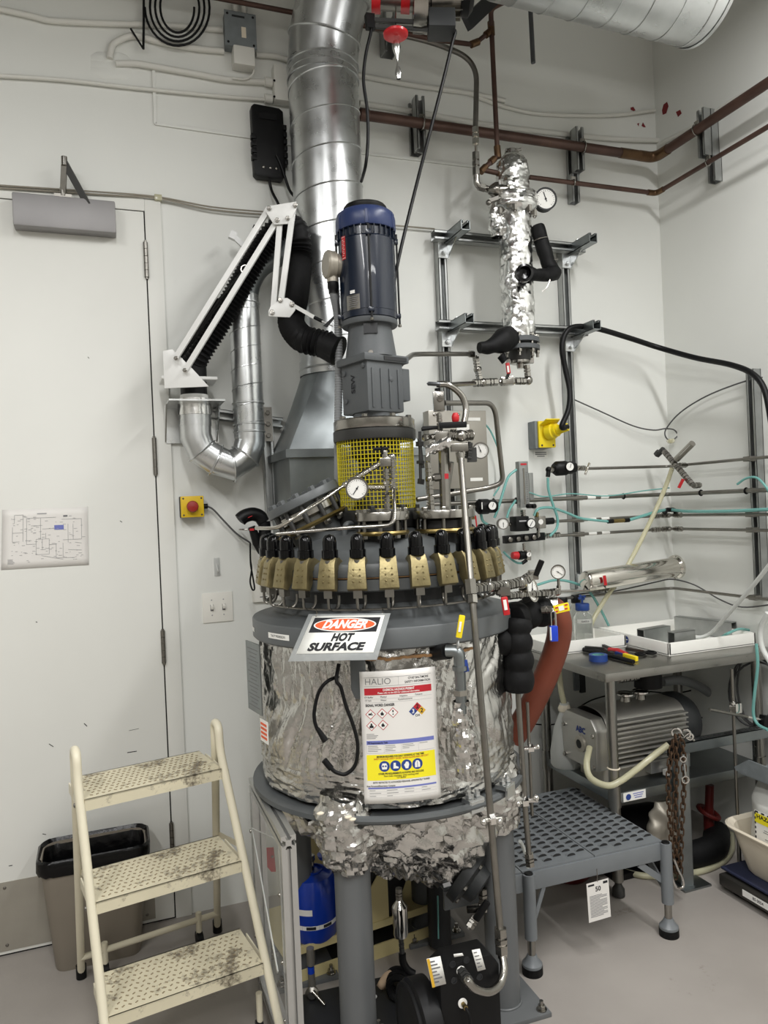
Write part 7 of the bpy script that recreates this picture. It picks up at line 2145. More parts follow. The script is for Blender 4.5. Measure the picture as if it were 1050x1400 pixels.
for p_ in (ml, mr_):
    p_ = p_ + (LT - LFt).normalized() * 0.07
    p_ = Vector((p_.x, p_.y - 0.01, 0))
    B().cyl(p_ + UZ * 0.045, p_ + UZ * 0.12, 0.0105, n=12).build('caster_stem', 'cream', t)
    B().cyl(p_ + UZ * 0.026 - u_ * 0.010, p_ + UZ * 0.026 + u_ * 0.010, 0.026, n=20).build('caster_wheel', 'black', t)
# brace between rails and rear legs
for (fb, ft, rb) in ((LB, LT, LFt), (RB, RTp, RFt)):
    B().bar(on_rail(fb, ft, 0.50) + Vector((0, 0.19, 0)), (ft + Vector((0, 0.07, 0))).lerp(rb, 0.45), 0.018, 0.003).build('stay', 'cream', t)
p_ = on_rail(RB, RTp, 0.10) + Vector((-0.035, 0.12, 0))
B().cyl(Vector((p_.x, p_.y, 0.03)), Vector((p_.x, p_.y, 0.13)), 0.0095, n=12).build('front_caster_stem', 'cream', t)
B().cyl(Vector((p_.x - 0.012, p_.y, 0.024)), Vector((p_.x + 0.008, p_.y, 0.024)), 0.024, n=18).build('caster_wheel', 'black', t)
# ================================================================== waste bin
t = T('waste_bin', 'taupe plastic waste bin lined with a black bag', 'bin')
bx, by = -0.10, 2.893
bh = 0.385
def rrect(hx_, hy_, rad, z, n=6):
    out = []
    for (sx_, sy_, a0_) in ((1, 1, 0), (-1, 1, 90), (-1, -1, 180), (1, -1, 270)):
        for i in range(n + 1):
            a_ = math.radians(a0_ + 90 * i / n)
            out.append(Vector((bx + sx_ * (hx_ - rad) + rad * math.cos(a_), by + sy_ * (hy_ - rad) + rad * math.sin(a_), z)))
    return out
def loft(rings, b_=None, capb=True, capt=False):
    b_ = b_ or B()
    base = len(b_.v)
    n_ = len(rings[0])
    for r_ in rings:
        b_.v += r_
    for k_ in range(len(rings) - 1):
        for i in range(n_):
            j = (i + 1) % n_
            o_ = base + k_ * n_
            b_.f.append((o_ + i, o_ + j, o_ + n_ + j, o_ + n_ + i))
    if capb:
        b_.f.append(tuple(base + i for i in range(n_))[::-1])
    if capt:
        b_.f.append(tuple(base + (len(rings) - 1) * n_ + i for i in range(n_)))
    return b_
loft([rrect(0.138, 0.075, 0.035, 0.0), rrect(0.142, 0.078, 0.04, 0.01), rrect(0.178, 0.102, 0.05, bh), rrect(0.170, 0.094, 0.05, bh), rrect(0.138, 0.072, 0.04, 0.02)]).build('bin_body', 'bin_taupe', t)
def bagring(hx_, hy_, z, amp, sd):
    r_ = rrect(hx_, hy_, 0.05, z)
    return [p + Vector((noise.noise(Vector((i * 0.9, sd, 0))), noise.noise(Vector((i * 0.9, sd + 5, 0))), noise.noise(Vector((i * 0.7, sd + 9, 0))))) * amp for i, p in enumerate(r_)]
loft([bagring(0.180, 0.104, bh - 0.045, 0.008, 1), bagring(0.187, 0.111, bh - 0.03, 0.004, 2), bagring(0.188, 0.112, bh + 0.005, 0.004, 3), bagring(0.181, 0.105, bh + 0.012, 0.003, 4), bagring(0.167, 0.091, bh - 0.01, 0.008, 5), bagring(0.155, 0.082, bh - 0.10, 0.02, 6), bagring(0.14, 0.07, 0.12, 0.02, 7)], capb=False, capt=True).build('bin_bag', 'bin_bag', t, sharp=50)

# ================================================================== slotted aluminium frame with clear panel
FX = 0.405
t = T('aluminium_guard_frame', 'slotted aluminium guard frame with clear panels under the vessel', 'frame')
def tslot(p0, p1, nm='profile', wd=0.040, up=None):
    """square T-slot profile with grooves"""
    p0, p1 = v3(p0), v3(p1)
    x_, y_, a_ = basis(p1 - p0, up)
    h_ = wd / 2; g_ = 0.0045; d_ = 0.012; wv = 0.009
    half = [(-h_, -h_), (-g_, -h_), (-g_, -h_ + 0.004), (-wv, -h_ + 0.004), (-0.005, -h_ + d_), (0.005, -h_ + d_), (wv, -h_ + 0.004), (g_, -h_ + 0.004), (g_, -h_)]
    poly_ = []
    for k_ in range(4):
        ca, sa = math.cos(k_ * PI / 2), math.sin(k_ * PI / 2)
        poly_ += [(px * ca - py * sa, px * sa + py * ca) for px, py in half]
    return B().prism(poly_, p0, x_, y_, (p1 - p0).length).build(nm, 'alu', t, sharp=30)
FZ = 0.700
yn, yf = 1.945, 2.405
tslot((FX, yn - 0.002, FZ - 0.02), (FX, yf + 0.02, FZ - 0.02), 'top_profile')
tslot((FX, yn + 0.018, 0.0), (FX, yn + 0.018, FZ - 0.04), 'corner_post', up=(1, 0, 0))
tslot((FX, yf, 0.0), (FX, yf, FZ - 0.04), 'corner_post', up=(1, 0, 0))
for z in (0.06,):
    tslot((FX, yn + 0.038, z), (FX, yf - 0.02, z), 'bottom_profile')
for (z0_, z1_) in ((0.34, 0.66), (0.09, 0.325)):
    pn = B().obox((FX - 0.0235, (yn + yf) / 2, (z0_ + z1_) / 2), (0.0025, 0, 0), (0, (yf - yn) / 2 - 0.004, 0), (0, 0, (z1_ - z0_) / 2)).build('clear_panel', 'acrylic', t)
    bolts(pn, [((FX - 0.026, y_, z_), (-1, 0, 0)) for y_ in (yn + 0.018, yf - 0.01) for z_ in (z0_ + 0.02, z1_ - 0.12)], 0.0065, 0.004, 'steel', 'screw', 0, 'dome')
b = B().cyl((FX - 0.03, yf - 0.06, FZ - 0.13), (FX + 0.02, yn + 0.2, FZ - 0.10), 0.0015, n=6)
b.build('loose_tie', 'milky', t)
B().bar((FX - 0.028, yf - 0.05, 0.56), (FX - 0.028, yn + 0.08, 0.30), 0.012, 0.003).build('panel_edge_strip', 'milky', t)

# ================================================================== cart and gear below the vessel
q = lambda x, y, d: P(x, y, d)
t = T('equipment_cart', 'cream steel cart shelf below the vessel', 'cart')
def plank(p0, p1, wd, th, nm, m='cart_cream', up=UZ):
    return B().bar(p0, p1, wd, th, up=up).build(nm, m, t, bevel=0.002)
def cartz(px, py, d):
    return P(px, py, d)
k0_, k1_ = P(400, 1291, 2.47), P(578, 1238, 2.70)
cdir = (k1_ - k0_); cdir.z = 0; cdir.normalize(); cper = UZ.cross(cdir)
z_sh = P(430, 1282, 2.5).z - 0.02
pA = Vector((k0_.x, k0_.y, z_sh))
B().obox(pA + cdir * 0.26 + cper * 0.13, cdir * 0.30, cper * 0.15, UZ * 0.004).build('shelf', 'cart_cream', t)
B().obox(pA + cdir * 0.26 - cper * 0.02 + UZ * 0.002, cdir * 0.30, cper * 0.003, UZ * 0.012).build('shelf_lip', 'cart_cream', t)
z_lo = P(430, 1347, 2.42).z
B().obox(Vector((pA.x, pA.y, z_lo)) + cdir * 0.27 - cper * 0.03, cdir * 0.31, cper * 0.003, UZ * 0.030).build('lower_rail', 'cart_cream', t)
B().obox(Vector((pA.x, pA.y, z_lo - 0.015)) + cdir * 0.27 + cper * 0.12, cdir * 0.31, cper * 0.15, UZ * 0.004).build('lower_shelf', 'vessel_dark', t)
zt_ = P(560, 1200, 2.55).z
B().prism([(0, 0), (0.16, 0.0), (0.16, 0.165), (0.12, 0.165)], Vector((pA.x, pA.y, z_sh + 0.004)) + cdir * 0.19 - cper * 0.015, cdir, UZ, 0.004).build('side_gusset', 'cart_cream', t)
B().obox(Vector((pA.x, pA.y, z_sh + 0.172)) + cdir * 0.45 + cper * 0.06, cdir * 0.13, cper * 0.085, UZ * 0.005).build('upper_shelf', 'cart_cream', t)
B().obox(Vector((pA.x, pA.y, 0.20)) + cdir * 0.40 + cper * 0.30, cdir * 0.28, cper * 0.004, UZ * 0.20).build('back_panel', 'cart_cream', t)
for a_ in (0.0, 0.54):
    for c_ in (0.0, 0.26):
        pp_ = Vector((pA.x, pA.y, 0)) + cdir * a_ + cper * c_
        B().cyl(pp_ + UZ * 0.03, pp_ + UZ * (z_sh - 0.004), 0.010, n=10).build('leg', 'cart_cream', t)
        B().cyl(pp_ + UZ * 0.022 - cdir * 0.009, pp_ + UZ * 0.022 + cdir * 0.009, 0.022, n=16).build('caster', 'black', t)
# blue gas cylinder
t = T('gas_cylinder', 'small blue gas cylinder with white label on the cart', 'gas cylinder')
gp = P(429, 1270, 2.56)
gp = Vector((gp.x, gp.y, z_sh + 0.004))
r_ = 0.083
B().lathe([(r_ * 0.9, 0), (r_, 0.012), (r_, 0.160), (r_ * 0.97, 0.182), (r_ * 0.84, 0.203), (r_ * 0.5, 0.214), (r_ * 0.2, 0.216)], gp, UZ, 36).build('tank', 'tank_blue', t)
B().lathe([(r_ * 0.45, 0.212), (r_ * 0.46, 0.220), (r_ * 0.40, 0.221)], gp, UZ, 28, cap=False).build('collar', 'tank_blue', t)
def gl(z0_, z1_, a0_, a1_, m, nm):
    fn = lambda u, v: gp + (RT * math.sin(math.radians(a0_ + (a1_ - a0_) * u)) - FW * math.cos(math.radians(a0_ + (a1_ - a0_) * u))) * (r_ + 0.0006) + UZ * (z0_ + (z1_ - z0_) * v)
    return B().grid(fn, 12, 1).build(nm, m, t)
gl(0.052, 0.066, -85, 85, 'print_white', 'band_label')
for a_ in (-55, -10, 30):
    fn = lambda u, v: gp + (RT * math.sin(math.radians(a_ + 22 * u)) - FW * math.cos(math.radians(a_ + 22 * u))) * (r_ + 0.0012) + UZ * (0.054 + 0.010 * v)
    B().grid(fn, 3, 1).build('band_print', 'ink', t)
lb = gl(0.100, 0.120, -75, 5, 'print_white', 'number_label')
dn = (RT * math.sin(math.radians(-42)) - FW * math.cos(math.radians(-42)))
text('068', gp + dn * (r_ + 0.0012) + UZ * 0.110, UZ.cross(dn) , UZ, 0.018, 'ink', lb, bold=0.03)
b = B(); b.cyl(gp + UZ * 0.205, gp + UZ * 0.25, 0.011, n=14); b.hexn(gp + UZ * 0.245, gp + UZ * 0.265, 0.014); b.build('valve', 'steel', t)
b = B(); b.lathe([(0.030, 0), (0.034, 0.012), (0.020, 0.026), (0.0001, 0.026)], P(447, 1172, 2.62), UZ, 18); b.build('blue_knob', 'tank_blue', t)
t = T('red_bracket', 'red metal plate behind the clear panel', 'plate')
rb0 = P(368, 1172, 2.66)
B().prism([(-0.028, 0.035), (0.018, 0.035), (0.022, -0.05), (0.006, -0.05), (-0.03, 0.0)], rb0, RT, UZ, 0.005).build('plate', 'red', t)
bolts(t, [(rb0 + RT * 0.012 + UZ * 0.004, -FW)], 0.007, 0.005, 'steel')
# grey air tool / valve on the lower rail
t = T('air_fitting', 'grey and blue air coupling on the cart rail', 'coupling')
b0 = lambda x, y, d=2.38: P(x, y, d)
B().cyl(b0(424, 1296), b0(425, 1319), 0.0125, n=16).build('grey_barrel', 'panel_grey', t)
B().cyl(b0(425, 1321), b0(425.5, 1330), 0.011, n=14).build('blue_ring', 'tank_blue', t)
B().cyl(b0(425.5, 1330), b0(427, 1348), 0.0115, n=14).build('coupler', 'panel_grey', t)
B().lathe([(0.020, 0), (0.022, 0.01), (0.012, 0.02)], b0(427, 1356), -FW, 20).build('boss', 'steel_dull', t)
B().cyl(b0(428, 1356, 2.36), b0(444, 1374, 2.33), 0.007, 0.005, n=12).build('handle', 'steel', t)
# black reservoir box
t = T('black_reservoir', 'black plastic reservoir box on the cart shelf', 'box')
z0_ = z_sh + 0.006
c_ = Vector((pA.x, pA.y, z0_)) + cdir * 0.30 + cper * 0.14
B().prism([(-0.09, 0), (0.08, 0), (0.17, 0.19), (-0.06, 0.19), (-0.09, 0.15)], c_, cdir, UZ, -0.15 if False else 0.15).build('box', 'black', t, bevel=0.012)
# chrome trap
t = T('chrome_trap', 'shiny chrome cylinder trap hanging under the vessel', 'fitting')
cq = lambda x, y, d=2.32: P(x, y, d)
p_ = cq(547, 1255)
ztp, zbt = cq(546, 1232).z, cq(548, 1280).z
o_ = Vector((p_.x, p_.y, 0))
B().lathe([(0.008, ztp + 0.006), (0.012, ztp), (0.024, ztp - 0.016), (0.024, zbt + 0.012), (0.020, zbt), (0.008, zbt - 0.002)][::-1], o_, UZ, 24).build('canister', 'chrome', t, sharp=20)
b = B(); run(b, [cq(545, 1214), cq(546, 1232)], 0.011, 0.03); b.build('top_fitting', 'steel_dull', t)
b = B(); run(b, [cq(548, 1280), cq(550, 1306)], 0.0085, 0.04); b.build('bottom_fitting', 'dark_metal', t)
B().tube(spline([cq(550, 1304), cq(551, 1315), cq(557, 1326), cq(566, 1332)], 5), 0.012, 10).build('elbow', 'black', t)
# bottom outlet valve
t = T('bottom_valve', 'black round bottom valve tilted under the foil', 'valve')
vc = P(640, 1197, 2.30)
va = (RT * 0.72 - FW * 0.35 - UZ * 0.55).normalized()
B().lathe([(0.03, -0.07), (0.085, -0.062), (0.088, -0.03), (0.05, -0.022), (0.05, -0.004), (0.088, 0.0), (0.09, 0.03), (0.06, 0.040), (0.055, 0.07), (0.035, 0.075)], vc - va * 0.02, va, 36).build('body', 'pump_dark', t)
bolts(t, [(p__, va) for p__ in circle_pts(vc + va * 0.01, va, 0.074, 6, 0.4)], 0.010, 0.010, 'steel_dull')
b = B(); run(b, [vc + va * 0.055, vc + va * 0.055 - UZ * 0.05 + RT * 0.0, P(640, 1270, 2.25)], 0.014, 0.05); b.build('outlet_fittings', 'steel_dull', t)
B().obox(P(652, 1243, 2.22), RT * 0.030 + UZ * 0.0, FW * 0.008, UZ * 0.008).build('valve_body', 'steel', t, bevel=0.003)
B().bar(P(650, 1258, 2.20), P(667, 1232, 2.20), 0.020, 0.014, up=RT).build('black_lever', 'black', t, bevel=0.005)
B().bar(P(606, 1211, 2.19), P(616, 1208, 2.19), 0.012, 0.001, up=UZ).build('label', 'ink_light', t)
t = T('dark_column', 'dark insulated drop pipe with green cord behind the pump', 'pipe')
p_ = P(600, 1245, 2.62)
B().cyl(Vector((p_.x, p_.y, 0.02)), Vector((p_.x, p_.y, 0.50)), 0.040, n=24).build('pipe', 'vessel_dark', t)
B().cyl(P(598.5, 1225, 2.565), P(599.5, 1283, 2.565), 0.003, n=6).build('green_cord', 'teal', t)
# black pump
def onplane(px, py, p0, n):
    r__ = ray(px, py)
    return CAM + r__ * ((v3(p0) - CAM).dot(n) / r__.dot(n))
t = T('diaphragm_pump', 'black block pump with white labels on the floor', 'pump')
ax1 = (RT * 0.95 + FW * 0.31).normalized(); ax2 = UZ.cross(ax1); nf = -ax2
pc = P(625, 1375, 1.99); pc = Vector((pc.x, pc.y, 0.0))
zb1 = P(622, 1298, 1.90).z - 0.03
B().prism([(-0.080, 0.02), (0.085, 0.02), (0.085, zb1 - 0.03), (0.06, zb1), (-0.05, zb1), (-0.080, zb1 - 0.02)], pc - ax2 * 0.01, ax1, UZ, 0.08).build('center_block', 'black', t, bevel=0.006)
fl_c = pc + ax1 * -0.105 + UZ * 0.20 - ax2 * 0.01
B().lathe([(0.10, 0.03), (0.115, 0.025), (0.115, -0.02), (0.10, -0.035), (0.05, -0.045), (0.0001, -0.045)], fl_c, ax1, 40).build('chamber_disc', 'black', t)
B().torus(fl_c - ax1 * 0.03, ax1, 0.102, 0.008, 40, 8).build('chamber_rim', 'rubber', t)
B().box(pc + UZ * 0.011, 0.26, 0.20, 0.022, rz=math.atan2(ax1.y, ax1.x)).build('foot_plate', 'black', t)
fp0 = pc - ax2 * 0.0925
def stick(quad_px, m, nm, lines=7, p0=None, n=None):
    """label on the block's near face from its four corners"""
    cs_ = [onplane(x, y, p0 or fp0, n or nf) for x, y in quad_px]
    fn = lambda u, v, k=0.0: cs_[0].lerp(cs_[1], u).lerp(cs_[3].lerp(cs_[2], u), v) + (n or nf) * k
    o__ = B().grid(lambda u, v: fn(u, v), 1, 1).build(nm, m, t, solid=0.0008)
    b__ = B()
    for k_ in range(lines):
        v_ = 0.1 + 0.85 * k_ / lines
        b__.quad(fn(0.12, v_, 0.0012), fn(0.12 + 0.7 * (0.6 + 0.4 * ((k_ * 7) % 3) / 2), v_, 0.0012), fn(0.12 + 0.7 * (0.6 + 0.4 * ((k_ * 7) % 3) / 2), v_ + 0.05, 0.0012), fn(0.12, v_ + 0.05, 0.0012))
    stuff(b__.build('sticker_print', 'ink_grey', o__))
    return o__, fn
o__, fn = stick(((583, 1311), (602, 1307), (610, 1345), (591, 1350)), 'print_white', 'warning_sticker')
B().quad(fn(0, 0.0, 0.0014), fn(0.2, 0.0, 0.0014), fn(0.2, 1.0, 0.0014), fn(0, 1.0, 0.0014)).build('amber_strip', 'print_gold', o__)
stick(((645, 1299), (656, 1297), (664, 1325), (653, 1328)), 'print_white', 'serial_sticker', 5)
stick(((620, 1304.5), (632, 1303), (634, 1306.5), (621, 1308.5)), 'print_white', 'small_sticker', 1)
for x, y in ((619, 1319), (638, 1313), (621, 1341), (656, 1336)):
    B().lathe([(0.0085, 0), (0.0085, 0.002), (0.006, 0.002), (0.006, 0.0004)], onplane(x, y, fp0, nf) - nf * 0.002, nf, 16).build('port_hole', 'vessel_dark', t)
pA1, pA2 = onplane(630, 1327, fp0, nf), onplane(632, 1371, fp0, nf)
for p__ in (pA1, pA2):
    B().lathe([(0.012, 0), (0.012, 0.004), (0.007, 0.005)], p__, nf, 20).build('port_ring', 'print_white', t)
B().cyl(pA2, pA2 + nf * 0.022, 0.006, n=10).build('brass_barb', 'brass', t)
B().tube(spline([pA2 + nf * 0.02, pA2 + nf * 0.03 - UZ * 0.02 + RT * 0.006, pA2 + nf * 0.02 - UZ * 0.08 + RT * 0.008], 6), 0.004, 8).build('cord', 'rubber', t)
t = T('braided_hose', 'braided steel hose looping from the long tube into the black pump', 'hose')
h1 = P(686, 1302, 1.955)
pth = spline([h1, P(689, 1325, 1.93), P(683, 1346, 1.90), P(668, 1356, 1.86), P(650, 1352, 1.83), P(640, 1341, 1.82), pA1 + nf * 0.05], 14)
B().tube(pth, [0.0105 if i % 2 else 0.0098 for i in range(len(pth))], 14).build('hose', 'steel', t)
b = B(); fitting(b, pA1 + nf * 0.002, pA1 + nf * 0.055, 0.013); b.build('end_fitting', 'dark_metal', t)
B().cyl(P(685.5, 1290, 1.957), P(687, 1309, 1.953), 0.0125, n=14).build('ferrule', 'steel_bright', t)
# mat, roll and scrap on the floor ----------------------------------------
b = B()
qs = [F(x, y, 0.003) for x, y in ((405, 1362), (500, 1340), (552, 1330), (640, 1470), (405, 1500))]
b.add(qs + [p__ - UZ * 0.003 for p__ in qs], [(0, 4, 3, 2, 1), (5, 6, 7, 8, 9)] + [(i, (i + 1) % 5, 5 + (i + 1) % 5, 5 + i) for i in range(5)])
tag(b.build('rubber_mat', 'vessel_dark'), 'black rubber mat on the floor under the vessel', 'mat')
t = T('hose_roll', 'dark rolled hose lying on the floor beside the black pump', 'hose')
rc = F(547, 1366, 0.0)
for k_ in range(3):
    B().torus(Vector((rc.x, rc.y, 0.045)) + FW * 0.022 * (k_ - 1), FW + RT * 0.35, 0.036, 0.0105, 26, 8).build('coil_turn', 'rubber', t)
t = T('paper_scrap', 'tan paper scrap resting on the rolled hose', 'paper')
cs_ = [P(x, y, 2.38) for x, y in ((533, 1326), (552, 1331), (526, 1353), (515, 1347))]
B().grid(lambda u, v: cs_[0].lerp(cs_[1], u).lerp(cs_[3].lerp(cs_[2], u), v) + UZ * 0.010 * math.sin(PI * v) - FW * 0.01 * math.sin(PI * u), 6, 6).build('sheet', 'rag_tan', t, solid=0.0012)
b = B().cyl(F(505, 1357, 0.012), F(514, 1363, 0.012), 0.005, n=8)
tag(b.build('steel_stub', 'print_white'), 'tiny pale tube stub on the black mat', 'tube')

# ================================================================== things on the floor under the table
t = T('floor_motor', 'dark motor body on the floor below the pump shelf', 'motor')
p_ = F(872, 1180, 0)
c_ = Vector((2.02, 2.62, 0.13))
B().lathe([(0.09, -0.22), (0.115, -0.20), (0.115, 0.10), (0.10, 0.16), (0.06, 0.17)], c_, (1, -0.1, 0), 28).build('body', 'black', t)
B().box((2.02, 2.62, 0.012), 0.34, 0.18, 0.024).build('foot', 'black', t)
B().lathe([(0.035, 0), (0.035, 0.05), (0.045, 0.05), (0.045, 0.06)], c_ + Vector((0.17, -0.02, 0.02)), (1, -0.1, 0), 20).build('pale_coupling', 'beige_box', t)
t = T('red_valve_wheel', 'red hand valve in the shadow under the table', 'valve')
c_ = Vector((2.40, 2.60, 0.16))
B().torus(c_, Vector((0.4, -0.3, 1)), 0.045, 0.010, 24, 8).build('wheel', 'dark_red', t)
B().cyl(c_ - UZ * 0.16, c_ + UZ * 0.02, 0.022, n=16).build('stem', 'dark_red', t)
B().cyl(c_ - UZ * 0.02, c_ + UZ * 0.12 + RT * 0.01, 0.018, n=16).build('neck', 'dark_red', t)
t = T('crumpled_bag', 'crumpled pale plastic bag under the table shelf', 'bag')
def cr(u, v):
    th = 2 * PI * u
    z_ = 0.33 - 0.22 * v
    r__ = 0.03 + 0.045 * math.sin(PI * v ** 0.8)
    p__ = Vector((2.03 + r__ * math.cos(th), 2.44 + 0.5 * r__ * math.sin(th), z_))
    return p__ + Vector((noise.noise(p__ * 22), noise.noise(p__ * 22 + Vector((3, 3, 3))), 0)) * 0.02
B().grid(cr, 24, 20, True).build('bag', 'beige_box', t, sharp=60)
t = T('black_floor_hose', 'fat black corrugated hose lying under the table', 'hose')
B().tube(spline([(1.80, 2.70, 0.06), (1.95, 2.60, 0.07), (2.15, 2.50, 0.06), (2.32, 2.50, 0.06), (2.46, 2.62, 0.05)], 8), 0.055, 16).build('hose', 'rubber', t)
b = B().tube(spline([F(800, 1170, 0.012), F(850, 1190, 0.012), F(890, 1198, 0.012), F(950, 1193, 0.012), F(985, 1180, 0.012), F(1000, 1162, 0.012), F(1000, 1140, 0.012)], 7), 0.0125, 12)
tag(b.build('floor_hose', 'clear_hose'), 'yellowed clear hose lying on the floor behind the strut post', 'hose')

# ================================================================== scale, tub and bag at the frame edge
S0 = F(986, 1219, 0.0)
t = T('floor_scale', 'dark bench scale on the floor under the cream tub', 'scale')
sw, sd = 0.42, 0.40
sx0, sy1 = S0.x + 0.0, S0.y + 0.01
B().box((sx0 + sw / 2, sy1 - sd / 2, 0.046), sw, sd, 0.044).build('base', 'scale_dark', t, bevel=0.006)
for sx_ in (0.05, sw - 0.05):
    for sy_ in (0.05, sd - 0.05):
        B().cyl((sx0 + sx_, sy1 - sy_, 0), (sx0 + sx_, sy1 - sy_, 0.026), 0.022, n=16).build('foot', 'black', t)
B().box((sx0 + sw / 2 + 0.01, sy1 - sd / 2, 0.082), sw - 0.02, sd + 0.02, 0.010).build('weighing_plate', 'scale_blue', t, bevel=0.004)
lb = B().obox((sx0 - 0.0008, sy1 - 0.19, 0.048), (0.0006, 0, 0), (0, 0.072, 0), (0, 0, 0.012)).build('asset_label', 'print_white', t)
text('BS 0054', (sx0 - 0.0014, sy1 - 0.19, 0.048), (0, -1, 0), (0, 0, 1), 0.015, 'ink', lb, bold=0.02)
t = T('cream_tub', 'cream plastic tub standing on the scale', 'tub')
bx, by = sx0 + 0.235, sy1 - 0.225
zt0 = 0.088
rings = [rrect(0.155, 0.175, 0.06, zt0), rrect(0.165, 0.185, 0.065, zt0 + 0.012), rrect(0.205, 0.225, 0.08, zt0 + 0.165), rrect(0.222, 0.242, 0.085, zt0 + 0.172), rrect(0.224, 0.244, 0.085, zt0 + 0.178), rrect(0.216, 0.236, 0.08, zt0 + 0.183), rrect(0.198, 0.218, 0.075, zt0 + 0.172), rrect(0.158, 0.178, 0.06, zt0 + 0.016)]
b = loft(rings, capb=True, capt=True); b.build('tub', 'tub_cream', t)
t = T('hazard_bag', 'white sack with yellow hazardous waste label in the tub', 'sack')
def sack(u, v):
    th = 2 * PI * u
    w_ = 0.155 + 0.008 * math.sin(3 * v)
    cx_, cy_ = math.cos(th), math.sin(th)
    s1 = abs(cx_) ** 0.55 * (1 if cx_ > 0 else -1)
    s2 = abs(cy_) ** 0.55 * (1 if cy_ > 0 else -1)
    top_ = max(0, v - 0.75) / 0.25
    p__ = Vector((bx + s1 * w_ * (1 - 0.55 * top_), by + s2 * (w_ + 0.02), zt0 + 0.022 + 0.35 * v))
    return p__ + Vector((noise.noise(p__ * 9), noise.noise(p__ * 9 + Vector((5, 0, 0))), 0)) * 0.012
b = B().grid(sack, 60, 24, True); b.build('sack', 'bag_white', t, sharp=60)
B().box((bx, by, zt0 + 0.37), 0.17, 0.36, 0.012).build('sack_seal', 'bag_gloss', t, bevel=0.003)
zl0, zl1 = zt0 + 0.10, zt0 + 0.265
lx_ = bx - 0.1735
lab = B().box((lx_, by - 0.03, (zl0 + zl1) / 2), 0.002, 0.25, zl1 - zl0).build('label', 'print_white', t)
B().box((lx_ - 0.0012, by - 0.03, zl1 - 0.026), 0.001, 0.25, 0.036).build('yellow_band', 'print_yellow', lab)
B().box((lx_ - 0.0012, by - 0.03, zl0 + 0.008), 0.001, 0.25, 0.016).build('yellow_band', 'print_yellow', lab)
text('HAZARDOUS WASTE', (lx_ - 0.0020, by - 0.03, zl1 - 0.020), (0, -1, 0), (0, 0, 1), 0.020, 'ink', lab, bold=0.03, wfit=0.23)
for k_ in range(9):
    B().box((lx_ - 0.0016, by + 0.085 - k_ * 0.028, zl1 - 0.003), 0.001, 0.014, 0.006).build('border_dash', 'ink', lab)
for k_ in range(9):
    B().box((lx_ - 0.0016, by + 0.092, zl1 - 0.01 - k_ * 0.018), 0.001, 0.005, 0.009).build('border_dash', 'ink', lab)
b = B()
rr_ = random.Random(9)
for k_ in range(10):
    b.box((lx_ - 0.0014, by + 0.03 - 0.1 * rr_.random(), zl1 - 0.055 - k_ * 0.008), 0.0006, 0.03 + 0.05 * rr_.random(), 0.0022)
stuff(b.build('form_print', 'ink_grey', lab))
t = T('dust_pan', 'dark grey scoop lying across the top of the sack', 'scoop')
B().prism([(-0.20, 0.0), (0.22, 0.0), (0.22, 0.055), (-0.14, 0.06), (-0.21, 0.012)], (bx - 0.165, by - 0.02, zt0 + 0.385), (0, -1, 0), (0, 0, 1), -0.02 if False else 0.006).build('blade', 'box_grey', t)
B().obox((bx - 0.06, by - 0.03, zt0 + 0.383), (0.11, 0, 0), (0, 0.20, 0), (0, 0, 0.003)).build('pan_floor', 'box_grey', t)
# ================================================================== danger sign
t = T('danger_sign', 'laminated sign reading DANGER HOT SURFACE hung on the vessel rim', 'sign')
SC = [P(427.5, 842, 2.055), P(526, 841, 2.005), P(510.5, 892, 1.905), P(405, 894, 1.955)]
_nn = (SC[1] - SC[0]).cross(SC[0] - SC[3]).normalized()
def SG(u, v, k=0.0):
    return SC[0].lerp(SC[1], u).lerp(SC[3].lerp(SC[2], u), v) + _nn * k
AS = 1.9                                        # width in units of height
def sgw(p):                                     # x in 0..AS, y up from 0..1
    return SG(p.x / AS, 1 - p.y, p.z)
def sgq(u0, v0, u1, v1, m, nm, k, parent):
    return B().grid(lambda u, v: SG(u0 + (u1 - u0) * u, v0 + (v1 - v0) * v, k), 2, 2).build(nm, m, parent)
B().grid(lambda u, v: SG(-0.07 + 1.14 * u, -0.06 + 1.24 * v, -0.0012), 2, 2).build('laminate_pouch', 'laminate', t, solid=0.0006)
card = B().grid(lambda u, v: SG(u, v, 0.0), 4, 4).build('card', 'sign_white', t, solid=0.0008)
sgq(0.045, 0.06, 0.955, 0.46, 'ink', 'black_header', 0.0008, card)
def oval(r0_, r1_, m, nm, k):
    pts_ = [SG(0.5 + r0_ * math.cos(2 * PI * i / 40), 0.26 + r1_ * math.sin(2 * PI * i / 40), k) for i in range(40)]
    B().add(pts_[::-1], [tuple(range(40))]).build(nm, m, card)
oval(0.425, 0.185, 'print_white', 'oval_border', 0.0012)
oval(0.405, 0.160, 'orange', 'orange_oval', 0.0016)
text('DANGER', (AS * 0.5, 0.735, 0.0020), (1, 0, 0), (0, 1, 0), 0.30, 'print_white', card, bold=0.045, shear=0.25, warp=sgw, wfit=AS * 0.60)
text('HOT', (AS * 0.53, 0.395, 0.0012), (1, 0, 0), (0, 1, 0), 0.27, 'ink', card, bold=0.05, shear=0.10, warp=sgw, wfit=AS * 0.29)
text('SURFACE', (AS * 0.49, 0.15, 0.0012), (1, 0, 0), (0, 1, 0), 0.27, 'ink', card, bold=0.05, shear=0.10, warp=sgw, wfit=AS * 0.74)
for x, y, x2, y2 in ((432, 843, 432, 833), (522, 842, 523, 831)):
    B().tube(spline([P(x, y, 2.03), P(x + 1.5, (y + y2) / 2, 2.04), P(x2, y2, 2.06)], 4), 0.0016, 6).build('wire_tie', 'steel', t)
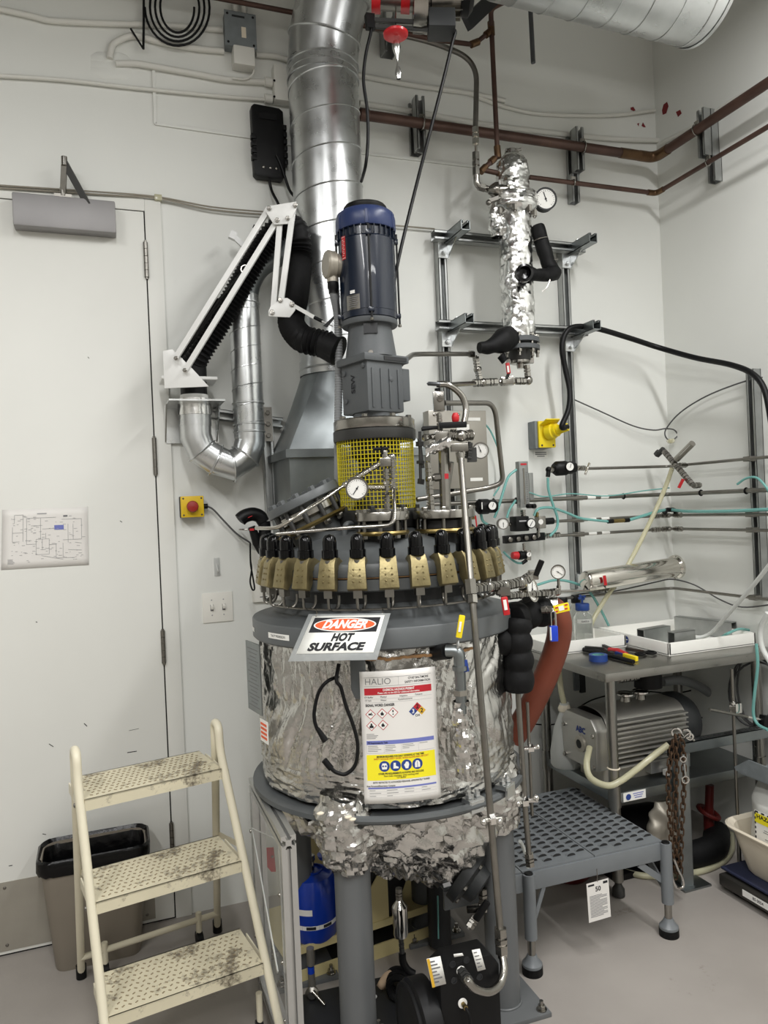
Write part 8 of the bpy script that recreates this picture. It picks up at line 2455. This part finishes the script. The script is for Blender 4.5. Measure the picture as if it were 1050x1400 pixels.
# ================================================================== safety sheet on the jacket
t = T('safety_sheet', 'tall white safety information sheet on the foil jacket', 'paper')
SW, SH, SR, SDEG, SZT = 0.2065, 0.352, 0.4265, 5.2, 1.116
def shw(p):                                     # x 0..SW from the left, y 0..SH down from the top
    x_ = p.x - SW / 2
    tilt = -0.012
    return VC(SR + p.z + 0.004 * math.cos(p.y * 18) * (p.y / SH) , SDEG + math.degrees(x_ / SR), SZT - p.y - x_ * tilt)
def sh_rect(u0, v0, u1, v1, m, nm, k, parent, n=8):
    return B().grid(lambda u, v: Vector(((u0 + (u1 - u0) * u) * SW, (v0 + (v1 - v0) * v) * SH, k)), n, max(1, int(abs(v1 - v0) * 20))).build(nm, m, parent, warp=shw)
sheet = sh_rect(0, 0, 1, 1, 'paper', 'sheet', 0, t, 16)
md = sheet.modifiers.new('thickness', 'SOLIDIFY'); md.thickness = 0.0004; md.offset = 0
def st(s_, u, v, size, m, bold=0.0, wfit=None, k=0.0008, align='CENTER', shear=0.0):
    text(s_, (0, 0, 0), (1, 0, 0), (0, 1, 0), size, m, sheet, bold=bold, shear=shear, align=align, wfit=wfit,
         warp=lambda p: shw(Vector((u * SW + p.x, v * SH - p.y, k))), name='print')
sh_rect(0.055, 0.045, 0.935, 0.048, 'ink_light', 'rule', 0.0006, sheet)
sh_rect(0.055, 0.112, 0.935, 0.115, 'ink_light', 'rule', 0.0006, sheet)
sh_rect(0.50, 0.048, 0.503, 0.112, 'ink_light', 'rule', 0.0006, sheet, 1)
st('HALIO', 0.235, 0.080, 0.024, 'ink_grey', -0.008, wfit=0.068)
st('CF187 BALTIMORE', 0.90, 0.066, 0.0085, 'ink', 0.012, wfit=0.056, align='RIGHT')
st('SAFETY INFORMATION', 0.925, 0.094, 0.0085, 'ink', 0.012, wfit=0.070, align='RIGHT')
sh_rect(0.055, 0.128, 0.935, 0.180, 'print_red', 'red_band', 0.0006, sheet)
st('CHEMICAL HAZARDS PRESENT', 0.50, 0.144, 0.0085, 'print_white', 0.03, wfit=0.085, k=0.0012)
st('Please refer to the SDS for additional information', 0.50, 0.166, 0.0065, 'print_white', 0.02, wfit=0.112, k=0.0012)
for u, v, s_ in ((0.11, 0.196, 'CF Buffer'), (0.30, 0.196, 'Methyl'), (0.56, 0.196, 'Heptane'), (0.76, 0.196, 'Toluene'), (0.10, 0.221, 'CF Salt'), (0.30, 0.221, 'Water'), (0.58, 0.221, 'Cyclohexanone')):
    st(s_, u, v, 0.0062, 'ink', 0.0)
for v in (0.209, 0.236):
    sh_rect(0.055, v, 0.935, v + 0.0015, 'ink_light', 'rule', 0.0006, sheet)
st('SIGNAL WORD: DANGER', 0.25, 0.258, 0.0095, 'ink', 0.035, wfit=0.078)
def diamond(u, v, h_, m, nm, k, parent=sheet):
    cx_, cy_ = u * SW, v * SH
    return B().add([Vector((cx_ - h_, cy_, k)), Vector((cx_, cy_ + h_, k)), Vector((cx_ + h_, cy_, k)), Vector((cx_, cy_ - h_, k))], [(0, 1, 2, 3)]).build(nm, m, parent, warp=shw)
def blob(cx_, cy_, pts_, m, nm, k, parent=sheet):
    return B().add([Vector((cx_ + a_, cy_ - c_, k)) for a_, c_ in pts_], [tuple(range(len(pts_)))]).build(nm, m, parent, warp=shw)
hz = [(0.125, 0.325), (0.275, 0.322), (0.415, 0.319), (0.13, 0.412), (0.28, 0.409)]
flame = [(-0.0038, -0.0045), (0.0038, -0.0045), (0.0045, 0.0), (0.002, 0.002), (0.0005, 0.0065), (-0.002, 0.003), (-0.0045, 0.001)]
icons = [[(-0.006, -0.002), (0.006, -0.002), (0.006, 0.0), (0.001, 0.001), (0.005, 0.004), (0.003, 0.005), (-0.001, 0.002), (-0.005, 0.003)], flame, [(-0.0015, 0.001), (0.0015, 0.001), (0.002, 0.007), (-0.002, 0.007)],
         [(-0.006, -0.006), (0.006, -0.006), (0.005, 0.0), (0.002, 0.001), (0.0025, 0.006), (-0.0025, 0.006), (-0.002, 0.001), (-0.005, 0.0)], flame]
for (u, v), ic_ in zip(hz, icons):
    diamond(u, v, 0.0142, 'print_red', 'hazard_diamond', 0.0006)
    diamond(u, v, 0.0120, 'print_white', 'diamond_field', 0.0010)
    blob(u * SW, v * SH, ic_, 'ink', 'pictogram', 0.0014)
blob(0.415 * SW, 0.319 * SH + 0.004, [(-0.0016, -0.0016), (0.0016, -0.0016), (0.0016, 0.0016), (-0.0016, 0.0016)], 'ink', 'pictogram', 0.0014)
nu, nv_, nh = 0.735, 0.322, 0.0118
for du_, dv_, m, s_, tm in ((0, -1, 'print_red', '2', 'ink'), (-1, 0, 'print_navy', '3', 'print_white'), (1, 0, 'print_gold', '2', 'ink'), (0, 1, 'print_white', 'OX', 'ink')):
    uu, vv = nu + du_ * nh / SW, nv_ + dv_ * nh / SH
    diamond(uu, vv, nh * 0.98, m, 'rating_field', 0.0006)
    st(s_, uu, vv, 0.016 if s_ != 'OX' else 0.009, tm, 0.02, k=0.0012)
for k_ in range(4):
    sh_rect(0.06, 0.475 + 0.011 * k_, 0.16 + 0.05 * ((k_ * 3) % 4) / 3, 0.479 + 0.011 * k_, 'ink_grey', 'fine_print', 0.0006, sheet, 3)
sh_rect(0.055, 0.528, 0.945, 0.558, 'print_blue', 'blue_band', 0.0006, sheet)
st('PPE Requirements for Tasks', 0.20, 0.544, 0.0068, 'ink', 0.02, wfit=0.054, k=0.0012)
rr_ = random.Random(11)
for c_ in range(4):
    for k_ in range(4 if c_ < 2 else 3 if c_ == 2 else 1):
        u0_ = 0.06 + 0.225 * c_
        sh_rect(u0_ + 0.01, 0.567 + 0.013 * k_, u0_ + 0.09 + 0.10 * rr_.random(), 0.5705 + 0.013 * k_, 'ink_grey', 'fine_print', 0.0006, sheet, 3)
    sh_rect(0.055 + 0.225 * c_, 0.56, 0.057 + 0.225 * c_, 0.622, 'ink_light', 'rule', 0.0006, sheet, 1)
sh_rect(0.055, 0.622, 0.945, 0.624, 'ink_light', 'rule', 0.0006, sheet)
sh_rect(0.048, 0.634, 0.948, 0.826, 'print_yellow', 'yellow_field', 0.0006, sheet)
st('MINIMUM REQUIRED FOR DAILY WORKING AT THIS TIME:', 0.49, 0.650, 0.0068, 'ink', 0.03, wfit=0.128, k=0.0012)
st('SAFETY GOGGLES, SAFETY SHOES, NITRILE GLOVES AND LAB COAT', 0.50, 0.667, 0.0064, 'print_red', 0.01, wfit=0.148, k=0.0012)
for i, u in enumerate((0.275, 0.418, 0.562, 0.705)):
    cx_, cy_ = u * SW, 0.722 * SH
    fld = blob(cx_, cy_, [(0.0142 * math.cos(-2 * PI * k_ / 28), 0.0142 * math.sin(-2 * PI * k_ / 28)) for k_ in range(28)][::-1], 'print_navy', 'mandatory_disc', 0.0010)
    icn = [[(-0.006, -0.008), (0.006, -0.008), (0.008, 0.001), (0.005, 0.008), (-0.005, 0.008), (-0.008, 0.001)],
           [(-0.006, -0.007), (0.008, -0.007), (0.008, -0.003), (0.001, 0.0), (0.001, 0.008), (-0.005, 0.008)],
           [(-0.003, -0.009), (0.004, -0.009), (0.007, 0.001), (0.005, 0.008), (-0.001, 0.009), (-0.004, 0.004), (-0.007, 0.001)],
           [(-0.007, -0.009), (0.007, -0.009), (0.007, 0.003), (0.003, 0.009), (-0.003, 0.009), (-0.007, 0.003)]][i]
    blob(cx_, cy_, icn, 'print_white', 'pictogram', 0.0014)
    if i == 0:
        for sx_ in (-0.0036, 0.0036):
            blob(cx_ + sx_, cy_ - 0.0005, [(0.0028 * math.cos(k_ * PI / 5), 0.0022 * math.sin(k_ * PI / 5)) for k_ in range(10)], 'print_navy', 'pictogram', 0.0018)
    if i == 3:
        blob(cx_, cy_, [(-0.0006, -0.009), (0.0006, -0.009), (0.0006, 0.006), (-0.0006, 0.006)], 'print_navy', 'pictogram', 0.0018)
st('OTHER PPE REQUIREMENTS AS POSTED MAY INCLUDE:', 0.49, 0.778, 0.0066, 'ink', 0.03, wfit=0.122, k=0.0012)
st('Face mask respirator while working with', 0.49, 0.795, 0.0064, 'ink', 0.01, wfit=0.092, k=0.0012)
st('CF Buffer', 0.49, 0.810, 0.0064, 'ink', 0.01, k=0.0012)
st('ENTRY RESTRICTED TO AUTHORIZED PERSONNEL APPROPRIATELY TRAINED', 0.49, 0.843, 0.0062, 'ink', 0.02, wfit=0.152)
st('Area Personnel/Emergency Contacts', 0.22, 0.868, 0.0064, 'ink', 0.02, wfit=0.076)
sh_rect(0.055, 0.877, 0.945, 0.890, 'print_blue', 'blue_band', 0.0006, sheet)
for r_ in range(3):
    for c_ in range(4 if r_ < 2 else 2):
        u0_ = 0.06 + 0.225 * c_
        sh_rect(u0_ + 0.01, 0.899 + 0.021 * r_, u0_ + 0.08 + 0.08 * rr_.random(), 0.9025 + 0.021 * r_, 'ink_grey', 'fine_print', 0.0006, sheet, 3)
    sh_rect(0.055, 0.911 + 0.021 * r_, 0.945, 0.9120 + 0.021 * r_, 'ink_light', 'rule', 0.0006, sheet)
bpy.context.view_layer.update()
finalize()
